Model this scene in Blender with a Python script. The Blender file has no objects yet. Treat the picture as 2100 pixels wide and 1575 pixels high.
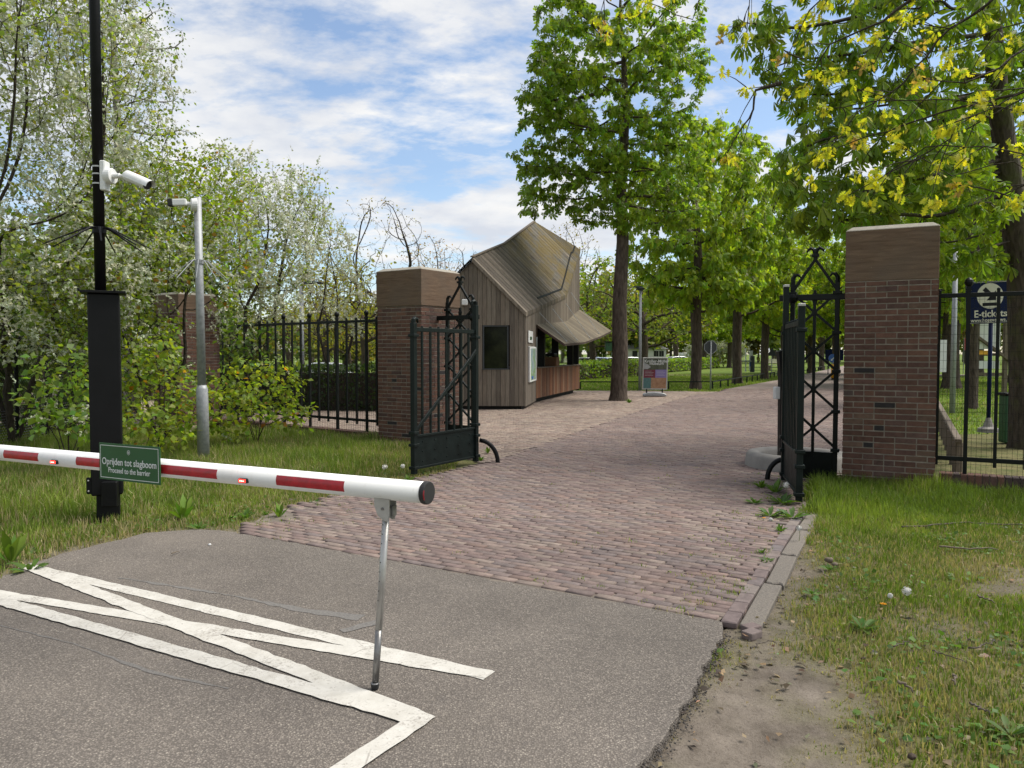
import bpy, bmesh, math, random
import numpy as np
from mathutils import Vector, Matrix
random.seed(7)
RS = np.random.RandomState(11)
S = bpy.context.scene
COL = S.collection
PI = math.pi
R = math.radians
# ------------------------------------------------------------------ camera model: turns a photo pixel into a place
F, CX, CY, CAMZ, PITCH = 1578.0, 1050.0, 787.5, 1.6, math.atan(62.5 / 1578.0)
CP, SP = math.cos(PITCH), math.sin(PITCH)
def ray(px, py):
    x = (px - CX) / F; y = (CY - py) / F
    return Vector((x, CP + y * SP, -SP + y * CP))
def at(px, py, d):
    r = ray(px, py); return r * (d / r.y) + Vector((0, 0, CAMZ))
def gp(px, py, z=0.0):
    r = ray(px, py); return r * ((z - CAMZ) / r.z) + Vector((0, 0, CAMZ))
def zat(py, d, px=1050):
    return at(px, py, d).z
def on_line(px, A, B):
    """plan point on line A-B seen in photo column px"""
    k = (px - CX) / F
    dx, dy = B[0] - A[0], B[1] - A[1]
    t = (k * A[1] - A[0]) / (dx - k * dy)
    return Vector((A[0] + dx * t, A[1] + dy * t, 0))
# ------------------------------------------------------------------ mesh building
ORI = {}
def tag(o, label=None, cat=None, group=None, kind=None):
    if label: o['label'] = label
    if cat: o['category'] = cat
    if group: o['group'] = group
    if kind: o['kind'] = kind
    return o
def thing(name, label, cat, loc=(0, 0, 0), group=None):
    o = bpy.data.objects.new(name, None); COL.objects.link(o)
    o.location = loc; o.empty_display_size = 0.2
    ORI[o.name] = Vector(loc)
    return tag(o, label, cat, group)
class MB:
    def __init__(s): s.v = []; s.f = []; s.c = []
    def add(s, vs, fs, col=(1, 1, 1)):
        o = len(s.v)
        s.v += [tuple(v) for v in vs]
        s.f += [tuple(i + o for i in f) for f in fs]
        s.c += [tuple(col)] * len(vs)
    def box(s, c, size, rz=0.0, rot=None, col=(1, 1, 1)):
        m = rot if rot is not None else Matrix.Rotation(rz, 3, 'Z')
        c = Vector(c); h = [k / 2 for k in size]
        vs = [c + m @ Vector((x * h[0], y * h[1], z * h[2])) for z in (-1, 1) for y in (-1, 1) for x in (-1, 1)]
        s.add(vs, [(0, 2, 3, 1), (4, 5, 7, 6), (0, 1, 5, 4), (2, 6, 7, 3), (0, 4, 6, 2), (1, 3, 7, 5)], col)
    def bar(s, p0, p1, w, h, up=(0, 0, 1), col=(1, 1, 1)):
        p0 = Vector(p0); p1 = Vector(p1); d = (p1 - p0); L = d.length
        y = d.normalized(); u = Vector(up)
        if abs(y.dot(u)) > 0.99: u = Vector((0, 1, 0))
        x = y.cross(u).normalized(); z = x.cross(y)
        s.box((p0 + p1) / 2, (w, L, h), rot=Matrix((x, y, z)).transposed(), col=col)
    def tube(s, pts, r, n=8, caps=True, col=(1, 1, 1)):
        pts = [Vector(p) for p in pts]
        rr = list(r) if hasattr(r, '__len__') else [r] * len(pts)
        vs = []; fs = []; prev = None
        for i, p in enumerate(pts):
            t = (pts[min(i + 1, len(pts) - 1)] - pts[max(i - 1, 0)]).normalized()
            if prev is None:
                u = Vector((1, 0, 0)) if abs(t.x) < 0.9 else Vector((0, 1, 0))
            else: u = prev
            a = (u - t * u.dot(t)).normalized(); b = t.cross(a); prev = a
            for k in range(n):
                q = 2 * PI * k / n
                vs.append(p + (a * math.cos(q) + b * math.sin(q)) * rr[i])
        for i in range(len(pts) - 1):
            for k in range(n):
                k2 = (k + 1) % n
                fs.append((i * n + k, i * n + k2, (i + 1) * n + k2, (i + 1) * n + k))
        if caps:
            fs.append(tuple(range(n - 1, -1, -1))); m = (len(pts) - 1) * n
            fs.append(tuple(range(m, m + n)))
        s.add(vs, fs, col)
    def ball(s, c, r, n=10, sc=(1, 1, 1), col=(1, 1, 1)):
        c = Vector(c); vs = []; fs = []; m = max(4, n // 2 + 1)
        for i in range(1, m):
            th = PI * i / m
            for k in range(n):
                ph = 2 * PI * k / n
                vs.append(c + Vector((r * sc[0] * math.sin(th) * math.cos(ph), r * sc[1] * math.sin(th) * math.sin(ph), r * sc[2] * math.cos(th))))
        for i in range(m - 2):
            for k in range(n):
                k2 = (k + 1) % n
                fs.append((i * n + k, (i + 1) * n + k, (i + 1) * n + k2, i * n + k2))
        top = len(vs); vs.append(c + Vector((0, 0, r * sc[2]))); vs.append(c - Vector((0, 0, r * sc[2])))
        for k in range(n):
            k2 = (k + 1) % n
            fs.append((top, k, k2)); b = (m - 2) * n; fs.append((top + 1, b + k2, b + k))
        s.add(vs, fs, col)
    def prism(s, poly, ext, col=(1, 1, 1)):
        n = len(poly); e = Vector(ext); a = [Vector(p) for p in poly]
        vs = a + [p + e for p in a]
        fs = [tuple(range(n - 1, -1, -1)), tuple(range(n, 2 * n))] + [(i, (i + 1) % n, n + (i + 1) % n, n + i) for i in range(n)]
        s.add(vs, fs, col)
    def grid(s, P, col=(1, 1, 1)):
        """P[i][j] points"""
        n = len(P); m = len(P[0]); vs = [p for row in P for p in row]
        s.add(vs, [(i * m + j, (i + 1) * m + j, (i + 1) * m + j + 1, i * m + j + 1) for i in range(n - 1) for j in range(m - 1)], col)
    def build(s, name, mat, parent=None, smooth=False, bevel=0.0, origin=None, recalc=True, seg=1):
        if parent is not None: og = ORI[parent.name]
        else: og = Vector(origin) if origin is not None else Vector((0, 0, 0))
        me = bpy.data.meshes.new(name)
        me.from_pydata([(v[0] - og.x, v[1] - og.y, v[2] - og.z) for v in s.v], [], s.f)
        ca = me.attributes.new('col', 'FLOAT_COLOR', 'POINT')
        ca.data.foreach_set('color', [k for c in s.c for k in (c[0], c[1], c[2], 1.0)])
        if bevel or recalc:
            bm = bmesh.new(); bm.from_mesh(me)
            bmesh.ops.recalc_face_normals(bm, faces=bm.faces)
            if bevel:
                es = [e for e in bm.edges if len(e.link_faces) == 2 and e.calc_face_angle(0) > 0.5]
                bmesh.ops.bevel(bm, geom=es, offset=bevel, segments=seg, affect='EDGES', profile=0.6, clamp_overlap=True)
            bm.to_mesh(me); bm.free()
        return link(name, me, mat, parent, og, smooth)
def link(name, me, mat, parent=None, og=Vector((0, 0, 0)), smooth=False):
    me.materials.append(mat)
    if smooth:
        me.polygons.foreach_set('use_smooth', [True] * len(me.polygons))
    o = bpy.data.objects.new(name, me); COL.objects.link(o)
    if parent is not None: o.parent = parent
    else: o.location = og
    ORI[o.name] = Vector(og)
    return o
def np_mesh(name, V, Fc, cols=None):
    """V (n,3), Fc (f,k)"""
    me = bpy.data.meshes.new(name); n = len(V); f, k = Fc.shape
    me.vertices.add(n); me.vertices.foreach_set('co', np.ascontiguousarray(V, dtype=np.float32).ravel())
    me.loops.add(f * k); me.loops.foreach_set('vertex_index', np.ascontiguousarray(Fc, dtype=np.int32).ravel())
    me.polygons.add(f); me.polygons.foreach_set('loop_start', np.arange(0, f * k, k, dtype=np.int32))
    me.update(calc_edges=True)
    if cols is not None:
        c4 = np.ones((n, 4), np.float32); c4[:, :3] = cols
        a = me.attributes.new('col', 'FLOAT_COLOR', 'POINT'); a.data.foreach_set('color', c4.ravel())
    return me
def np_obj(name, V, Fc, mat, parent=None, cols=None, smooth=False, origin=None):
    og = ORI[parent.name] if parent is not None else (Vector(origin) if origin is not None else Vector((0, 0, 0)))
    return link(name, np_mesh(name, np.asarray(V) - np.array(og), Fc, cols), mat, parent, og, smooth)
def nrm(a): return a / np.maximum(np.linalg.norm(a, axis=-1, keepdims=True), 1e-9)
def frames(d, up):
    """rotations taking +Y to d, +Z near up"""
    y = nrm(d); x = nrm(np.cross(y, up)); z = np.cross(x, y)
    return np.stack([x, y, z], axis=-1)
def scatter(tv, tf, pos, rot, sc, cols, jit=0.0, rs=RS):
    n = len(pos); k = len(tv)
    sc = np.asarray(sc)
    T = tv[None] * (sc[:, None, None] if sc.ndim == 1 else sc[:, None, :])
    V = np.einsum('nij,nkj->nki', rot, T) + pos[:, None, :]
    Fc = (tf[None] + (np.arange(n) * k)[:, None, None]).reshape(-1, tf.shape[1])
    C = np.repeat(cols, k, axis=0)
    return V.reshape(-1, 3), Fc, C
def merge(parts):
    V = []; Fs = []; C = []; o = 0
    for v, f, c in parts:
        V.append(v); Fs.append(f + o); C.append(c); o += len(v)
    return np.concatenate(V), np.concatenate(Fs), np.concatenate(C)
def copy_tree(o, parent=None):
    c = o.copy(); COL.objects.link(c)
    if parent is not None: c.parent = parent
    ORI[c.name] = ORI.get(o.name, Vector((0, 0, 0)))
    for ch in list(o.children): copy_tree(ch, c)
    return c
def inpoly(P, poly):
    x, y = P[:, 0], P[:, 1]; r = np.zeros(len(P), bool); n = len(poly)
    for i in range(n):
        x0, y0 = poly[i][0], poly[i][1]; x1, y1 = poly[(i + 1) % n][0], poly[(i + 1) % n][1]
        if y0 == y1: continue
        c = ((y0 > y) != (y1 > y)) & (x < (x1 - x0) * (y - y0) / (y1 - y0) + x0)
        r ^= c
    return r
def dpoly(P, poly):
    """distance from points to polygon outline (closed)"""
    d = np.full(len(P), 1e9); n = len(poly)
    for i in range(n):
        a = np.array(poly[i][:2], float); b = np.array(poly[(i + 1) % n][:2], float); ab = b - a
        t = np.clip(((P - a) @ ab) / max(ab @ ab, 1e-9), 0, 1)
        d = np.minimum(d, np.linalg.norm(P - a - t[:, None] * ab, axis=1))
    return d
def vnoise(P, sc, seed=0):
    """smooth 2-D value noise, 0..1"""
    P = np.asarray(P) * sc; i = np.floor(P).astype(int); f = P - i; f = f * f * (3 - 2 * f)
    def h(a, b):
        n = (a * 374761393 + b * 668265263 + seed * 974711) & 0x7fffffff
        n = ((n ^ (n >> 13)) * 1274126177) & 0x7fffffff
        return ((n ^ (n >> 16)) & 0xffff) / 65535.0
    a = h(i[:, 0], i[:, 1]); b = h(i[:, 0] + 1, i[:, 1]); c = h(i[:, 0], i[:, 1] + 1); d = h(i[:, 0] + 1, i[:, 1] + 1)
    return (a * (1 - f[:, 0]) + b * f[:, 0]) * (1 - f[:, 1]) + (c * (1 - f[:, 0]) + d * f[:, 0]) * f[:, 1]
def fbm(P, sc, seed=0):
    return (vnoise(P, sc, seed) + .5 * vnoise(P, sc * 2.1, seed + 1) + .25 * vnoise(P, sc * 4.3, seed + 2)) / 1.75
def text_mesh(txt, size, align='CENTER', bold=0.0, extrude=0.001):
    cu = bpy.data.curves.new('lettering', 'FONT'); cu.body = txt; cu.size = size
    cu.align_x = align; cu.align_y = 'CENTER'; cu.extrude = extrude; cu.offset = bold
    cu.resolution_u = 3
    o = bpy.data.objects.new('lettering', cu); COL.objects.link(o)
    dg = bpy.context.evaluated_depsgraph_get()
    me = bpy.data.meshes.new_from_object(o.evaluated_get(dg))
    bpy.data.objects.remove(o); bpy.data.curves.remove(cu)
    return me
def text_part(txt, size, mat, parent, origin, xdir, updir, align='CENTER', bold=0.0, name='lettering', sx=1.0):
    """flat raised lettering at a place, reading along xdir"""
    me = text_mesh(txt, size, align, bold)
    x = Vector(xdir).normalized(); y = Vector(updir).normalized(); z = x.cross(y)
    og = ORI[parent.name]
    M = Matrix.Translation(Vector(origin) - og) @ Matrix((x * sx, y, z)).transposed().to_4x4()
    me.transform(M)
    return link(name, me, mat, parent, og)
# ------------------------------------------------------------------ materials
class NT:
    def __init__(s, name):
        s.m = bpy.data.materials.new(name); s.m.use_nodes = True; s.t = s.m.node_tree
        s.t.nodes.clear(); s.out = s.n('ShaderNodeOutputMaterial')
    def n(s, typ, **kw):
        o = s.t.nodes.new(typ)
        for k, v in kw.items(): setattr(o, k, v)
        return o
    def l(s, a, b): s.t.links.new(a, b)
    def coord(s, kind='Object', scale=(1, 1, 1), rot=(0, 0, 0)):
        c = s.n('ShaderNodeTexCoord'); mp = s.n('ShaderNodeMapping'); mp.inputs['Scale'].default_value = scale
        mp.inputs['Rotation'].default_value = rot
        s.l(c.outputs[kind], mp.inputs[0]); return mp.outputs[0]
    def noise(s, vec, scale, detail=4, rough=0.55, dist=0.0):
        o = s.n('ShaderNodeTexNoise'); o.inputs['Scale'].default_value = scale; o.inputs['Detail'].default_value = detail
        o.inputs['Roughness'].default_value = rough; o.inputs['Distortion'].default_value = dist
        if vec is not None: s.l(vec, o.inputs['Vector'])
        return o.outputs['Fac']
    def vor(s, vec, scale, out='Color', feat='F1', rnd=1.0):
        o = s.n('ShaderNodeTexVoronoi'); o.feature = feat; o.inputs['Scale'].default_value = scale
        o.inputs['Randomness'].default_value = rnd
        s.l(vec, o.inputs['Vector']); return o.outputs[out]
    def ramp(s, fac, stops, interp='LINEAR'):
        o = s.n('ShaderNodeValToRGB'); o.color_ramp.interpolation = interp; e = o.color_ramp.elements
        while len(e) < len(stops): e.new(0.5)
        for i, (p, c) in enumerate(stops):
            e[i].position = p
            e[i].color = (c, c, c, 1) if not hasattr(c, '__len__') else (c[0], c[1], c[2], 1)
        s.l(fac, o.inputs[0]); return o.outputs[0]
    def mix(s, fac, a, b, mode='MIX'):
        o = s.n('ShaderNodeMix', data_type='RGBA', blend_type=mode)
        for sock, v in ((o.inputs[0], fac), (o.inputs[6], a), (o.inputs[7], b)):
            scal = sock.type == 'VALUE'
            if hasattr(v, 'node'): s.l(v, sock)
            elif hasattr(v, '__len__'): sock.default_value = (v[0], v[1], v[2], 1)
            else: sock.default_value = v if scal else (v, v, v, 1)
        return o.outputs[2]
    def math(s, op, a, b=0.0):
        o = s.n('ShaderNodeMath', operation=op)
        for sock, v in ((o.inputs[0], a), (o.inputs[1], b)):
            if hasattr(v, 'node'): s.l(v, sock)
            else: sock.default_value = v
        return o.outputs[0]
    def attr(s, name='col', out='Color'):
        o = s.n('ShaderNodeAttribute'); o.attribute_name = name; return o.outputs[out]
    def bump(s, h, strength=0.3, dist=0.01):
        o = s.n('ShaderNodeBump'); o.inputs['Strength'].default_value = strength; o.inputs['Distance'].default_value = dist
        s.l(h, o.inputs['Height']); return o.outputs[0]
    def bsdf(s, color, rough=0.6, metal=0.0, normal=None, spec=0.5, coat=0.0):
        o = s.n('ShaderNodeBsdfPrincipled')
        for nm, v in (('Base Color', color), ('Roughness', rough), ('Metallic', metal), ('Specular IOR Level', spec), ('Coat Weight', coat)):
            sock = o.inputs[nm]
            if hasattr(v, 'node'): s.l(v, sock)
            elif hasattr(v, '__len__'): sock.default_value = (v[0], v[1], v[2], 1)
            else: sock.default_value = v
        if normal is not None: s.l(normal, o.inputs['Normal'])
        return o
    def done(s, sh):
        s.l(sh if not hasattr(sh, 'outputs') else sh.outputs[0], s.out.inputs['Surface']); return s.m
def simple(name, color, rough=0.6, metal=0.0, var=0.12, nscale=9.0, bump=0.0, bscale=60.0, spec=0.5, use_attr=False, coat=0.0, bdist=0.004, stretch=(1, 1, 1)):
    t = NT(name); v = t.coord(scale=stretch)
    n1 = t.noise(v, nscale, 5, 0.6)
    c = t.mix(t.ramp(n1, [(0.3, 0), (0.7, 1)]), tuple(k * (1 - var) for k in color), tuple(min(1, k * (1 + var)) for k in color))
    if use_attr: c = t.mix(1.0, c, t.attr(), 'MULTIPLY')
    nm = None
    if bump: nm = t.bump(t.noise(v, bscale, 4, 0.6), bump, bdist)
    rr = t.ramp(n1, [(0.3, max(0.05, rough - 0.08)), (0.7, min(1, rough + 0.08))])
    return t.done(t.bsdf(c, rr, metal, nm, spec, coat))
def leafmat(name, trans=0.5, rough=0.5, tint=(2.0, 1.95, 0.6)):
    t = NT(name); c = t.attr()
    p = t.bsdf(c, rough, 0, None, 0.35)
    tr = t.n('ShaderNodeBsdfTranslucent'); t.l(t.mix(1.0, c, tint, 'MULTIPLY'), tr.inputs[0])
    mx = t.n('ShaderNodeMixShader'); mx.inputs[0].default_value = trans
    t.l(p.outputs[0], mx.inputs[1]); t.l(tr.outputs[0], mx.inputs[2])
    return t.done(mx)
M = {}
M['leaf'] = leafmat('leaf')
M['oakleaf'] = leafmat('young_oak_leaf', 0.55, 0.5, (1.6, 1.5, 0.5))
M['blossom'] = leafmat('blossom', 0.3, 0.7, (1, 1, 1))
M['grass'] = leafmat('grass_blade', 0.4, 0.55, (1.15, 1.25, 0.5))
def bark(name, a, b, sc=6.0, moss=None):
    t = NT(name); v = t.coord(scale=(1, 1, 0.28))
    n1 = t.noise(v, sc * 2.2, 6, 0.65, 0.4)
    n2 = t.vor(v, sc * 2.5, 'Distance', 'F1')
    c = t.mix(t.ramp(n1, [(0.3, 0), (0.72, 1)]), a, b)
    if moss is not None:
        c = t.mix(t.ramp(t.noise(t.coord(), 3.0, 4), [(0.5, 0), (0.68, 0.75)]), c, moss)
    h = t.math('ADD', n2, t.math('MULTIPLY', n1, 0.7))
    return t.done(t.bsdf(c, 0.9, 0, t.bump(h, 0.9, 0.03), 0.2))
M['bark'] = bark('bark', (0.035, 0.026, 0.02), (0.13, 0.1, 0.078))
M['bark_green'] = bark('mossy_bark', (0.03, 0.024, 0.018), (0.1, 0.08, 0.06), 6.0, (0.07, 0.075, 0.025))
M['twig'] = bark('twig', (0.03, 0.024, 0.018), (0.075, 0.06, 0.045), 12.0)
M['twig_grey'] = bark('grey_twig', (0.08, 0.065, 0.05), (0.17, 0.145, 0.12), 12.0)
M['birch'] = bark('birch_bark', (0.08, 0.07, 0.06), (0.4, 0.37, 0.33), 4.0)
# fired clay brick with a colour for each brick
def brickmat(name):
    t = NT(name); v = t.coord(); c = t.attr()
    n1 = t.noise(v, 14, 5, 0.65); n2 = t.noise(v, 85, 3, 0.6)
    c2 = t.mix(t.ramp(n1, [(0.3, 0.72), (0.72, 1.22)]), 0.0, c, 'MIX')
    c2 = t.mix(1.0, c, t.ramp(n1, [(0.28, 0.68), (0.75, 1.25)]), 'MULTIPLY')
    c2 = t.mix(t.ramp(t.noise(v, 5.0, 5, 0.7), [(0.62, 0), (0.8, 0.2)]), c2, (0.2, 0.17, 0.145))
    h = t.math('ADD', n1, t.math('MULTIPLY', n2, 0.5))
    return t.done(t.bsdf(c2, 0.88, 0, t.bump(h, 0.5, 0.006), 0.3))
M['brick'] = brickmat('wall_brick')
M['mortar'] = simple('mortar', (0.24, 0.208, 0.17), 0.95, var=0.25, nscale=12, bump=0.5, bscale=90)
M['paver'] = brickmat('paving_brick')
# sandstone cap with faint horizontal bedding
t = NT('sandstone'); v = t.coord(scale=(1, 1, 9)); v2 = t.coord()
n1 = t.noise(v, 3.0, 6, 0.6, 0.6); n2 = t.noise(v2, 2.2, 4)
c = t.mix(t.ramp(n1, [(0.3, 0), (0.7, 1)]), (0.105, 0.067, 0.045), (0.175, 0.117, 0.079))
c = t.mix(t.ramp(n2, [(0.42, 0), (0.7, 0.45)]), c, (0.12, 0.095, 0.075))
c = t.mix(t.ramp(t.noise(v2, 60, 2), [(0.7, 0), (0.78, 0.5)]), c, (0.32, 0.28, 0.22))
g = t.n('ShaderNodeNewGeometry'); sp = t.n('ShaderNodeSeparateXYZ'); t.l(g.outputs['Normal'], sp.inputs[0])
c = t.mix(t.ramp(sp.outputs[2], [(0.2, 0), (0.6, 1)]), c, t.mix(t.noise(v2, 18, 5), (0.22, 0.2, 0.16), (0.4, 0.37, 0.32)))
M['sandstone'] = t.done(t.bsdf(c, 0.9, 0, t.bump(t.math('ADD', n1, t.noise(v2, 70, 3)), 0.35, 0.006), 0.25))
# asphalt with exposed pale stones
t = NT('asphalt'); v = t.coord()
cell = t.vor(v, 112, 'Color'); edge = t.vor(v, 112, 'Distance')
sr = t.n('ShaderNodeSeparateColor'); t.l(cell, sr.inputs[0])
c = t.ramp(sr.outputs[0], [(0.0, (0.14, 0.122, 0.105)), (0.4, (0.182, 0.158, 0.135)), (0.75, (0.222, 0.193, 0.164)), (0.95, (0.3, 0.265, 0.222))], 'CONSTANT')
cell2 = t.vor(v, 46, 'Color'); e2 = t.vor(v, 46, 'Distance'); s2 = t.n('ShaderNodeSeparateColor'); t.l(cell2, s2.inputs[0])
big = t.math('MULTIPLY', t.ramp(s2.outputs[1], [(0.86, 0), (0.88, 1)]), t.ramp(e2, [(0.26, 1), (0.34, 0)]))
c = t.mix(big, c, t.ramp(s2.outputs[2], [(0, (0.2, 0.17, 0.14)), (1, (0.3, 0.265, 0.225))]))
c = t.mix(t.ramp(edge, [(0.34, 0), (0.62, 0.8)]), c, (0.085, 0.073, 0.063))
big2 = t.noise(v, 0.9, 6, 0.6); c = t.mix(1.0, c, t.ramp(big2, [(0.3, 0.84), (0.7, 1.2)]), 'MULTIPLY')
c = t.mix(t.ramp(t.noise(v, 0.55, 5, 0.6), [(0.5, 0), (0.75, 0.35)]), c, (0.23, 0.197, 0.163))
c = t.mix(t.ramp(t.noise(v, 7.0, 5, 0.7), [(0.58, 0), (0.8, 0.5)]), c, (0.12, 0.108, 0.1))
h = t.math('ADD', t.math('MULTIPLY', edge, -1.0), t.math('MULTIPLY', t.noise(v, 60, 3), 0.8))
M['asphalt'] = t.done(t.bsdf(c, 0.85, 0, t.bump(h, 0.7, 0.006), 0.35))
M['asphalt_edge'] = simple('asphalt_crumbs', (0.085, 0.075, 0.066), 0.95, var=0.5, nscale=60, bump=0.9, bscale=80, bdist=0.01)
M['seal'] = simple('sealant', (0.142, 0.132, 0.121), 0.75, var=0.4, nscale=90, bump=0.6, bscale=130)
# worn thermoplastic road paint
t = NT('road_paint'); v = t.coord()
n1 = t.noise(v, 9, 6, 0.65); n2 = t.noise(v, 70, 4, 0.7)
c = t.mix(t.ramp(n1, [(0.3, 0), (0.7, 1)]), (0.44, 0.42, 0.375), (0.55, 0.53, 0.485))
c = t.mix(t.ramp(t.noise(v, 3.0, 6, 0.75), [(0.52, 0), (0.78, 0.5)]), c, (0.32, 0.29, 0.245))
c = t.mix(t.ramp(t.math('ADD', t.math('MULTIPLY', n2, .6), t.math('MULTIPLY', t.noise(v, 4.0, 5, .7), .4)), [(0.53, 0), (0.64, 0.85)]), c, (0.19, 0.167, 0.143))
cr = t.vor(t.coord(scale=(1, 1, 1)), 2.6, 'Distance', 'DISTANCE_TO_EDGE'); n4 = t.ramp(t.noise(v, 1.9, 4), [(0.5, 0), (0.6, 1)]); c = t.mix(t.math('MULTIPLY', n4, t.ramp(cr, [(0.003, .6), (0.009, 0)])), c, (0.2, 0.175, 0.15))
M['paint'] = t.done(t.bsdf(c, 0.75, 0, t.bump(n2, 0.5, 0.004), 0.3))
# soil / turf ground: the mask says where feet have worn it to bare earth
t = NT('ground_soil'); v = t.coord()
m = t.attr('col', 'Color'); sm = t.n('ShaderNodeSeparateColor'); t.l(m, sm.inputs[0])
gA = t.mix(t.ramp(t.noise(v, 2.5, 6, 0.65), [(0.35, 0), (0.65, 1)]), (0.085, 0.1, 0.03), (0.19, 0.165, 0.075))
gA = t.mix(t.ramp(t.noise(v, 45, 4, 0.7), [(0.45, 0), (0.7, 0.8)]), gA, (0.06, 0.05, 0.03))
dA = t.mix(t.ramp(t.noise(v, 3.5, 7, 0.7), [(0.32, 0), (0.68, 1)]), (0.1, 0.083, 0.066), (0.235, 0.2, 0.165))
dA = t.mix(t.ramp(t.noise(v, 55, 5, 0.75), [(0.52, 0), (0.72, 0.75)]), dA, (0.07, 0.055, 0.042))
dA = t.mix(t.ramp(t.vor(v, 75, 'Distance'), [(0.08, 0.6), (0.18, 0)]), dA, (0.28, 0.24, 0.2))
c = t.mix(sm.outputs[0], gA, dA)
h = t.math('ADD', t.noise(v, 22, 6, 0.7), t.math('MULTIPLY', t.noise(v, 120, 3), 0.3))
M['ground'] = t.done(t.bsdf(c, 0.95, 0, t.bump(h, 0.8, 0.02), 0.15))
# mown lawn, far ground
t = NT('lawn'); v = t.coord()
c = t.mix(t.ramp(t.noise(v, 0.35, 6, 0.65), [(0.35, 0), (0.65, 1)]), (0.085, 0.14, 0.022), (0.16, 0.2, 0.045))
c = t.mix(t.ramp(t.noise(v, 9, 5, 0.7), [(0.45, 0), (0.75, 0.6)]), c, (0.06, 0.1, 0.02))
c = t.mix(t.ramp(t.noise(v, 2.2, 5, 0.7), [(0.6, 0), (0.8, 0.5)]), c, (0.2, 0.19, 0.09))
M['lawn'] = t.done(t.bsdf(c, 0.95, 0, t.bump(t.noise(v, 40, 4, 0.7), 0.8, 0.03), 0.1))
M['sand'] = simple('joint_sand', (0.15, 0.125, 0.1), 0.95, var=0.35, nscale=7, bump=0.6, bscale=60)
M['pale_sand'] = simple('pale_sand', (0.3, 0.25, 0.18), 0.95, var=0.2, nscale=3, bump=0.5, bscale=50)
# far brick road (rows too small to model)
t = NT('far_paving'); v = t.coord(rot=(0, 0, R(30)))
b = t.n('ShaderNodeTexBrick'); t.l(v, b.inputs['Vector']); b.inputs['Scale'].default_value = 1.0
b.inputs['Brick Width'].default_value = 0.21; b.inputs['Row Height'].default_value = 0.105; b.inputs['Mortar Size'].default_value = 0.006
b.inputs['Color1'].default_value = (0.2, 0.155, 0.14, 1); b.inputs['Color2'].default_value = (0.27, 0.215, 0.19, 1); b.inputs['Mortar'].default_value = (0.12, 0.1, 0.085, 1)
c = t.mix(1.0, b.outputs[0], t.ramp(t.noise(v, 0.8, 5), [(0.3, 0.85), (0.7, 1.15)]), 'MULTIPLY')
M['far_paving'] = t.done(t.bsdf(c, 0.85, 0, None, 0.3))
M['concrete'] = simple('concrete', (0.23, 0.215, 0.195), 0.9, var=0.2, nscale=5, bump=0.5, bscale=90)
M['kerb'] = simple('kerb_concrete', (0.16, 0.14, 0.118), 0.92, var=0.3, nscale=70, bump=0.8, bscale=110, bdist=0.006)
M['iron'] = simple('black_iron', (0.006, 0.0075, 0.007), 0.42, var=0.3, nscale=12, bump=0.12, bscale=80, spec=.18)
M['iron_green'] = simple('green_black_iron', (0.007, 0.0115, 0.0105), 0.45, var=0.35, nscale=8, bump=0.12, bscale=60, spec=.18)
M['black'] = simple('black_coating', (0.004, 0.004, 0.0045), 0.5, var=0.3, nscale=6, spec=.2)
M['rubber'] = simple('black_rubber', (0.015, 0.015, 0.015), 0.7)
M['galv'] = simple('galvanised_steel', (0.3, 0.31, 0.32), 0.55, 0.25, var=0.22, nscale=18, bump=0.1)
M['alu'] = simple('brushed_aluminium', (0.42, 0.41, 0.39), 0.42, 0.6, var=0.12, nscale=14)
M['alu_dark'] = simple('scuffed_aluminium', (0.2, 0.195, 0.19), 0.38, 0.7, var=0.3, nscale=22)
t = NT('white_enamel'); v = t.coord(); c = t.mix(t.ramp(t.noise(v, 3.0, 7, 0.7), [(0.5, 0), (0.75, 0.55)]), (0.76, 0.76, 0.75), (0.5, 0.48, 0.44))
c = t.mix(t.ramp(t.noise(t.coord(scale=(18, 18, 1.5)), 3.0, 6, 0.7), [(0.6, 0), (0.75, 0.35)]), c, (0.4, 0.37, 0.33))
M['white_paint'] = t.done(t.bsdf(c, 0.38, 0, t.bump(t.noise(v, 40, 4), 0.05, 0.002), 0.45))
M['white_plastic'] = simple('white_plastic', (0.66, 0.66, 0.65), 0.45, var=0.04)
M['red_film'] = simple('red_reflective', (0.36, 0.008, 0.016), 0.42, var=0.3, nscale=26, coat=0.1)
M['sign_green'] = simple('green_sign', (0.012, 0.075, 0.022), 0.4, var=0.06)
M['sign_white'] = simple('white_print', (0.62, 0.64, 0.62), 0.5, var=0.03)
M['sign_blue'] = simple('blue_sign', (0.004, 0.01, 0.045), 0.55, var=0.08, spec=.12)
M['blue'] = simple('bright_blue', (0.02, 0.09, 0.36), 0.4)
M['yellow'] = simple('yellow_plastic', (0.75, 0.36, 0.01), 0.4)
M['cream'] = simple('cream_print', (0.6, 0.58, 0.46), 0.5)
M['sign_back'] = simple('dark_sign_back', (0.035, 0.04, 0.045), 0.5)
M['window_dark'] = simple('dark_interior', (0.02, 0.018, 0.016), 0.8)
M['brown_box'] = simple('brown_wicker', (0.13, 0.065, 0.03), 0.8, var=0.4, nscale=40)
M['timber'] = simple('weathered_timber', (0.14, 0.11, 0.08), 0.9, var=0.35, nscale=12, bump=0.5, bscale=30, stretch=(4, 4, 0.6))
def emis(name, col, st):
    t = NT(name); e = t.n('ShaderNodeEmission'); e.inputs[0].default_value = (*col, 1); e.inputs[1].default_value = st; return t.done(e)
M['led'] = emis('red_led', (1.0, 0.03, 0.02), 3.0)
M['led_hot'] = emis('red_led_hot', (1.0, 0.25, 0.2), 6.0)
M['lamp_amber'] = emis('amber_lamp', (1.0, 0.42, 0.04), 0.9)
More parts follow.
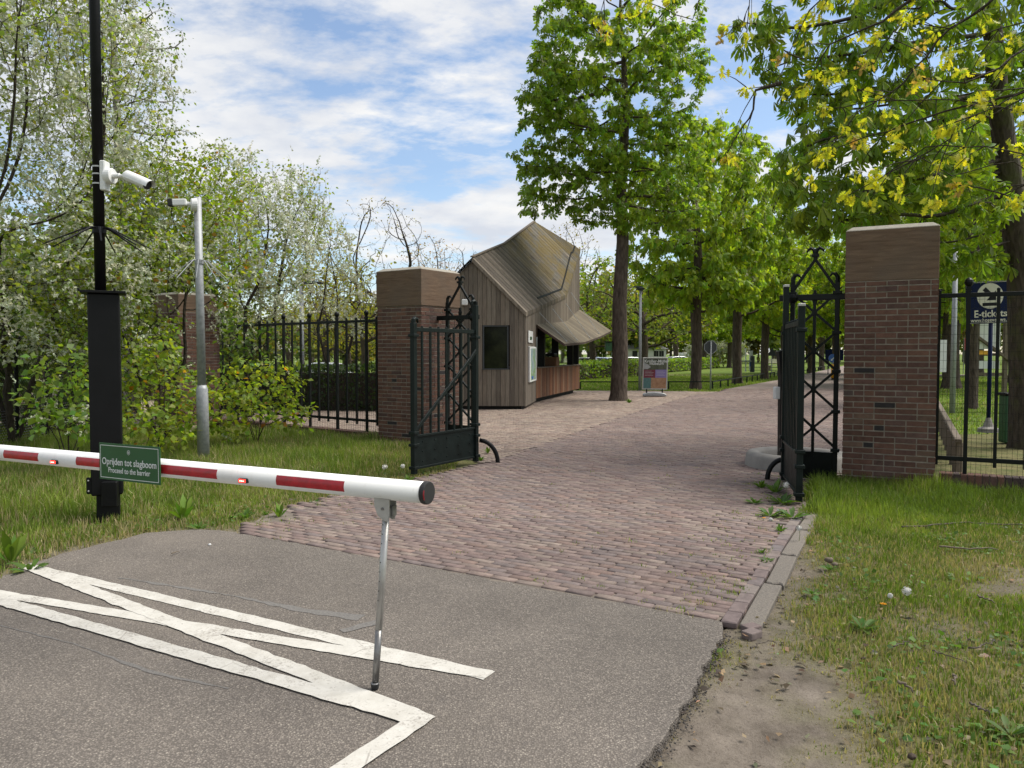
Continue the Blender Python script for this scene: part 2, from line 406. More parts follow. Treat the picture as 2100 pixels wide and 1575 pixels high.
# glass
t = NT('glass'); tr = t.n('ShaderNodeBsdfTransparent'); tr.inputs[0].default_value = (0.82, 0.86, 0.84, 1)
gl = t.n('ShaderNodeBsdfGlossy'); gl.inputs['Roughness'].default_value = 0.02; gl.inputs[0].default_value = (0.9, 0.95, 0.92, 1)
fr = t.n('ShaderNodeFresnel'); fr.inputs[0].default_value = 1.32
mx = t.n('ShaderNodeMixShader'); t.l(fr.outputs[0], mx.inputs[0]); t.l(tr.outputs[0], mx.inputs[1]); t.l(gl.outputs[0], mx.inputs[2])
M['glass'] = t.done(mx)
t = NT('painted_reflection_glass'); v = t.coord(); c = t.mix(t.ramp(t.noise(v, 2.2, 6, .65), [(.4, 0), (.65, 1)]), (0.006, 0.008, 0.005), (0.022, 0.026, 0.012)); M['painted_reflection_glass'] = t.done(t.bsdf(c, .12, 0, None, .12))  # dark green blotches paint the reflection of trees into the pane's colour
# weathered boards: the board's own colour, grain along the board (up the wall)
def boards(name, stretch=(14, 14, 0.7)):
    t = NT(name); v = t.coord(scale=stretch); v2 = t.coord()
    n1 = t.noise(v, 4, 6, 0.65); n2 = t.noise(v2, 1.3, 5, 0.6)
    c = t.mix(1.0, t.attr(), t.ramp(n1, [(0.28, 0.62), (0.72, 1.3)]), 'MULTIPLY')
    c = t.mix(t.ramp(n2, [(0.5, 0), (0.8, 0.35)]), c, (0.07, 0.055, 0.045))
    return t.done(t.bsdf(c, 0.82, 0, t.bump(n1, 0.35, 0.006), 0.25))
M['boards'] = boards('weathered_boards')
# roof boards with grey and mustard lichen (uv: u across boards, v down the slope)
t = NT('lichen_boards'); uv = t.n('ShaderNodeTexCoord').outputs['UV']
mp = t.n('ShaderNodeMapping'); t.l(uv, mp.inputs[0]); mp.inputs['Scale'].default_value = (14, 0.8, 1)
v = t.coord()
n1 = t.noise(mp.outputs[0], 3.0, 6, 0.65)
c = t.mix(1.0, t.attr(), t.ramp(n1, [(0.28, 0.6), (0.72, 1.3)]), 'MULTIPLY')
sx = t.n('ShaderNodeSeparateXYZ'); t.l(uv, sx.inputs[0])
mp2 = t.n('ShaderNodeMapping'); t.l(uv, mp2.inputs[0]); mp2.inputs['Scale'].default_value = (1.5, 0.5, 1)
zone = t.math('MULTIPLY', t.ramp(sx.outputs[0], [(0.0, 0), (1.0, 1)]), 1.0)
pat = t.noise(mp2.outputs[0], 2.1, 8, 0.72)
far = t.n('ShaderNodeMapRange'); t.l(sx.outputs[0], far.inputs[0]); far.inputs[1].default_value = 1.5; far.inputs[2].default_value = 4.0
gk = t.math('MULTIPLY', t.ramp(pat, [(0.4, 0), (0.54, 1)]), far.outputs[0])
c = t.mix(t.math('MULTIPLY', gk, 0.7), c, (0.135, 0.133, 0.12))
pat2 = t.noise(mp2.outputs[0], 1.35, 8, 0.75, 0.3)
yk = t.math('MULTIPLY', t.ramp(pat2, [(0.43, 0), (0.54, 1)]), far.outputs[0])
c = t.mix(t.math('MULTIPLY', yk, 0.74), c, t.mix(t.noise(mp.outputs[0], 5, 4), (0.115, 0.082, 0.02), (0.19, 0.138, 0.05)))
M['roof'] = t.done(t.bsdf(c, 0.88, 0, t.bump(t.math('ADD', n1, pat), 0.5, 0.01), 0.2))
# ------------------------------------------------------------------ camera, sky, sun
cam = bpy.data.cameras.new('camera'); co = bpy.data.objects.new('camera', cam); COL.objects.link(co)
cam.sensor_fit = 'HORIZONTAL'; cam.sensor_width = 36; cam.lens = F / 2100 * 36
cam.clip_start = 0.05; cam.clip_end = 3000
co.location = (0, 0, CAMZ); co.rotation_euler = (PI / 2 - PITCH, 0, 0)
S.camera = co
SUN_EL, SUN_AZ = R(56), R(80)          # high, ahead and to the right, behind thin cloud
W = bpy.data.worlds.new("World"); S.world = W; W.use_nodes = True
wt = W.node_tree; wt.nodes.clear()
def wn(typ, **kw):
    o = wt.nodes.new(typ)
    for k, v in kw.items(): setattr(o, k, v)
    return o
def wmath(op, a, b=0.0, clamp=False):
    o = wn('ShaderNodeMath', operation=op); o.use_clamp = clamp
    for sock, v in ((o.inputs[0], a), (o.inputs[1], b)):
        if hasattr(v, 'node'): wt.links.new(v, sock)
        else: sock.default_value = v
    return o.outputs[0]
def wnoise(vec, scale, detail, rough, dist=0.0):
    o = wn('ShaderNodeTexNoise'); o.inputs['Scale'].default_value = scale; o.inputs['Detail'].default_value = detail
    o.inputs['Roughness'].default_value = rough; o.inputs['Distortion'].default_value = dist
    wt.links.new(vec, o.inputs['Vector']); return o.outputs['Fac']
def wramp(fac, stops):
    o = wn('ShaderNodeValToRGB'); e = o.color_ramp.elements
    while len(e) < len(stops): e.new(0.5)
    for i, (p, c) in enumerate(stops):
        e[i].position = p; e[i].color = (c, c, c, 1) if not hasattr(c, '__len__') else (*c, 1)
    wt.links.new(fac, o.inputs[0]); return o.outputs[0]
sky = wn('ShaderNodeTexSky'); sky.sky_type = 'NISHITA'; sky.sun_disc = False
sky.sun_elevation = SUN_EL; sky.sun_rotation = SUN_AZ; sky.air_density = 1.0; sky.dust_density = 0.6; sky.ozone_density = 1.6
bg = wn('ShaderNodeBackground'); bg.inputs[1].default_value = 0.092; wt.links.new(sky.outputs[0], bg.inputs[0])
tc = wn('ShaderNodeTexCoord'); sep = wn('ShaderNodeSeparateXYZ'); wt.links.new(tc.outputs['Generated'], sep.inputs[0])
den = wmath('ADD', wmath('MAXIMUM', sep.outputs[2], 0.0), 0.26)
u = wmath('DIVIDE', sep.outputs[0], den); v_ = wmath('DIVIDE', sep.outputs[1], den)
cmb = wn('ShaderNodeCombineXYZ'); wt.links.new(u, cmb.inputs[0]); wt.links.new(v_, cmb.inputs[1])
mpa = wn('ShaderNodeMapping'); mpa.inputs['Rotation'].default_value = (0, 0, R(-24)); mpa.inputs['Scale'].default_value = (1.1, 1.45, 1); mpa.inputs['Location'].default_value = (3.1, 1.7, 0.3)
wt.links.new(cmb.outputs[0], mpa.inputs[0])
mpb = wn('ShaderNodeMapping'); mpb.inputs['Rotation'].default_value = (0, 0, R(-30)); mpb.inputs['Scale'].default_value = (1.1, 1.75, 1)
wt.links.new(cmb.outputs[0], mpb.inputs[0])
big = wnoise(mpa.outputs[0], 1.15, 9, 0.6, 0.15)
rip = wnoise(mpb.outputs[0], 5.0, 8, 0.62, 0.1)
dens = wmath('ADD', big, wmath('MULTIPLY', wmath('SUBTRACT', rip, 0.5), 0.62))
# thicker overhead, opener near the skyline
lift = wramp(sep.outputs[2], [(0.05, 0.02), (0.25, 0.13), (0.45, 0.165)])
dens = wmath('ADD', dens, wmath('SUBTRACT', lift, 0.1))
mask = wramp(dens, [(0.41, 0.06), (0.5, 0.55), (0.58, 0.95), (0.68, 1.0)])
cb = wn('ShaderNodeBackground'); cb.inputs[1].default_value = 0.52
shade = wnoise(mpa.outputs[0], 2.6, 6, 0.6)
cc = wn('ShaderNodeMix', data_type='RGBA'); cc.inputs[6].default_value = (0.7, 0.74, 0.82, 1); cc.inputs[7].default_value = (1.0, 0.99, 0.97, 1)
wt.links.new(wramp(shade, [(0.35, 0), (0.65, 1)]), cc.inputs[0]); wt.links.new(cc.outputs[2], cb.inputs[0])
mxs = wn('ShaderNodeMixShader'); wt.links.new(mask, mxs.inputs[0]); wt.links.new(bg.outputs[0], mxs.inputs[1]); wt.links.new(cb.outputs[0], mxs.inputs[2])
wo = wn('ShaderNodeOutputWorld'); wt.links.new(mxs.outputs[0], wo.inputs[0])
sl = bpy.data.lights.new('sun', 'SUN'); sl.energy = 2.7; sl.angle = R(34); sl.color = (1.0, 0.95, 0.86)
so = bpy.data.objects.new('sun', sl); COL.objects.link(so)
sd = Vector((math.cos(SUN_EL) * math.sin(SUN_AZ), math.cos(SUN_EL) * math.cos(SUN_AZ), math.sin(SUN_EL)))
so.rotation_euler = sd.to_track_quat('Z', 'Y').to_euler(); so.location = sd * 60
S.view_settings.view_transform = 'Standard'; S.view_settings.look = 'None'; S.view_settings.gamma = 1.0
S.view_settings.use_curve_mapping = False; S.view_settings.exposure = 0.95
S.render.engine = 'CYCLES'
S.cycles.max_bounces = 6; S.cycles.diffuse_bounces = 3; S.cycles.glossy_bounces = 3; S.cycles.transmission_bounces = 3
S.cycles.transparent_max_bounces = 8; S.cycles.caustics_reflective = False; S.cycles.caustics_refractive = False
S.cycles.use_denoising = True; S.cycles.sample_clamp_indirect = 6.0
# ------------------------------------------------------------------ plan outlines (metres), read off the photo
def P2(px, py): g = gp(px, py); return (g.x, g.y)
ASPH_EDGE_L = [P2(480, 1091), P2(400, 1085), P2(300, 1093), P2(180, 1122), P2(60, 1156), P2(0, 1186)]
ASPH_R = [P2(1481, 1276), P2(1488, 1292), P2(1470, 1318), P2(1440, 1380), P2(1408, 1440), P2(1370, 1500), P2(1305, 1575)]
asph = [P2(480, 1091), P2(1481, 1276)] + ASPH_R[1:] + [(0.3, 1.5), (0.1, -6), (-14, -6), (-14, -2), (-6.2, 2.2)] + ASPH_EDGE_L[::-1][:-1]
ROAD_R = [P2(1481, 1276), P2(1560, 1160), P2(1612, 1080), (3.05, 8.0), (3.4, 9.0), (4.0, 10.2), (5.2, 10.2)]
LINE = [(-1.0, 9.9), (-0.36, 11.2), (3.47, 21.2), (6.7, 29), (8.8, 32.4)]
ROAD_L = [P2(480, 1091), P2(545, 1058), P2(600, 1038), P2(690, 1015), P2(780, 1000), (-1.35, 9.6)]
road_near = ROAD_R + [(9.2, 20), (13.6, 30), (15.5, 35)] + [(9.8, 35), (8.8, 32.4), (6.7, 29), (3.47, 21.2), (-0.36, 11.2)] + ROAD_L[::-1]
plaza = [(-0.36, 11.2), (3.47, 21.2), (6.7, 29), (8.8, 32.4), P2(1430, 803), P2(1300, 801), P2(1190, 801), (-6, 34), (-9, 25), (-8, 19), (-2.3, 14.4), (-1.0, 14.1), (-0.95, 12.5)]
road_far = [(9.8, 35), (15.5, 35), (20.5, 47), (33, 74), (58, 122), (54, 122), (29, 72), (16.6, 47.6)]
def nudge(poly, step, amp, rs):
    o = []
    n = len(poly)
    for i in range(n):
        a = np.array(poly[i]); b = np.array(poly[(i + 1) % n]); L = np.linalg.norm(b - a); k = max(1, int(L / step)) if L < 12 else 1
        for j in range(k):
            p = a + (b - a) * j / k
            if k > 1: p = p + rs.normal(0, amp, 2)
            o.append(tuple(p))
    return o
def sheet(name, poly, z, mat, thick=0.0, kind='structure'):
    b = MB()
    if thick: b.prism([(p[0], p[1], z) for p in poly], (0, 0, -thick))
    else: b.add([(p[0], p[1], z) for p in poly], [tuple(range(len(poly)))])
    return tag(b.build(name, M[mat]), kind=kind)
# far ground: one big sheet to the horizon
b = MB(); Rg = [(-900, -300), (900, -300), (900, 1500), (-900, 1500)]
b.add([(x, y, -0.09) for x, y in Rg], [(0, 1, 2, 3)]); tag(b.build('ground', M['lawn']), kind='structure')
# near ground: fine relief, worn earth where feet have passed
DIRT = [P2(1470, 1300), P2(1500, 1270), P2(1560, 1225), P2(1600, 1150), P2(1640, 1120), P2(1650, 1190), P2(1625, 1260), P2(1665, 1350), P2(1690, 1440), P2(1720, 1575), (2.2, 1.5), (2.4, -1), (0.2, -1), (0.3, 2.0), P2(1305, 1575), P2(1408, 1440)]
nx, ny = 360, 220
gx = np.linspace(-14, 13, nx); gy = np.linspace(0.6, 15.6, ny); X, Y = np.meshgrid(gx, gy); GP = np.stack([X.ravel(), Y.ravel()], 1)
def wear(P):
    ins = inpoly(P, DIRT); d = dpoly(P, DIRT); sd_ = np.where(ins, -d, d)
    n = fbm(P, 2.6, 5) - 0.5; n2 = fbm(P, 9.0, 9) - 0.5
    w = np.clip(0.62 - sd_ * 1.7 + n * 1.15 + n2 * 0.7, 0, 1)
    da = np.minimum(dpoly(P, asph), 9)                       # bare strip along the asphalt
    w = np.maximum(w, np.clip(1.0 - da / 0.32 + n * 1.0, 0, 1) * (P[:, 0] < 0))
    dr = dpoly(P, road_near); w = np.maximum(w, np.clip(0.75 - dr / 0.3 + n * 0.8, 0, 1))
    w = np.maximum(w, np.clip(fbm(P, 1.1, 21) * 2.6 - 1.35, 0, 0.7) * (P[:, 1] < 7.3))
    return w
wv = wear(GP)
gz = -0.03 + (fbm(GP, 1.6, 3) - .5) * 0.035 + (fbm(GP, 7.0, 4) - .5) * 0.025 - 0.012 * wv
gz = np.where(inpoly(GP, asph) | inpoly(GP, road_near) | inpoly(GP, plaza), -0.07, gz)
idx = np.arange(nx * ny).reshape(ny, nx)
Fq = np.stack([idx[:-1, :-1], idx[:-1, 1:], idx[1:, 1:], idx[1:, :-1]], -1).reshape(-1, 4)
c3 = np.stack([wv, wv, wv], 1)
tag(np_obj('verge_ground', np.column_stack([GP, gz]), Fq, M['ground'], cols=c3, smooth=True), kind='structure')
def gz_at(P):
    w = wear(P); return -0.03 + (fbm(P, 1.6, 3) - .5) * 0.035 + (fbm(P, 7.0, 4) - .5) * 0.025 - 0.012 * w
# asphalt slab with a ragged broken edge
tag(sheet('asphalt_road', nudge(asph, 0.07, 0.012, RS), 0.0, 'asphalt', 0.05))
# crumbs of broken asphalt along the right edge
b = MB()
rp = [np.array(p) for p in ASPH_R[1:]] + [np.array((0.42, 2.5))]
for i in range(len(rp) - 1):
    L = np.linalg.norm(rp[i + 1] - rp[i])
    for k in range(int(L * 420)):
        p = rp[i] + (rp[i + 1] - rp[i]) * RS.rand() + np.array((abs(RS.normal(0.0, 0.045)) - .015, RS.normal(0, 0.03)))
        r = RS.uniform(0.0015, 0.0062) * (1 if RS.rand() > .05 else 1.6); b.ball((p[0], p[1], -0.03 + RS.rand() * 0.02), r, 5, (1, 1, 0.7), col=(1, 1, 1))
tag(b.build('asphalt_crumbs', M['asphalt_edge'], recalc=False), 'dark crumbs of broken asphalt along the worn right road edge', 'gravel', kind='stuff')
# sealed cracks
def strip(pxs, w, z, name, mat, rs, amp=0.008):
    pts = [np.array(P2(*p)) for p in pxs]; o = []
    for i in range(len(pts) - 1):
        L = np.linalg.norm(pts[i + 1] - pts[i]); k = max(1, int(L / 0.06))
        o += [pts[i] + (pts[i + 1] - pts[i]) * j / k for j in range(k)]
    o.append(pts[-1]); o = np.array(o); n = len(o)
    ww = w if hasattr(w, '__len__') else [w, w]
    tt = np.linspace(0, 1, n); wd = np.interp(tt, np.linspace(0, 1, len(ww)), ww)
    tan = np.gradient(o, axis=0); tan /= np.linalg.norm(tan, axis=1)[:, None]; nn = np.stack([-tan[:, 1], tan[:, 0]], 1)
    a = o + nn * (wd / 2 + rs.normal(0, amp, n))[:, None]; c = o - nn * (wd / 2 + rs.normal(0, amp, n))[:, None]
    V = np.concatenate([np.column_stack([a, np.full(n, z)]), np.column_stack([c, np.full(n, z)])])
    Fx = np.array([(i, i + 1, n + i + 1, n + i) for i in range(n - 1)])
    return tag(np_obj(name, V, Fx, M[mat]), kind='structure')
strip([(0, 1283), (150, 1320), (300, 1375), (380, 1395), (470, 1412)], [0.008, 0.008, 0.014, 0.03, 0.012], 0.002, 'crack_seal', 'seal', RS, .003)
strip([(245, 1185), (330, 1198), (480, 1222), (620, 1252), (740, 1268)], [0.01, 0.04, 0.02, 0.06, 0.1], 0.002, 'crack_seal', 'seal', RS, 0.006)
strip([(700, 1295), (780, 1275)], [0.05, 0.09], 0.0032, 'crack_seal', 'seal', RS, 0.006)
# white road marking: four crossing bars and a short return
mk = [((52, 1161), (1003, 1387), .004), ((-30, 1214), (1003, 1385), .0055), ((52, 1160), (878, 1481), .007), ((-40, 1222), (872, 1483), .0085), ((868, 1472), (680, 1600), .010)]
for (p, q, z) in mk:
    a = P2(*p); c = P2(*q)
    strip([p, ((p[0] + q[0]) / 2, 0) if False else q], 0.105, z, 'road_marking', 'paint', RS, 0.0035)
# ------------------------------------------------------------------ brick paving, every brick laid
PAL = np.array([(0.168, 0.13, 0.122), (0.178, 0.142, 0.132), (0.152, 0.118, 0.113), (0.192, 0.155, 0.14), (0.165, 0.136, 0.13), (0.18, 0.135, 0.12), (0.15, 0.128, 0.126), (0.2, 0.168, 0.15)])
PAL_B = np.array([(0.29, 0.235, 0.19), (0.26, 0.205, 0.17), (0.33, 0.27, 0.215), (0.25, 0.185, 0.155), (0.3, 0.25, 0.21), (0.23, 0.185, 0.16)])
def pave(name, poly, ang, pal, z0, joint=0.005, L=0.2, Wd=0.071, bow=0.0, excl=None):
    c, s = math.cos(ang), math.sin(ang); A = np.array(poly)
    ua = A @ np.array((c, s)); va = A @ np.array((-s, c))
    us = np.arange(ua.min() - 1, ua.max() + 1, L + joint); vs = np.arange(va.min() - 1.0, va.max() + 1.0, Wd + joint)
    U, Vv = np.meshgrid(us, vs); row = np.arange(len(vs))[:, None] * np.ones_like(U)
    U = U + (row % 2) * (L + joint) / 2 + RS.normal(0, 0.006, (len(vs), 1)) + RS.normal(0, 0.006, U.shape)
    Vv = Vv + 0.012 * np.sin(U * 0.9 + row * 0.3) + bow * np.sin(U * 0.35)
    U = U.ravel(); Vv = Vv.ravel(); C = np.stack([U * c - Vv * s, U * s + Vv * c], 1)
    k = inpoly(C, poly)
    if excl is not None: k &= ~excl(C)
    C = C[k]; n = len(C)
    t = RS.normal(0, 0.012, n) + ang; ct, st = np.cos(t), np.sin(t)
    hl = L / 2 * RS.uniform(0.955, 1.0, n); hw = Wd / 2 * RS.uniform(0.93, 1.0, n); ch = RS.uniform(0.002, 0.005, n)
    zt = z0 + RS.normal(0, 0.0013, n) + (fbm(C, 1.1, 8) - .5) * 0.02; tx = RS.normal(0, 0.006, n); ty = RS.normal(0, 0.012, n)
    V = np.zeros((n, 12, 3)); q = 0
    for (ins, dz) in ((0, -0.03), (0, -0.006), (1, 0.0)):
        for sx, sy in ((-1, -1), (1, -1), (1, 1), (-1, 1)):
            lx = sx * (hl - ins * ch); ly = sy * (hw - ins * ch)
            V[:, q, 0] = C[:, 0] + lx * ct - ly * st; V[:, q, 1] = C[:, 1] + lx * st + ly * ct
            V[:, q, 2] = zt + dz + lx * tx + ly * ty; q += 1
    fc = [(8, 9, 10, 11)] + [(a, (a + 1) % 4 if a < 3 else 0, 4 + (a + 1) % 4, 4 + a) for a in range(4)] + [(4 + a, 4 + (a + 1) % 4, 8 + (a + 1) % 4, 8 + a) for a in range(4)]
    Fb = (np.array(fc)[None] + (np.arange(n) * 12)[:, None, None]).reshape(-1, 4)
    col = pal[RS.randint(0, len(pal), n)] * RS.uniform(0.88, 1.12, (n, 1))
    col = col * (0.85 + 0.3 * fbm(C, 0.5, 31))[:, None]
    return tag(np_obj(name, V.reshape(-1, 3), Fb, M['paver'], cols=np.repeat(col, 12, 0)), kind='structure')
sheet('road_bed', nudge(road_near, 0.3, 0.03, RS), -0.0075, 'sand')
sheet('plaza_bed', plaza, -0.0115, 'sand')
edge_ang = math.atan2(P2(1481, 1276)[1] - P2(480, 1091)[1], P2(1481, 1276)[0] - P2(480, 1091)[0])
pave('brick_road', road_near, edge_ang, PAL * np.array((1.13, 1.06, 1.01)), 0.003, excl=lambda C: (fbm(C, 3.0, 77) > 0.62) & (dpoly(C, ROAD_L + [(-3.2, 8)]) < 0.3) & (C[:, 0] < -1.2))
pave('brick_plaza', plaza, R(24), PAL_B * np.array((.86, .83, .82)), 0.002, joint=0.005)
sheet('far_road', road_far, -0.004, 'far_paving')
sheet('crossing_path', [(9, 58), (40, 58), (40, 60.5), (9, 60.5)], -0.05, 'pale_sand')
sheet('sand_yard', [(-20, 14.9), (-2.5, 14.6), (-5.5, 17.6), (-7.2, 18.0), (-8, 19), (-9, 25), (-6, 34), (-20, 34)], -0.03, 'pale_sand')
# soldier course and broken kerb stones at the right edge of the brick road
ke = [np.array(p) for p in ROAD_R[:5]]
def along(pts, s):
    for i in range(len(pts) - 1):
        L = np.linalg.norm(pts[i + 1] - pts[i])
        if s <= L: return pts[i] + (pts[i + 1] - pts[i]) * s / L, (pts[i + 1] - pts[i]) / L
        s -= L
    return pts[-1], (pts[-1] - pts[-2]) / np.linalg.norm(pts[-1] - pts[-2])
b = MB(); s_ = 0.0
while s_ < 4.2:
    p, d = along(ke, s_ + 0.1); nn = np.array((d[1], -d[0])); c = p + nn * 0.035
    q = PAL[RS.randint(len(PAL))]; b.box((c[0], c[1], -0.012), (0.095, 0.2, 0.04), rz=math.atan2(d[1], d[0]) - PI / 2 + RS.normal(0, 0.02), col=q)
    s_ += 0.207
tag(b.build('edge_course', M['paver'], bevel=0.006), kind='structure')
b = MB(); s_ = 0.02
for Lk in (0.9, 0.8, 0.95, 0.9):
    p, d = along(ke, s_ + Lk / 2); nn = np.array((d[1], -d[0])); c = p + nn * 0.155; a = math.atan2(d[1], d[0]) - PI / 2 + RS.normal(0, 0.012)
    m = Matrix.Rotation(a, 3, 'Z') @ Matrix.Rotation(RS.normal(0, 0.008), 3, 'X')
    hw, hl = 0.062, Lk / 2
    top = [(-hw, -hl), (-hw * .3, -hl - .02), (hw * .4, -hl + .015), (hw, -hl - .03), (hw, hl), (hw * .2, hl - .012), (-hw, hl)]
    b.prism([Vector((c[0], c[1], -0.08)) + m @ Vector((x, y, 0)) for x, y in top], (0, 0, 0.083))
    s_ += Lk + 0.03 + .02 * RS.rand()
tag(b.build('kerb', M['kerb'], bevel=0.008), kind='structure')
p, d = along(ke, 0.0)
for k, (ox, oy, a) in enumerate(((0.15, -0.075, 0.5), (0.125, -0.165, 0.62))):
    b = MB(); b.box((p[0] + ox, p[1] + oy, -0.012), (0.1, 0.075, 0.045), rz=a, col=PAL[k])
    tag(b.build('loose_brick', M['paver'], bevel=0.008, seg=2, origin=(p[0] + ox, p[1] + oy, -0.02)), ['loose paving brick touching the broken end of the kerb', 'loose paving brick nearest the asphalt corner, at the kerb end'][k], 'brick', 'loose bricks at the kerb end')
# ------------------------------------------------------------------ brick pillars, every brick laid
BPAL = np.array((1.08, 1.0, .9)) * np.array([(0.1, 0.056, 0.046), (0.112, 0.062, 0.05), (0.09, 0.052, 0.046), (0.122, 0.068, 0.053), (0.096, 0.06, 0.054), (0.082, 0.052, 0.049), (0.066, 0.049, 0.048), (0.12, 0.08, 0.064)])
def bricks(mb, c0, ax, ay, w, d, z0, z1, course=0.068, L=0.225, joint=0.012):
    """brick skin on a block: corner c0 (plan), unit axes ax (width w) and ay (depth d)"""
    ax = Vector((*ax, 0)); ay = Vector((*ay, 0)); c0 = Vector((c0[0], c0[1], 0)); k = 0; z = z0
    ang = math.atan2(ax.y, ax.x)
    while z < z1 - 0.02:
        h = min(course, z1 - z) - joint
        for face in range(4):
            o, dr, nn, W_ = ((c0, ax, -ay, w), (c0 + ax * w, ay, ax, d), (c0 + ax * w + ay * d, -ax, ay, w), (c0 + ay * d, -ay, -ax, d))[face]
            u = 0.0; par = (k + face) % 2
            first = True
            while u < W_ - 0.005:
                l = L if not first else (L if par == 0 else L * 0.5)
                if k % 3 == 2 and not first and RS.rand() < .6: l = L * 0.5
                if first and par == 1: l = L * 0.5
                first = False
                if W_ - u - l < 0.06: l = W_ - u
                col = BPAL[RS.choice(8, p=(.23, .21, .17, .14, .1, .07, .02, .06))] * RS.uniform(0.85, 1.15)
                dark = RS.rand() < 0.018
                if dark: col = np.array((0.03, 0.026, 0.026))
                out = max(RS.normal(0.0, 0.002), -.0025)
                c = o + dr * (u + l / 2) + nn * (out - 0.03)
                mb.box((c.x, c.y, z + h / 2 + joint / 2 + RS.normal(0, 0.001)), (l - joint, 0.06, h * RS.uniform(0.95, 1.02)), rz=math.atan2(dr.y, dr.x) + RS.normal(0, 0.004), col=col)
                u += l
        z += course; k += 1
def pillar(label, corner, ang, w, d, ztop, caph, over=0.0, gap=0.0):
    ax = (math.cos(ang), math.sin(ang)); ay = (-ax[1], ax[0])
    t = thing('gate_pillar', label, 'pillar', (corner[0], corner[1], -0.05), 'brick gate pillars')
    A = Vector((*ax, 0)); B = Vector((*ay, 0)); C = Vector((corner[0], corner[1], 0))
    m = MB(); ins = 0.006
    zb = ztop - caph
    m.prism([C + A * ins + B * ins + Vector((0, 0, -0.1)), C + A * (w - ins) + B * ins + Vector((0, 0, -0.1)), C + A * (w - ins) + B * (d - ins) + Vector((0, 0, -0.1)), C + A * ins + B * (d - ins) + Vector((0, 0, -0.1))], (0, 0, zb + 0.1))
    mo = m.build('mortar', M['mortar'], t)
    m = MB(); bricks(m, corner, ax, ay, w, d, -0.06, zb - 0.004); m.build('brickwork', M['brick'], t, bevel=0.0)
    m = MB(); e = over
    base = [C + A * -e + B * -e, C + A * (w + e) + B * -e, C + A * (w + e) + B * (d + e), C + A * -e + B * (d + e)]
    s = 0.07
    top = [C + A * s + B * s, C + A * (w - s) + B * s, C + A * (w - s) + B * (d - s), C + A * s + B * (d - s)]
    vs = [p + Vector((0, 0, zb)) for p in base] + [p + Vector((0, 0, ztop)) for p in base] + [p + Vector((0, 0, ztop + 0.05)) for p in top]
    m.add(vs, [(3, 2, 1, 0)] + [(a, (a + 1) % 4, 4 + (a + 1) % 4, 4 + a) for a in range(4)] + [(4 + a, 4 + (a + 1) % 4, 8 + (a + 1) % 4, 8 + a) for a in range(4)] + [(8, 9, 10, 11)])
    m.build('cap', M['sandstone'], t, bevel=0.006)
    return t
# right pillar: front left corner seen in column 1732
AR = R(-27); ar = (math.cos(AR), math.sin(AR)); br = (-ar[1], ar[0])
PR = Vector((at(1731, 700, 9.2).x, 9.2, 0))
pillar('broad brick gate pillar under the trees on the right, beside the grass verge', PR, AR, 0.98, 0.95, 3.05, 0.6)
AL = R(-34); al = (math.cos(AL), math.sin(AL)); bl = (-al[1], al[0])
PLc = Vector((at(864, 700, 13.1).x, 13.1, 0))          # nearest corner (front right)
PL0 = PLc - Vector((*al, 0)) * 1.02
pillar('brick gate pillar behind the open black gate left of the brick road', PL0, AL, 1.02, 1.05, 3.04, 0.62, 0.012)
PF = Vector((at(366, 700, 17.2).x, 17.2, 0)); AF = R(-34); af = Vector((math.cos(AF), math.sin(AF), 0))
pillar('brick pillar half hidden in green bushes at the far end of the left fence', PF - af * 1.0, AF, 1.0, 1.05, 2.93, 0.4, -0.03)
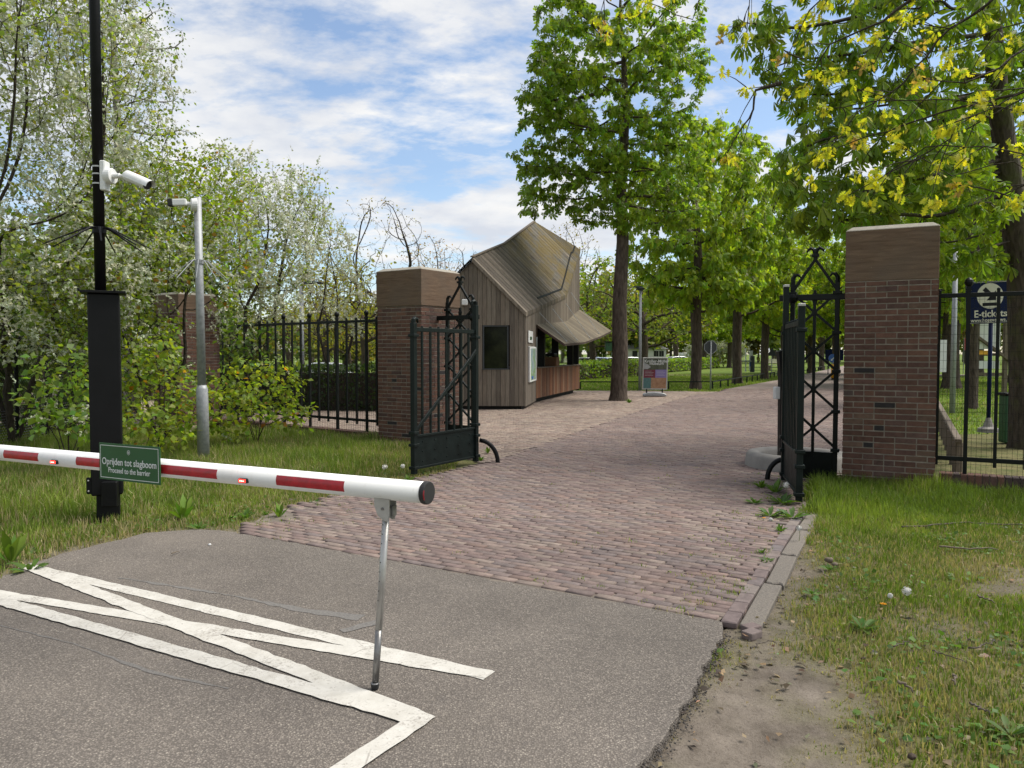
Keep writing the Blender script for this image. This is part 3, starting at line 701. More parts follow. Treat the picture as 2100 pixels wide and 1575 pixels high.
# ------------------------------------------------------------------ wrought iron
def collar(m, p, s, h=0.045):
    m.box(p, (s, s, h), rz=m.rz)
def lattice(name, label, a, dirv, width, ptop, zb_plate=0.34, flip=1):
    """square-post lattice standard with crossed bars, spear in the middle and horned gable"""
    d = Vector((*dirv, 0)).normalized(); a = Vector((a[0], a[1], 0)); b = a + d * width; ang = math.atan2(d.y, d.x)
    t = thing(name, label, 'gate post', (a.x, a.y, 0), 'lattice standards beside the gates')
    up = Vector((0, 0, 1)); nrmv = Vector((-d.y, d.x, 0))
    zt = ptop - 0.42
    ni = 0
    for q, sg in ((a, 1), (b, -1)):
        m = MB(); m.rz = ang
        m.box(q + up * (zt / 2), (0.055, 0.055, zt), rz=ang)
        # horn turning inward
        pts = [q + up * zt, q + up * (zt + 0.06), q + up * (zt + 0.1) + d * sg * 0.025, q + up * (zt + 0.105) + d * sg * 0.065, q + up * (zt + 0.065) + d * sg * 0.095]
        m.tube(pts, [0.03, 0.03, 0.027, 0.02, 0.008], 6)
        for z in [zt - 0.13, zt - 0.62, zt - 1.1, zt - 1.6, zt - 2.08]:
            if z > 0.1: m.box(q + up * z, (0.1, 0.1, 0.04), rz=ang)
        m.build('post', M['iron'], t, bevel=0.004)
    mid = (a + b) / 2
    m = MB()
    m.box(mid + up * ((zt - 0.1) / 2 + 0.15), (0.035, 0.03, zt - 0.4), rz=ang)
    zs = zt - 0.2
    m.add([mid + up * (zs - 0.02) + d * k * 0.0 for k in (0,)] , [])
    ring = lambda z, r: [mid + up * z + d * r, mid + up * z + nrmv * r * .6, mid + up * z - d * r, mid + up * z - nrmv * r * .6]
    vs = ring(zs - 0.08, 0.018) + ring(zs + 0.02, 0.042) + ring(zs + 0.12, 0.003)
    m.add(vs, [(i, (i + 1) % 4, 4 + (i + 1) % 4, 4 + i) for i in range(4)] + [(4 + i, 4 + (i + 1) % 4, 8 + (i + 1) % 4, 8 + i) for i in range(4)])
    m.build('spear', M['iron'], t)
    m = MB(); z = zt - 0.13; step = 0.48
    nrm2 = nrmv * 0.012
    while z - step > zb_plate - 0.12:
        zc = z - step
        m.bar(a + up * z + nrm2, b + up * max(zc, zb_plate) + nrm2, 0.03, 0.03, nrmv)
        m.bar(b + up * z - nrm2, a + up * max(zc, zb_plate) - nrm2, 0.03, 0.03, nrmv)
        m.box(mid + up * (z + zc) / 2, (0.06, 0.05, 0.06), rz=ang)
        z = zc
    m.build('lattice', M['iron'], t)
    m = MB(); za = ptop - 0.13
    m.bar(a + up * (zt - 0.1), mid + up * za, 0.035, 0.035, nrmv); m.bar(b + up * (zt - 0.1), mid + up * za, 0.035, 0.035, nrmv)
    m.box(mid + up * (za + 0.045), (0.085, 0.085, 0.035), rz=ang); m.box(mid + up * (za + 0.02), (0.05, 0.05, 0.09), rz=ang)
    for sg in (1, -1):
        pts = [mid + up * (za + 0.06), mid + up * (za + 0.115) + d * sg * 0.018, mid + up * (za + 0.14) + d * sg * 0.05, mid + up * (za + 0.12) + d * sg * 0.085, mid + up * (za + 0.085) + d * sg * 0.1]
        m.tube(pts, [0.03, 0.026, 0.022, 0.018, 0.008], 6)
    m.build('finial', M['iron'], t, bevel=0.003)
    m = MB(); m.box(mid + up * (zb_plate / 2 + 0.03), (width, 0.012, zb_plate), rz=ang); m.build('base_plate', M['iron'], t)
    return t, a, b
LR_b = on_line(1716, (PR.x, PR.y), (PR.x + br[0], PR.y + br[1])) if False else Vector((at(1716, 700, 9.5).x, 9.5, 0))
dR = Vector((-math.cos(R(-27)), -math.sin(R(-27)), 0))
tR, rb, ra = lattice('gate_standard', 'tall black lattice gate standard against the right brick pillar', LR_b, (dR.x, dR.y), 0.52, 2.9)
m = MB(); z0 = 2.3
m.bar(rb + Vector((0.0, 0, z0)) - dR * 0.18, ra + Vector((0, 0, z0)) + dR * 0.16, 0.06, 0.075); m.ball(ra + Vector((0, 0, z0)), 0.075, 10)
m.build('hinge_bar', M['iron'], tR, bevel=0.006)
LLa = Vector((at(918, 700, 13.35).x, 13.35, 0)); dL = Vector((math.cos(R(-34)), math.sin(R(-34)), 0))
tL, la, lb = lattice('gate_standard', 'tall black lattice gate standard rising behind the open left gate', LLa, (dL.x, dL.y), 0.55, 2.9)
m = MB(); z0 = zat(650, 13.0)
m.bar(la + Vector((0, 0, z0)) - dL * 0.42, lb + Vector((0, 0, z0)) + dL * 0.12, 0.06, 0.075); m.ball(la + Vector((0, 0, z0)) - dL * 0.42, 0.06, 8); m.ball(lb + Vector((0, 0, z0)), 0.08, 8)
m.build('hinge_bar', M['iron'], tL, bevel=0.006)
def gate(label, near, far, ztn, ztf, zrail, nb, cap=None, brace_up_far=True):
    """folding gate leaf: two posts, top rail, bars, brace, sheet-iron foot plate"""
    n = Vector((near[0], near[1], 0)); f = Vector((far[0], far[1], 0)); d = (f - n).normalized(); L = (f - n).length; ang = math.atan2(d.y, d.x)
    nv = Vector((-d.y, d.x, 0)); up = Vector((0, 0, 1))
    t = thing('iron_gate', label, 'gate', (n.x, n.y, 0), 'open iron gate leaves')
    for q, zt, sg in ((n, ztn, 1), (f, ztf, -1)):
        m = MB(); m.box(q + up * (zt / 2 + 0.01), (0.068, 0.068, zt - 0.02), rz=ang)
        if cap is None:
            pts = [q + up * zt, q + up * (zt + 0.04), q + up * (zt + 0.06) + d * sg * 0.03, q + up * (zt + 0.05) + d * sg * 0.075, q + up * (zt + 0.0) + d * sg * 0.09]
            m.tube(pts, [0.034, 0.034, 0.03, 0.022, 0.012], 6)
        for z in (zrail - 0.08, 0.56, 0.4, 0.1): m.box(q + up * z, (0.105, 0.105, 0.04), rz=ang)
        m.build('post', M['iron_green'], t, bevel=0.005)
        if cap is not None:
            m = MB(); m.box(q + up * (zt + 0.014), (0.072, 0.072, 0.03), rz=ang); m.build('post_cap', M['alu'], t, bevel=0.004)
    m = MB(); m.bar(n + up * zrail, f + up * zrail, 0.03, 0.055); m.build('top_rail', M['iron_green'], t, bevel=0.004)
    for k in range(1, nb + 1):
        q = n + d * (L * k / (nb + 1)); m = MB()
        m.box(q + up * ((zrail + 0.03 + 0.5) / 2), (0.026, 0.026, zrail + 0.03 - 0.5), rz=ang); m.ball(q + up * (zrail + 0.035), 0.018, 6)
        m.build('bar', M['iron_green'], t)
    lo, hi = (n, f) if brace_up_far else (f, n)
    m = MB(); o = nv * (-0.024 if nv.y > 0 else 0.024)
    for k in range(nb + 1):
        p0 = lo + (hi - lo) * ((k + (0.08 if k == 0 else 0)) / (nb + 1)); p1 = lo + (hi - lo) * ((k + (0.92 if k == nb else 1)) / (nb + 1))
        z0 = 0.58 + (zrail - 0.28 - 0.58) * k / (nb + 1); z1 = 0.58 + (zrail - 0.28 - 0.58) * (k + 1) / (nb + 1)
        m.bar(p0 + up * z0 + o, p1 + up * (z1 + 0.012) + o, 0.022, 0.05)
    m.build('brace', M['iron_green'], t, bevel=0.003)
    m = MB(); m.box((n + f) / 2 + up * 0.29, (L - 0.05, 0.012, 0.44), rz=ang)
    m.bar(n + d * .04 + up * 0.515, f - d * .04 + up * 0.515, 0.05, 0.03); m.bar(n + d * .04 + up * 0.09, f - d * .04 + up * 0.09, 0.04, 0.03)
    for k in range(5):
        for z in (0.17, 0.3, 0.43):
            q = n + d * (L * (0.12 + 0.76 * k / 4)) + up * z + o * 0.35; m.box(q, (0.016, 0.016, 0.016), rz=ang)
    m.build('foot_plate', M['iron_green'], t, bevel=0.003)
    return t, n, f
gL, gn, gf = gate('open black iron gate leaf with diagonal brace, left of the brick road', (at(848, 700, 10.05).x, 10.05), (at(975, 700, 11.25).x, 11.25), 2.0, 2.3, 1.915, 7)
gR, hn, hf = gate('open black iron gate leaf seen edge-on beside the right pillar', (at(1643, 700, 8.15).x, 8.15), (at(1611, 700, 9.55).x, 9.55), 2.1, 2.42, 1.93, 9, cap=1, brace_up_far=True)
# quarter-round hoops that guard the gate feet
def hoop(label, p, d, r=0.27, h=0.33):
    p = Vector((p[0], p[1], 0)); d = Vector((*d, 0)).normalized(); m = MB()
    m.tube([p + Vector((0, 0, h))] + [p + d * (r * math.sin(q)) + Vector((0, 0, h * math.cos(q) if q < 1.5 else 0.0)) for q in np.linspace(0.25, PI / 2, 7)] + [p + d * r + Vector((0, 0, -0.1))], 0.032, 8)
    tag(m.build('guard_hoop', M['black'], origin=(p.x, p.y, 0), smooth=True), label, 'guard hoop', 'curved iron guards at the gate feet')
hoop('curved black iron guard on the paving beside the left gate', (gf.x + 0.06, gf.y - .02), (1, -0.15))
hoop('curved black iron guard inside the grey concrete ring at the right gate', (at(1608, 900, 9.7).x, 9.7), (-1, 0.1), 0.2, 0.26)
# black leaning gate-opener column in a concrete ring
cx, cy = at(1604, 800, 10.75).x, 10.75
t = thing('gate_opener', 'dark slanted gate opener column standing in a concrete ring', 'gate opener', (cx, cy, 0))
m = MB(); m.prism([(cx - .03, cy - .05, 0.0), (cx + .1, cy - .05, 0.0), (cx + .1, cy - .05, 1.75), (cx + 0.02, cy - .05, 1.75), (cx + 0.02, cy - .05, 1.66), (cx - 0.07, cy - .05, 1.63), (cx - .04, cy - .05, 1.3)], (0, 0.12, 0)); m.build('column', M['black'], t, bevel=0.004)
m = MB(); m.box((cx - 0.07, cy + 0.02, zat(806, cy)), (0.07, 0.1, 0.17)); m.build('control_box', M['white_plastic'], t, bevel=0.006)
m = MB(); c = Vector((cx + 0.28, 10.9, 0)); N = 28; ro, ri, h = 0.72, 0.5, 0.2; vs = []
for k in range(N):
    q = 2 * PI * k / N; ca, sa = math.cos(q), math.sin(q)
    for r, z in ((ro, -0.02), (ro - .02, h - 0.04), (ro - .06, h), (ri + .04, h), (ri, h - .04), (ri, -.02)): vs.append(c + Vector((r * ca, r * sa, z)))
m.add(vs, [(k * 6 + j, ((k + 1) % N) * 6 + j, ((k + 1) % N) * 6 + j + 1, k * 6 + j + 1) for k in range(N) for j in range(5)])
tag(m.build('concrete_ring', M['concrete'], smooth=True, origin=(c.x, c.y, 0)), 'low round grey concrete ring on the bricks behind the right gate', 'concrete ring')
# ------------------------------------------------------------------ railing fences on low brick walls
def railing(label, A, B, ztop, zlow, spacing, post_every, first_post, wire=(0.05, 0.1), wz0=0.2, wz1=None):
    A = Vector((A[0], A[1], 0)); B = Vector((B[0], B[1], 0)); d = (B - A).normalized(); L = (B - A).length; ang = math.atan2(d.y, d.x); up = Vector((0, 0, 1))
    t = thing('railing_fence', label, 'fence', (A.x, A.y, 0), 'black iron railing fences'); n = int(L / spacing)
    m = MB(); m.bar(A + up * ztop, B + up * ztop, 0.03, 0.05); m.build('rail', M['iron'], t, bevel=0.004)
    m = MB(); m.bar(A + up * zlow, B + up * zlow, 0.03, 0.05); m.build('rail', M['iron'], t, bevel=0.004)
    for k in range(n + 1):
        q = A + d * (k * spacing); m = MB()
        if k % post_every == first_post:
            m.box(q + up * ((ztop + 0.1 + wz0) / 2), (0.042, 0.042, ztop + 0.1 - wz0), rz=ang); m.box(q + up * (ztop + 0.06), (0.06, 0.06, 0.02), rz=ang)
            m.ball(q + up * (ztop + 0.145), 0.048, 10, (1, 1, 1.15)); m.build('post', M['iron'], t)
        else:
            m.box(q + up * ((ztop + 0.05 + zlow - 0.08) / 2), (0.032, 0.032, ztop + 0.05 - zlow + 0.08), rz=ang); m.ball(q + up * (ztop + 0.055), 0.022, 6)
            m.build('picket', M['iron'], t)
    m = MB(); nv = Vector((-d.y, d.x, 0)) * 0.022; w = 0.0028; u = 0.0; zt = (wz1 or ztop)
    while u < L:
        m.box(A + d * u + nv + up * ((wz0 + zt) / 2), (w, w, zt - wz0), rz=ang); u += wire[0]
    z = wz0 + 0.02
    while z < zt:
        m.bar(A + nv + up * z, B + nv + up * z, w, w); z += wire[1]
    m.build('wire_mesh', M['iron'], t)
    return t
def lowwall(label, A, B, h, w=0.22):
    A = Vector((A[0], A[1], 0)); B = Vector((B[0], B[1], 0)); d = (B - A).normalized(); L = (B - A).length; ang = math.atan2(d.y, d.x); nv = Vector((-d.y, d.x, 0))
    t = thing('low_wall', label, 'wall', (A.x, A.y, 0), 'low brick walls under the railings')
    m = MB(); m.box((A + B) / 2 + Vector((0, 0, (h - 0.02) / 2 - 0.05)), (L, w - 0.03, h + 0.08), rz=ang); m.build('mortar', M['mortar'], t)
    m = MB(); z = -0.04
    while z < h - 0.12:
        u = 0.1 * (int(z * 100) % 2)
        while u < L - 0.05:
            l = min(0.225, L - u)
            for s in (-1, 1):
                c = A + d * (u + l / 2) + nv * s * (w / 2 - 0.03); m.box(c + Vector((0, 0, z + 0.028)), (l - .012, 0.06, 0.056), rz=ang, col=BPAL[RS.randint(7)] * RS.uniform(.85, 1.15))
            u += 0.225
        z += 0.068
    u = 0.0
    while u < L - 0.03:
        c = A + d * (u + 0.035) + Vector((0, 0, h - 0.055)); m.box(c, (0.062, w + 0.02, 0.11), rz=ang + RS.normal(0, .01), col=BPAL[RS.randint(7)] * RS.uniform(.85, 1.15)); u += 0.072
    m.build('brickwork', M['brick'], t)
FR0 = PR + Vector((*ar, 0)) * 1.0 + Vector((*br, 0)) * 0.28; FRd = Vector((math.cos(R(-29)), math.sin(R(-29)), 0))
railing('black iron railing with wire mesh in front of the blue ticket sign', FR0, FR0 + FRd * 5.8, 2.27, 0.38, 0.29, 3, 1, (0.05, 0.1), 0.2)
lowwall('low brick wall under the right railing, above the grass', FR0 + FRd * 0.03, FR0 + FRd * 5.9, 0.21)
FL1 = PL0 + Vector((*bl, 0)) * 0.25; FLd = (PF + Vector((0.25, 0.45, 0)) - FL1).normalized()
railing('long black iron railing between the two left pillars, partly hidden by bushes', FL1, FL1 + FLd * 5.4, 2.2, 0.36, 0.275, 3, 2, (0.05, 0.1), 0.14)
lowwall('low brick wall under the long left railing', FL1 + FLd * 0.03, FL1 + FLd * 5.4, 0.15)
# low rail of timber just inside the right fence, along the road
a = P2(1962, 962); c_ = P2(1921, 858)
t = thing('knee_rail', 'grey timber knee rail behind the right railing fence', 'knee rail', (a[0], a[1], 0))
A = Vector((a[0], a[1], 0)); B = Vector((c_[0], c_[1], 0)); d = (B - A).normalized(); L = (B - A).length
m = MB(); m.bar(A + Vector((0, 0, .42)) - d * .3, B + Vector((0, 0, .42)), 0.09, 0.06); m.build('rail', M['timber'], t, bevel=0.01)
for k in range(int(L / 0.9) + 1):
    m = MB(); q = A + d * (k * 0.9 - 0.1); m.box(q + Vector((0, 0, 0.17)), (0.1, 0.1, 0.44)); m.build('post', M['timber'], t, bevel=0.01)
# ------------------------------------------------------------------ barrier boom
ZB = 0.94; RB = 0.052
E1 = at(872, 1012, 3.63); E1.z = 0; q0 = at(0, 930, 5.12); E0 = Vector((q0.x, q0.y, 0))
bd = (E0 - E1).normalized(); nf = Vector((bd.y, -bd.x, 0))       # nf: towards the camera
if nf.y > 0: nf = -nf
up = Vector((0, 0, 1))
t = thing('barrier_boom', 'white barrier boom with red stripes lowered across the road', 'barrier', (E1.x, E1.y, 0))
m = MB(); m.tube([E1 + up * ZB, E1 + bd * 7.0 + up * ZB], RB, 28); m.build('tube', M['white_paint'], t, smooth=False)
bpy.data.objects['tube'].data.polygons.foreach_set('use_smooth', [len(p.vertices) == 4 for p in bpy.data.objects['tube'].data.polygons])
def s_at(px): return (on_line(px, (E1.x + nf.x * RB, E1.y + nf.y * RB), (E0.x + nf.x * RB, E0.y + nf.y * RB)) - Vector((E1.x, E1.y, 0)) - nf * RB).dot(bd)
def patch(px0, px1, t0=32, t1=-27, name='red_stripe', mat='red_film'):
    a, c = s_at(px0), s_at(px1); P = []
    for th in np.linspace(R(t0), R(t1), 9):
        P.append([E1 + bd * s + nf * (math.cos(th) * (RB + .0009)) + up * (ZB + math.sin(th) * (RB + .0009)) for s in (a, c)])
    m = MB(); m.grid(P); m.build(name, M[mat], t, smooth=True)
for p0, p1 in ((-120, -45), (2, 73), (151, 250), (300, 441), (563, 703)): patch(p0, p1)
patch(858, 869, 22, -30, 'red_reflector')
m = MB(); m.tube([E1 - bd * 0.022 + up * ZB, E1 + bd * 0.004 + up * ZB], [RB * 1.04, RB * 1.06], 28); m.build('end_cap', M['rubber'], t, bevel=0.004, seg=2)
for px in (108, 497):
    s = s_at(px); c = E1 + bd * s + nf * (RB + 0.002) + up * (ZB - 0.016)
    ang = math.atan2(bd.y, bd.x)
    m = MB(); m.box(c, (0.062, 0.022, 0.026), rz=ang); hs = m.build('marker_light', M['rubber'], t, bevel=0.008, seg=2)
    m = MB(); m.box(c + nf * 0.008, (0.05, 0.012, 0.018), rz=ang); m.build('lens', M['led'], hs, bevel=0.005, seg=2)
    for k in (-1, 0, 1):
        m = MB(); m.ball(c + nf * 0.0145 + bd * k * 0.011, 0.0032, 6); m.build('diode', M['led_hot'], hs)
# folding end support
s = s_at(777); T = E1 + bd * s + up * (ZB - RB); Ft = gp(769, 1414); Ft = Vector((Ft.x, Ft.y, 0))
Tt = T - up * 0.06; ld = (Ft - Tt).normalized()
m = MB(); ang = math.atan2(bd.y, bd.x)
for sg in (-1, 1):
    c = T + nf * (0.028 * sg)
    pr = [(-.04, .012), (.05, .012), (.05, -.03), (.03, -.075), (-.01, -.1), (-.03, -.1), (-.04, -.06)]
    m.prism([c + bd * x + up * z - nf * .002 for x, z in pr], nf * 0.004)
m.box(T + up * 0.01, (0.095, 0.06, 0.006), rz=ang)
br_ = m.build('support_bracket', M['alu'], t)
m = MB(); m.tube([T - up * 0.04 - nf * 0.036, T - up * .04 + nf * 0.036], 0.007, 8); m.box(T - up * 0.05 - bd * 0.045, (0.012, 0.03, 0.05), rz=ang); m.build('pivot_bolt', M['alu_dark'], br_)
m = MB(); m.tube([Tt, Tt + ld * 0.56], 0.0175, 14); lg = m.build('support_leg', M['alu'], t, smooth=True)
m = MB(); m.tube([Tt + ld * 0.555, Tt + ld * 0.80], 0.0165, 14); m.build('telescopic_tube', M['alu_dark'], lg, smooth=True)
for k in range(9):
    if k == 3: continue
    m = MB(); m.ball(Tt + ld * (0.06 + k * 0.045) + nf * 0.0165 + bd * 0.003, 0.0032, 6); m.build('adjusting_hole', M['rubber'], lg)
Lg = (Ft - Tt).length
m = MB(); m.tube([Tt + ld * 0.80, Ft + up * 0.035], 0.006, 8); m.tube([Ft + up * 0.034, Ft + up * 0.028], [0.016, 0.02], 12); m.build('foot_screw', M['alu_dark'], lg)
m = MB(); m.tube([Ft + up * 0.03, Ft + up * 0.008, Ft + up * 0.003], [0.021, 0.018, 0.016], 14); m.build('rubber_foot', M['rubber'], t)
# green sign on the boom
sc = (s_at(207) + s_at(333)) / 2; half = abs(s_at(207) - s_at(333)) / 2 * 0.985
zc = (zat(948, 4.62) + 0) ; c = E1 + bd * sc + nf * (RB + 0.022); zc = zat(950, c.y); c = Vector((c.x, c.y, zc)); hh = 0.108
rt = -bd
t = thing('barrier_sign', 'green sign with white Dutch and English lettering on the white boom', 'sign', (c.x, c.y, zc))
m = MB(); m.box(c, (half * 2, 0.006, hh * 2), rz=math.atan2(rt.y, rt.x)); m.build('panel', M['sign_green'], t, bevel=0.0)
m = MB(); w = 0.0035; x0 = half - 0.012; z0 = hh - 0.013; o = nf * 0.0036
pts = [(-x0, -z0), (x0, -z0), (x0, z0), (-x0, z0)]
for i in range(4):
    p, q = pts[i], pts[(i + 1) % 4]; m.bar(c + rt * p[0] + up * p[1] + o, c + rt * q[0] + up * q[1] + o, w, 0.001, nf)
m.build('border_line', M['sign_white'], t)
text_part('Oprijden tot slagboom', half * 0.222, M['sign_white'], t, c + up * 0.0 + nf * 0.0045, rt, up, bold=0.0004, name='lettering', sx=0.88)
text_part('Proceed to the barrier', half * 0.175, M['sign_white'], t, c - up * 0.05 + nf * 0.0045, rt, up, bold=0.0002, name='lettering', sx=0.86)
m = MB(); ec = c + up * 0.062 + nf * 0.004
for k in range(16):
    a0, a1 = 2 * PI * k / 16, 2 * PI * (k + 1) / 16
    m.bar(ec + rt * .0115 * math.cos(a0) + up * .0135 * math.sin(a0), ec + rt * .0115 * math.cos(a1) + up * .0135 * math.sin(a1), 0.0016, 0.001, nf)
for x in (-.0045, .0045): m.tube([ec + rt * x + up * .007, ec + rt * x * 1.1 - up * .002, ec + rt * x * .3 - up * .0075], 0.0017, 6)
m.ball(ec + up * .003, .0022, 6)
m.build('emblem', M['sign_white'], t)
# ------------------------------------------------------------------ black mast left of the road
mx, my = at(221, 1000, 7.4).x, 7.4
t = thing('camera_mast', 'tall matt black mast with a boxed column behind the barrier boom', 'mast', (mx, my, 0))
zb, zt_ = zat(1012, my), zat(603, my); w = 0.285
m = MB(); m.box((mx, my, (zb + zt_) / 2), (w * .95, w * .8, zt_ - zb), rz=R(25)); m.build('column', M['black'], t, bevel=0.012)
m = MB(); m.box((mx, my, zt_ + 0.012), (0.385, 0.33, 0.024), rz=R(25))
for sx in (-.17, .17): m.tube([(mx + sx, my - .13, zt_ + .02), (mx + sx, my - .13, zt_ + .045)], 0.012, 6)
m.build('top_plate', M['black'], t, bevel=0.003)
m = MB(); m.box((mx - 0.005, my + .02, zb / 2 - 0.02), (0.2, 0.18, zb + .06), rz=R(25)); m.build('base', M['black'], t, bevel=0.01)
m = MB(); m.box((mx - .1, my - .145, zb + 0.1), (0.05, 0.02, 0.16), rz=R(8)); m.box((mx + .09, my - .13, zb + .02), (.14, .06, .24), rz=R(8)); cv = m.build('latch_cover', M['black'], t, bevel=0.008)
for z in (.05, .15):
    m = MB(); m.ball((mx - .1, my - .158, zb + z), .009, 6); m.build('bolt', M['alu'], cv)
px_, py_ = mx - 0.03, my
m = MB(); m.tube([(px_, py_, zt_ + 0.02), (px_ - .0, py_, 8.4)], [0.05, 0.044], 20); m.build('pole', M['black'], t, smooth=True)
def spikes(parent, c, r0, L, drop, n, mat, ph=0.3, r=0.006):
    m = MB(); m.tube([c - Vector((0, 0, .03)), c + Vector((0, 0, .03))], r0 + .012, 16); m.build('spike_collar', M['black'] if mat == 'black' else M['galv'], parent)
    for k in range(n):
        q = 2 * PI * k / n + ph; d = Vector((math.cos(q), math.sin(q), 0)); m = MB()
        m.tube([c + d * r0 + Vector((0, 0, .02)), c + d * (r0 + .06) + Vector((0, 0, .015)), c + d * (r0 + L) - Vector((0, 0, drop))], [r, r, r * .6], 6)
        m.build('spike', M[mat], parent)
spikes(t, Vector((px_, py_, zat(472, my))), 0.05, 0.4, 0.16, 9, 'black', 0.35, .0095)
# camera strapped to the black pole
zc = zat(362, my)
t = thing('surveillance_camera', 'large white surveillance camera strapped to the black mast, tilted down to the right', 'camera', (px_ + .05, py_, zc), 'white surveillance cameras')
m = MB(); m.box((px_ + 0.07, py_ - .01, zc), (0.05, 0.11, 0.28)); bk = m.build('mounting_plate', M['white_plastic'], t, bevel=0.008)
for dz in (-.07, 0.02, .09):
    m = MB(); m.tube([(px_, py_, zc + dz - .007), (px_, py_, zc + dz + .007)], 0.0515, 20); m.build('band', M['alu'], bk)
m = MB(); m.tube([(px_ + .09, py_ - .01, zc), (px_ + .155, py_ - .02, zc)], [0.075, 0.072], 20); m.tube([(px_ + .15, py_ - .02, zc), (px_ + .225, py_ - .03, zc)], [0.026, 0.024], 12); m.tube([(px_ + .22, py_ - .03, zc), (px_ + .285, py_ - .04, zc - .008)], [0.015, 0.018], 10); m.build('arm', M['white_plastic'], t, bevel=0.004)
hd = Vector((0.86, -0.36, -0.38)).normalized(); h0 = Vector((px_ + .275, py_ - .035, zc + .005)); hx = hd.cross(up).normalized(); hu = hx.cross(hd)
m = MB(); m.tube([h0, h0 + hd * 0.03, h0 + hd * 0.3], [0.036, 0.045, 0.045], 20); hb = m.build('housing', M['white_plastic'], t, bevel=0.003)
m = MB(); P = []
for q in np.linspace(-0.2, PI + .2, 12): P.append([h0 + hd * s + hx * (.051 * math.cos(q)) + hu * (.051 * math.sin(q)) for s in (0.03, 0.35)])
m.grid(P); P2_ = [[p + (p - (h0 + hd * (p - h0).dot(hd))).normalized() * .004 for p in r] for r in P]; m.grid(P2_); m.build('sun_shield', M['white_paint'], t, smooth=True)
m = MB(); m.tube([h0 + hd * .301, h0 + hd * .312], [.044, .042], 18); m.build('lens', M['rubber'], t)
# ------------------------------------------------------------------ grey camera pole
gx_, gy_ = at(418, 940, 11.3).x, 11.3
t = thing('camera_pole', 'galvanised grey pole standing in grass before the bushes', 'pole', (gx_, gy_, 0))
zj = zat(790, gy_); ztop = zat(405, gy_)
m = MB(); m.tube([(gx_, gy_, -.1), (gx_ - .01, gy_, zj - .06), (gx_ - .012, gy_, zj)], [0.085, 0.083, 0.06], 20); m.build('lower_tube', M['galv'], t, smooth=True)
m = MB(); m.tube([(gx_ - .012, gy_, zj), (gx_ - .03, gy_, ztop)], [0.06, 0.052], 18); m.build('upper_tube', M['galv'], t, smooth=True)
spikes(t, Vector((gx_ - .02, gy_, zat(537, gy_))), 0.055, 0.36, 0.27, 9, 'galv', 0.1, 0.007)
zc = ztop - 0.12; c = Vector((gx_ - .03, gy_, zc))
t = thing('surveillance_camera', 'small white surveillance camera on top of the grey pole, facing left', 'camera', tuple(c), 'white surveillance cameras')
m = MB(); m.tube([c + Vector((0.01, -.06, 0)), c + Vector((-.06, -.1, 0))], [0.1, 0.085], 18); m.build('mounting_base', M['white_plastic'], t, bevel=0.005)
m = MB(); m.tube([c + Vector((-.05, -.1, 0)), c + Vector((-.12, -.12, 0.01))], 0.03, 10); m.build('arm', M['white_plastic'], t)
m = MB(); m.box(c + Vector((-.2, -.16, .015)), (0.2, 0.1, 0.1), rot=Matrix.Rotation(R(12), 3, 'Z') @ Matrix.Rotation(R(-4), 3, 'Y')); m.build('housing', M['white_plastic'], t, bevel=0.02, seg=2)
m = MB(); m.box(c + Vector((-.312, -.184, .008)), (0.075, 0.108, 0.108), rot=Matrix.Rotation(R(12), 3, 'Z') @ Matrix.Rotation(R(-4), 3, 'Y')); m.build('lens', M['rubber'], t, bevel=0.012)
# ------------------------------------------------------------------ chain-link fence in the bushes at the far left
t = thing('chain_link_fence', 'dark chain-link fence with cranked posts in the left undergrowth', 'fence', (at(30, 900, 13).x, 13, 0))
A = Vector((at(-90, 900, 11.5).x, 11.5, 0)); B = Vector((at(205, 900, 16.5).x, 16.5, 0)); d = (B - A).normalized(); L = (B - A).length; ang = math.atan2(d.y, d.x)
for px in (-60, 33, 95, 150):
    q = on_line(px, A, B); m = MB(); m.tube([q, q + up * 1.75, q + up * 2.05 + Vector((.16, .1, 0))], 0.035, 8); m.build('post', M['black'], t)
m = MB(); u = -1.9
while u < L:
    for sg in (1, -1):
        p0 = A + d * u; p1 = A + d * (u + 1.8)
        if sg > 0: m.bar(p0 + up * .02, p1 + up * 1.75, 0.004, 0.004)
        else: m.bar(p0 + up * 1.75, p1 + up * .02, 0.004, 0.004)
    u += 0.075
for z in (.02, .4, .85, 1.3, 1.75): m.bar(A + up * z, B + up * z, 0.005, 0.005)
m.build('wire_mesh', M['black'], t)
m = MB()
for k in range(14): m.bar(A + up * (.05 + k * .045) - Vector((0, .06, 0)), B + up * (.05 + k * .045) - Vector((0, .06, 0)), 0.006, 0.006)
m.build('slat_screen', M['galv'], t)
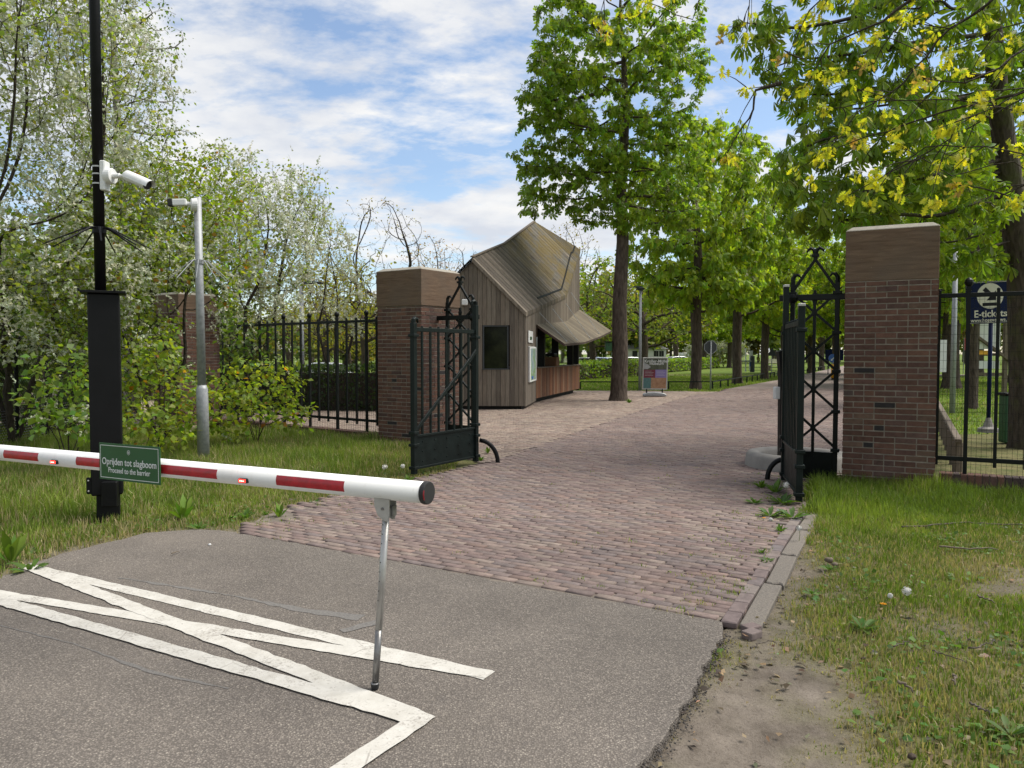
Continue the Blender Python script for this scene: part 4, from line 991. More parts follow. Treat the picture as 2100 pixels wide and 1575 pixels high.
# ------------------------------------------------------------------ timber ticket kiosk
KC = Vector((at(1076, 800, 21.95).x, 21.95, 0)); K1 = Vector((at(1098, 800, 24.75).x, 24.75, 0)); KE = Vector((at(1187, 800, 31.6).x, 31.6, 0))
KL = Vector((-2.66, 22.05, 0)); KN = K1 + (KE - K1) * 0.622; KB = Vector((-1.9, 32.2, 0))
kt = thing('ticket_kiosk', 'weathered timber kiosk with steep lichen-covered roof and tilted canopy', 'kiosk', (0, 26, 0))
GREY = [(0.18, 0.149, 0.118), (0.153, 0.127, 0.101), (0.198, 0.166, 0.131), (0.168, 0.137, 0.107), (0.136, 0.113, 0.092)]
RED = [(0.165, 0.07, 0.036), (0.19, 0.09, 0.048), (0.115, 0.052, 0.03), (0.2, 0.12, 0.075), (0.14, 0.078, 0.048)]
DK = (0.03, 0.025, 0.02)
def clad(mb, A, B, zb, zt, bw=0.13, thick=0.022, holes=(), pal=GREY, skip=0.0):
    """upright boards on a wall A-B; zb, zt are functions of distance along it; outside is to the right of A->B"""
    d = (B - A); L = d.length; d = d.normalized(); n = Vector((d.y, -d.x, 0)); k = 0
    for layer in (0, 1):
        u = -bw / 2 if layer else 0.0
        while u < L - 0.01:
            u0, u1 = max(u, 0.0), min(u + bw - (0.009 if not layer else 0.003), L); u += bw
            if u1 - u0 < 0.01: continue
            um = (u0 + u1) / 2; segs = [(zb(um), None)]
            for (h0, h1, z0, z1) in holes:
                if u1 > h0 + 0.02 and u0 < h1 - 0.02: segs = [(zb(um), z0), (z1, None)]
            col = random.choice(pal); f = random.uniform(0.85, 1.15); col = tuple(c * f for c in col)
            if layer: col = DK
            o0 = n * (0.0 if not layer else -0.03); o1 = n * (thick + random.uniform(-.002, .002)) if not layer else n * -0.008
            for (s0, s1) in segs:
                za = s1 if s1 is not None else zt(u0); zc = s1 if s1 is not None else zt(u1)
                if min(za, zc) < s0 + 0.02: continue
                P = [A + d * u0 + o0, A + d * u1 + o0, A + d * u1 + o1, A + d * u0 + o1]
                vs = [p + up * s0 for p in P] + [P[0] + up * za, P[1] + up * zc, P[2] + up * zc, P[3] + up * za]
                mb.add(vs, [(3, 2, 1, 0), (4, 5, 6, 7), (0, 1, 5, 4), (1, 2, 6, 5), (2, 3, 7, 6), (3, 0, 4, 7)], col)
ZA = zat(533, 22.0); ZC = zat(643, 21.95); Z1 = zat(633, 24.75); ZN = zat(606, KN.y); ZE = zat(514, 31.6)
AP = Vector((at(968, 533, 22.0).x, 22.0, ZA))
LF = (KC - KL).length; ua = (AP - KL).x
def gable(u):
    return ZC + (ZA - ZC) * (u / ua) if u < ua else ZC + (ZA - ZC) * ((LF - u) / (LF - ua))
xw0 = at(990, 700, 22).x - KL.x; xw1 = at(1043, 700, 22).x - KL.x; zw0, zw1 = zat(758, 22), zat(667, 22)
m = MB(); clad(m, KL, KC, lambda u: 0.1, lambda u: gable(u) - 0.03, holes=[(xw0, xw1, zw0, zw1)])
m.build('front_cladding', M['boards'], kt)
# window in the gable wall
wc = Vector(((at(990, 700, 22).x + at(1043, 700, 22).x) / 2, 22.03, (zw0 + zw1) / 2)); ww = xw1 - xw0; wh = zw1 - zw0
m = MB()
for sx in (-1, 1): m.box(wc + Vector((sx * (ww / 2 - .02), -.01, 0)), (0.04, 0.1, wh))
m.box(wc + Vector((0, -.01, wh / 2 - .02)), (ww - .08, .1, .04)); m.box(wc + Vector((0, -.03, -wh / 2 + .015)), (ww + .04, .12, .03))
wf = m.build('window_frame', M['sign_back'], kt)
m = MB(); m.box(wc + Vector((0, .03, 0)), (ww - .07, .008, wh - .06)); m.build('pane', M['painted_reflection_glass'], wf)
# side wall: plain strip, counter, fascia above the hatch, tall rear part
d1 = (K1 - KC); L1 = d1.length
m = MB(); clad(m, KC, K1, lambda u: 0.08, lambda u: ZC + (Z1 - ZC) * u / L1 - 0.02, 0.2); m.build('side_cladding', M['boards'], kt)
LE = (KE - K1).length; LN = (KN - K1).length; zc0 = 0.16; zc1 = 1.12
m = MB(); clad(m, K1, KE, lambda u: zc0, lambda u: zc1, 0.19, 0.03, pal=RED); m.build('counter_front', M['boards'], kt)
dn = (KE - K1).normalized(); nn_ = Vector((dn.y, -dn.x, 0))
m = MB(); m.bar(K1 + up * (zc1 + .02) - nn_ * .08, KE + up * (zc1 + .02) - nn_ * .08, 0.32, 0.035); m.build('counter_top', M['timber'], kt, bevel=0.006)
zf0, zfN, zfE = zat(667, 24.75), zat(661, KN.y), zat(636, 31.6)
def ztop_side(u): return Z1 + (ZN - Z1) * u / LN if u < LN else ZN + (ZE - ZN) * (u - LN) / (LE - LN)
def zbot_side(u): return zf0 + (zfN - zf0) * u / LN if u < LN else zfN + (zfE - zfN) * (u - LN) / (LE - LN)
m = MB(); clad(m, K1, KE, zbot_side, lambda u: ztop_side(u) - 0.02, 0.19); m.build('fascia_cladding', M['boards'], kt)
# hatch: posts and panes
for px in (1099, 1117, 1145, 1175, 1186):
    q = on_line(px, K1, KE); m = MB(); m.box(q - nn_ * 0.06 + up * ((zc1 + 2.9) / 2), (0.1, 0.12, 2.9 - zc1), rz=math.atan2(dn.y, dn.x)); m.build('mullion', M['black'], kt)
m = MB(); o = -nn_ * 0.12
m.add([K1 + o + up * zc1, KE + o + up * zc1, KE + o + up * 3.3, K1 + o + up * 2.6], [(0, 1, 2, 3)]); m.build('hatch_glass', M['glass'], kt)
# far end, back and left walls (boards too), floor and plinth
m = MB(); Lb = (KB - KE).length; ZT = 6.55; ZBk = 5.0
def rear(u): return ZE + (ZT - ZE) * min(u / (Lb * .45), 1) if u < Lb * .45 else ZT + (ZBk - ZT) * (u - Lb * .45) / (Lb * .55)
clad(m, KE, KB, lambda u: .1, lambda u: rear(u) - .03, 0.2); LL = (KL - KB).length
clad(m, KB, KL, lambda u: .1, lambda u: ZBk + (ZC - ZBk) * u / LL - .03, 0.2); m.build('rear_cladding', M['boards'], kt)
m = MB(); ins = [KL + Vector((.12, .12, 0)), KC + Vector((-.1, .15, 0)), K1 + Vector((-.2, 0.05, 0)), KE + Vector((-.25, -.2, 0)), KB + Vector((.2, -.2, 0))]
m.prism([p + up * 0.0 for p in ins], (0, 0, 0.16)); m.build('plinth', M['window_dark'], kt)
# dark inner room, bench, till, pendant lamp
m = MB(); mid0 = Vector((-.75, 22.6, 0)); 
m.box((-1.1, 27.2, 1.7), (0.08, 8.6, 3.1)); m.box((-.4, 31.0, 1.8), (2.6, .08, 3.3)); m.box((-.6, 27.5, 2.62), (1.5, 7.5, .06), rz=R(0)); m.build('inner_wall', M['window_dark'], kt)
lp = Vector((1.12, 26.2, 0)); lp = on_line(1107, K1, KE) - nn_ * 0.7; lz = zat(690, lp.y)
m = MB(); m.tube([lp + up * (lz - .17), lp + up * (lz - .1), lp + up * (lz + .05), lp + up * (lz + .14)], [0.12, .13, .1, .03], 12); m.build('pendant_lamp', M['lamp_amber'], kt, smooth=True)
q = on_line(1137, K1, KE)
m = MB(); m.box(q - nn_ * .02 + up * (zc1 + .2), (0.5, .3, .33), rz=math.atan2(dn.y, dn.x)); m.build('tray', M['brown_box'], kt, bevel=0.02)
m = MB(); m.box(q - nn_ * .04 + up * (zc1 + .43), (0.52, .2, .12), rz=math.atan2(dn.y, dn.x)); m.box(on_line(1113, K1, KE) - nn_ * .5 + up * (zc1 + .3), (.4, .1, .4), rz=.6); m.build('till', M['black'], kt, bevel=0.03)
m = MB(); m.box((-.2, 22.6, 1.2), (.34, .3, .04)); m.tube([(-.2, 22.6, .9), (-.2, 22.6, 1.2)], .03, 8); m.build('stool', M['galv'], kt)
# roof: twisted slope of boards from ridge to eave
TP = Vector((at(1096, 456, 30.2).x, 30.2, zat(456, 30.2)))
EV = [KC + Vector((.04, -.08, ZC)), K1 + nn_ * .05 + up * Z1, KN + nn_ * .05 + up * ZN, KE + nn_ * .05 + Vector((0, .05, ZE))]
es = [0.0, 0.29, 0.735, 1.0]
def lerp_poly(pts, ss, s):
    for i in range(len(ss) - 1):
        if s <= ss[i + 1] + 1e-9: return pts[i] + (pts[i + 1] - pts[i]) * ((s - ss[i]) / (ss[i + 1] - ss[i]))
    return pts[-1]
RG = [AP + Vector((0, -.08, 0.03)), AP + (TP - AP) * .5 + Vector((0, 0, -.12)), TP]
EL = [KL + Vector((-.05, -.08, ZC)), KB + Vector((0, .05, ZBk))]
def cross(o, d, P):
    """where photo-line o + d meets polyline P of photo points: (segment, t)"""
    best = None
    for i in range(len(P) - 1):
        ex, ey = P[i + 1][0] - P[i][0], P[i + 1][1] - P[i][1]; det = d[0] * -ey + ex * d[1]
        if abs(det) < 1e-9: continue
        rx, ry = P[i][0] - o[0], P[i][1] - o[1]; s = (rx * -ey + ex * ry) / det; q = (d[0] * ry - d[1] * rx) / det
        if -1e-6 <= q <= 1 + 1e-6 and s > -1e-6 and (best is None or s < best[0]): best = (s, i, q)
    return best
def proj(p):
    v = Vector(p) - Vector((0, 0, CAMZ)); dp = v.y * CP - v.z * SP; return (CX + F * v.x / dp, CY - F * (v.y * SP + v.z * CP) / dp)
def slope(name, TOP, BOT, n=98, lich=True):
    """boards laid parallel to the front verge, from the upper edge line to the eave line"""
    tp = [proj(p) for p in TOP]; bp = [proj(p) for p in BOT]; dr = (bp[0][0] - tp[0][0], bp[0][1] - tp[0][1])
    ln = [0.0]
    for i in range(len(TOP) - 1): ln.append(ln[-1] + math.hypot(tp[i + 1][0] - tp[i][0], tp[i + 1][1] - tp[i][1]))
    cuts = []
    for k in range(n + 1):
        s = ln[-1] * k / n
        for i in range(len(ln) - 1):
            if s <= ln[i + 1] + 1e-9: q = (s - ln[i]) / (ln[i + 1] - ln[i]); break
        a = TOP[i] + (TOP[i + 1] - TOP[i]) * q; pa = proj(a); f = 1.0; r = cross(pa, dr, bp)
        e = BOT[r[1]] + (BOT[r[1] + 1] - BOT[r[1]]) * r[2] if r is not None else (BOT[0] if k == 0 else BOT[-1])
        cuts.append((a, e))
    m = MB(); UV = []; L0 = (BOT[0] - TOP[0]).length
    for k in range(n):
        (a0, e0), (a1, e1) = cuts[k], cuts[k + 1]; a1 = a0 + (a1 - a0) * .97; e1 = e0 + (e1 - e0) * .97
        col = tuple(np.array(random.choice(GREY)) * random.uniform(.45, 1.15)); lift = (k % 2) * .01 + random.uniform(0, .008); J = 7; vs = []; fs = []
        for off in (lift + .03, -.09):
            for (a, e, uu) in ((a0, e0, k), (a1, e1, k + 1)):
                for j in range(J): vs.append(a + (e - a) * (j / (J - 1)) + up * off); UV.append((uu / n * 9.6, j / (J - 1) * (e - a).length / L0 * 4))
        for j in range(J - 1):
            fs += [(j, j + 1, J + j + 1, J + j), (2 * J + j, 3 * J + j, 3 * J + j + 1, 2 * J + j + 1), (j, 2 * J + j, 2 * J + j + 1, j + 1), (J + j, J + j + 1, 3 * J + j + 1, 3 * J + j)]
        fs += [(J - 1, 3 * J - 1, 4 * J - 1, 2 * J - 1), (0, J, 3 * J, 2 * J)]
        m.add(vs, fs, col)
    o = m.build(name, M['roof'], kt, recalc=True); uvl = o.data.uv_layers.new(name='UVMap'); li = np.zeros(len(o.data.loops), np.int32); o.data.loops.foreach_get('vertex_index', li)
    uvl.data.foreach_set('uv', np.array(UV, np.float32)[li].ravel()); return o, cuts
rf, cuts = slope('roof', [RG[0], AP + (TP - AP) * .45 + Vector((0, 0, -.14)), TP, EV[3] + Vector((0, 0, .02))], EV)
m = MB()
for side, E in ((-1, EL),):
    n_ = 30
    for k in range(n_):
        P = []
        for s in (k / n_, (k + .97) / n_): r = lerp_poly([RG[0], RG[1], TP], [0, .5, 1], s); e = lerp_poly(E, [0, 1], s); P.append([r, e])
        m.grid([[p + up * .03 for p in r] for r in P], random.choice(GREY)); m.grid([[p - up * .09 for p in r] for r in P][::-1], random.choice(GREY))
m.build('roof_far_side', M['boards'], kt, recalc=False)
gpts = []
for k in range(len(cuts)):
    a, e = cuts[k]; L = (e - a).length
    if k < 13 or L < .35: continue
    gpts.append(a + (e - a) * (1 - .36 / L if k < 70 else 1 - .3 / L) + up * .05)
m = MB()
rn = (cuts[40][1] - cuts[40][0]).cross(cuts[60][0] - cuts[40][0]).normalized()
for i in range(len(gpts) - 1): m.bar(gpts[i], gpts[i + 1] + (gpts[i + 1] - gpts[i]) * .05, .06, .03, rn)
m.build('gutter', M['black'], rf)
m = MB(); m.bar(RG[0] + up * .05, AP + (TP - AP) * .45 + Vector((0, 0, -.09)), .1, .03); m.bar(AP + (TP - AP) * .45 + Vector((0, 0, -.09)), TP + up * .05, .1, .03); m.build('ridge_board', M['timber'], rf)
# canopy over the hatch, hung on four wires
ca = [K1 + nn_ * .03 + up * zf0, KN + nn_ * .03 + up * zfN, KE + nn_ * .03 + up * zfE]; cas = [0, .622, 1]
cbp = [at(1158, 707, 24.47), at(1200, 703, 27.7), at(1232, 691, 29.6), at(1254, 680, 31.2)]; cbs = [0, .5, .78, 1]
m = MB(); n = 46
for k in range(n):
    s0, s1 = k / n, (k + .94) / n; col = tuple(np.array(random.choice(GREY)) * random.uniform(.75, 1.15) * np.array((.95, .95, .85)))
    P = []
    for s in (s0, s1):
        a_ = lerp_poly(ca, cas, s); b_ = lerp_poly(cbp, cbs, s); P.append([a_ + (b_ - a_) * v for v in (0, .35, .7, 1)])
    m.grid([[p + up * .03 for p in r] for r in P], col); m.grid([[p - up * .03 for p in r] for r in P][::-1], col)
    e = len(m.v); p0, p1 = P[0][-1], P[1][-1]; m.add([p0 + up * .03, p1 + up * .03, p1 - up * .03, p0 - up * .03], [(0, 1, 2, 3)], (.07, .05, .04))
    if k == 0: m.add([P[0][0] + up * .03, P[0][3] + up * .03, P[0][3] - up * .06, P[0][0] - up * .06], [(0, 1, 2, 3)], (.07, .045, .035))
cn = m.build('canopy', M['boards'], kt, recalc=False)
m = MB()
for s in np.linspace(0, .999, 24)[:-1]:
    a_ = lerp_poly(ca, cas, s) - up * .04; b_ = lerp_poly(cbp, cbs, s) - up * .04
    a2 = lerp_poly(ca, cas, s + 1 / 24) - up * .04; b2 = lerp_poly(cbp, cbs, s + 1 / 24) - up * .04
    m.add([a_, a2, b2, b_], [(0, 1, 2, 3)])
m.build('soffit', M['timber'], cn)
for (x0, y0, d0, s, px) in ((1103, 641, 0, .1, 0), (1130, 633, 0, .35, 0), (1157, 622, 0, .62, 0), (1168, 600, 0, .8, 0)):
    q = on_line(x0, K1, KE) + nn_ * .05; q.z = zat(y0, q.y); a_ = lerp_poly(ca, cas, s); b_ = lerp_poly(cbp, cbs, s); e = a_ + (b_ - a_) * .9 + up * .04
    m = MB(); m.tube([q, e], 0.009, 5); m.ball(e, .03, 6); m.build('stay_wire', M['galv'], cn)
# notices on the plain strip, small wall lamp on the gable
d1n = d1.normalized(); n1 = Vector((d1n.y, -d1n.x, 0)); a1 = math.atan2(d1n.y, d1n.x)
def board_on(px0, px1, py0, py1, name, mat, off, th=0.03):
    p0 = on_line(px0, KC, K1); p1 = on_line(px1, KC, K1); c = (p0 + p1) / 2; z0, z1 = zat(py1, c.y), zat(py0, c.y)
    m = MB(); m.box(c + n1 * off + up * (z0 + z1) / 2, ((p1 - p0).length, th, z1 - z0), rz=a1); return m.build(name, M[mat], kt, bevel=0.004), c, (z0 + z1) / 2, (p1 - p0).length, z1 - z0
o, c, z, w, h = board_on(1080.5, 1089.5, 679, 703, 'notice', 'white_plastic', .045, .015)
m = MB(); m.box(c + n1 * .054 + up * (z - .04), (w * .4, .004, h * .28), rz=a1); m.build('notice_print', M['sign_green'], o)
o, c, z, w, h = board_on(1081.5, 1095, 711, 782, 'map_case', 'white_paint', .055, .05)
t_ = NT('map_print'); v = t_.coord(scale=(1.2, 1.2, 1.2)); nz = t_.noise(v, 2.2, 6, .6)
mc = t_.ramp(nz, [(0.35, (.25, .36, .42)), (0.5, (.42, .5, .48)), (.56, (.2, .36, .16)), (.7, (.5, .56, .45))]); M['map'] = t_.done(t_.bsdf(mc, .25))
m = MB(); m.box(c + n1 * .081 + up * z, (w * .76, .004, h * .9), rz=a1); mp = m.build('map_sheet', M['map'], o)
m = MB(); m.box(c + n1 * .085 + up * (z - h * .38) - d1n * w * .15, (w * .25, .003, h * .08), rz=a1); m.build('map_legend', M['blue'], mp)
wx = at(953, 620, 21.95); m = MB(); m.box((wx.x, 21.93, wx.z), (.17, .1, .17)); m.build('wall_lamp', M['white_plastic'], kt, bevel=0.02)
# ------------------------------------------------------------------ poster stand
c = gp(1342, 813); c = Vector((c.x, c.y, 0)); a_ = R(-4); X_ = Vector((math.cos(a_), math.sin(a_), 0)); N_ = Vector((X_.y, -X_.x, 0))
t = thing('poster_stand', 'swinging poster stand with grey plastic base on the brick plaza', 'poster stand', tuple(c))
wd, zlo, zhi = 0.93, zat(799, c.y), zat(733, c.y); tilt = Vector((0.035, 0, 0))
m = MB(); P = []
for q in np.linspace(0, PI, 13): P.append((-.43 * math.cos(q), .02 + .14 * math.sin(q) ** .6))
m.prism([c + X_ * x + up * z + N_ * .22 for x, z in P] , -N_ * .44); bs = m.build('base', M['galv'], t, bevel=0.02)
for x in (-.29, .29):
    m = MB(); m.tube([c + X_ * x + up * .1, c + X_ * x + up * (zlo + .03)], .026, 8); m.build('spring_foot', M['black'], t)
def pp(x, z, o=0.0): return c + X_ * (x * wd / 2) + up * (zlo + (zhi - zlo) * z) + N_ * o + X_ * (z * .03)
m = MB(); m.add([pp(-1, 0, .02), pp(1, 0, .02), pp(1, 1, .02), pp(-1, 1, .02), pp(-1, 0, -.02), pp(1, 0, -.02), pp(1, 1, -.02), pp(-1, 1, -.02)], [(0, 1, 2, 3), (7, 6, 5, 4), (0, 4, 5, 1), (1, 5, 6, 2), (2, 6, 7, 3), (3, 7, 4, 0)])
fr = m.build('frame', M['alu'], t, bevel=0.006)
def panel(x0, x1, z0, z1, name, mat, o=.024):
    m = MB(); m.add([pp(x0, z0, o), pp(x1, z0, o), pp(x1, z1, o), pp(x0, z1, o)], [(0, 1, 2, 3)]); return m.build(name, M[mat], fr)
def pmat(name, a, b_, sc): 
    t_ = NT(name); v = t_.coord(); c_ = t_.ramp(t_.noise(v, sc, 5, .6), [(.35, a), (.65, b_)]); M[name] = t_.done(t_.bsdf(c_, .3))
pmat('print_foliage', (.03, .04, .025), (.1, .11, .07), 5); pmat('print_rose', (.13, .015, .035), (.17, .022, .045), 3); pmat('print_violet', (.2, .15, .36), (.23, .18, .4), 3)
pmat('print_teal', (.05, .13, .14), (.09, .19, .18), 14); pmat('print_ochre', (.25, .12, .06), (.4, .24, .14), 9); pmat('print_grey', (.25, .26, .26), (.4, .4, .4), 6)
panel(-.9, .9, .62, .97, 'poster_top', 'print_foliage'); panel(-.9, .02, .37, .62, 'poster_block', 'print_rose'); panel(.02, .9, .37, .62, 'poster_block', 'print_violet')
panel(-.9, -.3, .04, .37, 'poster_picture', 'print_teal'); panel(-.3, .9, .04, .37, 'poster_picture', 'print_ochre')
m = MB(); m.add([pp(-.9, .64, .026), pp(-.6, .64, .026), pp(-.35, .7, .026), pp(-.55, .78, .026), pp(-.9, .84, .026)], [(0, 1, 2, 3, 4)]); m.build('poster_shape', M['print_grey'], fr)
text_part('Kröller-Müller', .155, M['sign_white'], fr, pp(.1, .88, .027), X_, up, bold=.002); text_part('museum', .155, M['sign_white'], fr, pp(.1, .81, .027), X_, up, bold=.002)
m = MB()
for bx in (-.82, .1):
    for k in range(4):
        ln = (.55, .7, .62, .66)[k]; p = pp(bx, .575 - k * .045, .026); m.bar(p, p + X_ * (ln * wd / 2), .006, .012, N_)
m.build('poster_text', M['sign_white'], fr)
# ------------------------------------------------------------------ nesting box on the chestnut trunk is added with the tree
# knee-high rail round the lawn
def pipe_rail(label, pts, h, sp):
    pts = [Vector((p[0], p[1], 0)) for p in pts]; t = thing('lawn_rail', label, 'low rail', tuple(pts[0]), 'dark knee-high lawn rails')
    for i in range(len(pts) - 1):
        a, b_ = pts[i], pts[i + 1]; L = (b_ - a).length; d = (b_ - a) / L; m = MB()
        m.bar(a + up * h, b_ + up * h, .05, .05); m.build('rail', M['iron_green'], t)
        n = max(1, int(L / sp))
        for k in range(n + (i == len(pts) - 2)):
            m = MB(); q = a + d * (L * k / n); m.box(q + up * (h / 2 - .04), (.06, .06, h + .08 - .02)); m.build('post', M['iron_green'], t)
cr = gp(1461, 796)
pipe_rail('dark knee-high rail along the lawn edge behind the poster stand', [gp(1190, 796.5), (cr.x, cr.y), (at(1595, 770, 55.5).x, 55.5), (at(1640, 760, 80).x, 80)], .3, 1.85)
pipe_rail('dark knee-high rail far along the right side of the road', [(at(1655, 760, 66).x, 66), (at(1700, 755, 84).x, 84)], .3, 2.2)
# ------------------------------------------------------------------ lamps, signs, posts
def lamp(label, px, pyb, ytop, d, r, head):
    x = at(px, 700, d).x; zt = zat(ytop, d); t = thing('street_lamp', label, 'street lamp', (x, d, 0), 'grey street lamps')
    m = MB(); m.tube([(x, d, -.05), (x, d, zt)], [r, r * .75], 12); m.build('pole', M['galv'], t, smooth=True)
    m = MB()
    if head == 'arm':
        m.tube([(x, d, zt - .12), (x + .02, d, zt + .02), (x + .12, d - .02, zt + .08)], .05, 8); m.build('bracket', M['galv'], t)
        m = MB(); P = [(0, 0), (.12, .06), (.55, .02), (.62, -.01), (.5, -.04), (.05, -.04)]
        m.prism([(x + .1 + a, d - .13, zt + .08 + b_) for a, b_ in P], (0, .26, 0)); m.build('lamp_head', M['sign_back'], t, bevel=.012)
    elif head == 'top':
        m.tube([(x, d, zt), (x, d, zt + .1), (x, d, zt + .16)], [.1, .2, .06], 12); m.box((x - .12, d, zt + .16), (.4, .2, .05)); m.build('lamp_head', M['sign_back'], t)
    return t
lamp('grey street lamp with flat arm head behind the left railing', 619, 800, 585, 24.5, .085, 'arm')
lamp('slim grey street lamp beside the poster stand', 1313, 797, 596, 33.5, .07, 'top')
x, d = at(1956, 700, 21.3).x, 21.3; t = thing('grey_post', 'tall plain grey steel post behind the right railing', 'post', (x, d, 0))
m = MB(); m.tube([(x, d, -.05), (x, d, 4.6)], [.075, .06], 12); m.build('tube', M['galv'], t, smooth=True); m = MB(); m.tube([(x, d, 4.6), (x, d, 4.63)], [.066, .05], 12); m.build('cap', M['alu'], t)
# back of an octagonal road sign
x, d = at(1458, 700, 34.3).x, 34.3; t = thing('octagonal_sign', 'octagonal road sign seen from behind on a grey pole', 'road sign', (x, d, 0)); zc = zat(712, d); r = .3
m = MB(); m.tube([(x, d, -.05), (x, d, zc + .28)], .035, 10); m.build('pole', M['galv'], t, smooth=True)
m = MB(); m.prism([(x + r * 1.04 * math.cos(PI / 8 + k * PI / 4), d + .045, zc + r * 1.04 * math.sin(PI / 8 + k * PI / 4)) for k in range(8)], (0, .012, 0)); m.build('plate', M['galv'], t)
m = MB(); m.prism([(x + r * .95 * math.cos(PI / 8 + k * PI / 4), d + .041, zc + r * .95 * math.sin(PI / 8 + k * PI / 4)) for k in range(8)], (0, .003, 0)); m.build('back', M['sign_back'], t)
# ticket sign
x, d = at(2031, 700, 15.8).x, 15.8; t = thing('ticket_sign', 'dark blue tickets sign with arrow on a blue post with a concrete foot', 'sign', (x, d, 0))
m = MB(); m.tube([(x, d, .1), (x, d, zat(665, d) + .3)], .04, 10); m.build('post', M['sign_blue'], t, smooth=True)
m = MB(); m.tube([(x, d, .28), (x, d, .1), (x, d, .06), (x, d, -.02)], [.045, .1, .19, .2], 14); m.build('foot', M['concrete'], t)
c = at(2030, 620, d - .06); w, h = .98, .86; tl = R(2.5); sx = Vector((math.cos(tl), 0, math.sin(tl))); sz = Vector((-math.sin(tl), 0, math.cos(tl))); nb_ = Vector((0, -1, 0))
m = MB(); m.box(c, (w, .02, h), rot=Matrix((sx, Vector((0, 1, 0)), sz)).transposed()); pn = m.build('panel', M['sign_blue'], t, bevel=.004)
m = MB()
for a, b_ in (((-1, -1), (1, -1)), ((1, -1), (1, 1)), ((1, 1), (-1, 1)), ((-1, 1), (-1, -1))):
    m.bar(c + sx * a[0] * (w / 2 - .02) + sz * a[1] * (h / 2 - .02) + nb_ * .012, c + sx * b_[0] * (w / 2 - .02) + sz * b_[1] * (h / 2 - .02) + nb_ * .012, .007, .002, nb_)
m.build('border_line', M['cream'], pn)
ec = c + sz * .13
m = MB(); m.prism([ec + sx * .27 * math.cos(q) + sz * .26 * math.sin(q) + nb_ * .011 for q in np.linspace(0, 2 * PI, 29)[:-1]], nb_ * .003); m.build('disc', M['cream'], pn)
m = MB(); k = Vector((0, 0, 0)); dg = (sx - sz).normalized(); dp = (sx + sz).normalized()
a0 = ec - dg * .17; o = nb_ * .0155
m.add([a0 - dp * .045 + o + sz * .03, a0 + dp * .045 + o + sz * .03, a0 + dp * .045 + dg * .2 + o + sz * .03, a0 - dp * .045 + dg * .2 + o + sz * .03], [(0, 1, 2, 3)])
tp = a0 + dg * .34 + o + sz * .03; m.add([tp, tp - sx * .2, tp + sz * .2], [(0, 1, 2)]); m.box(ec - sz * .17 + nb_ * .016, (.32, .002, .065), rot=Matrix((sx, Vector((0, 1, 0)), sz)).transposed())
m.build('arrow', M['black'], pn, recalc=False)
text_part('E-tickets', .2, M['cream'], pn, c - sz * .235 + nb_ * .013, sx, sz, bold=.004, sx=.98); text_part('www.hogeveluwe.nl', .105, M['cream'], pn, c - sz * .36 + nb_ * .013, sx, sz, bold=.001, sx=.95)
# white notice board on a timber frame
d = 25.5; x0, x1 = at(2003, 700, d).x, at(2062, 700, d).x; t = thing('notice_board', 'white notice board on a braced timber frame behind the ticket sign', 'notice board', ((x0 + x1) / 2, d, 0))
for x in (x0, x1):
    m = MB(); m.box((x, d, zat(640, d) / 2), (.12, .12, zat(640, d))); m.build('post', M['timber'], t)
m = MB(); m.bar((x0 - .1, d - .1, zat(688, d)), (x1 + .9, d - .1, zat(775, d)), .08, .1, (0, 1, 0)); m.build('brace', M['timber'], t)
for y in (727, 767):
    m = MB(); m.box(((x0 + x1) / 2, d + .05, zat(y, d)), (x1 - x0 + .2, .05, .09)); m.build('cross_bar', M['timber'], t)
for y0, y1 in ((655, 716), (740, 756)):
    m = MB(); m.box(((x0 + x1) / 2 - .1, d - .03, (zat(y0, d) + zat(y1, d)) / 2), (x1 - x0 - .2, .02, zat(y0, d) - zat(y1, d))); m.build('panel', M['white_plastic'], t)
m = MB(); m.box((x0 + .25, d - .04, zat(723, d)), (.4, .02, .13)); m.build('yellow_strip', M['yellow'], t)
x, d = at(1931, 730, 19.5).x, 19.5; t = thing('white_board', 'small white board on a thin post just right of the right pillar', 'board', (x, d, 0))
m = MB(); m.box((x, d, (zat(697, d) + zat(763, d)) / 2), (.24, .03, zat(697, d) - zat(763, d))); m.build('panel', M['white_plastic'], t); m = MB(); m.tube([(x - .05, d + .04, 0), (x - .05, d + .04, 1.9)], .025, 8); m.build('post', M['galv'], t)
x, d = at(1982, 706, 62).x, 62; t = thing('pink_banner', 'small pink banner on a pole far behind the ticket sign', 'banner', (x, d, 0))
m = MB(); m.tube([(x - .2, d, 0), (x - .2, d, 2.9)], .03, 6); m.build('pole', M['galv'], t); m = MB(); m.box((x + .05, d, zat(706, d)), (.42, .02, .95)); m.build('flag', simple('pink', (.6, .06, .16), .6) if False else M['red_film'], t)
x, d = at(2067, 860, 13.9).x, 13.9; t = thing('litter_bin', 'narrow dark green bin standing behind the right tree trunk', 'bin', (x, d, 0))
m = MB(); m.box((x, d, .42), (.22, .22, .86)); m.build('body', M['sign_green'], t, bevel=.02); m = MB(); m.box((x, d, .87), (.25, .25, .05)); m.build('lid', M['black'], t, bevel=.01)
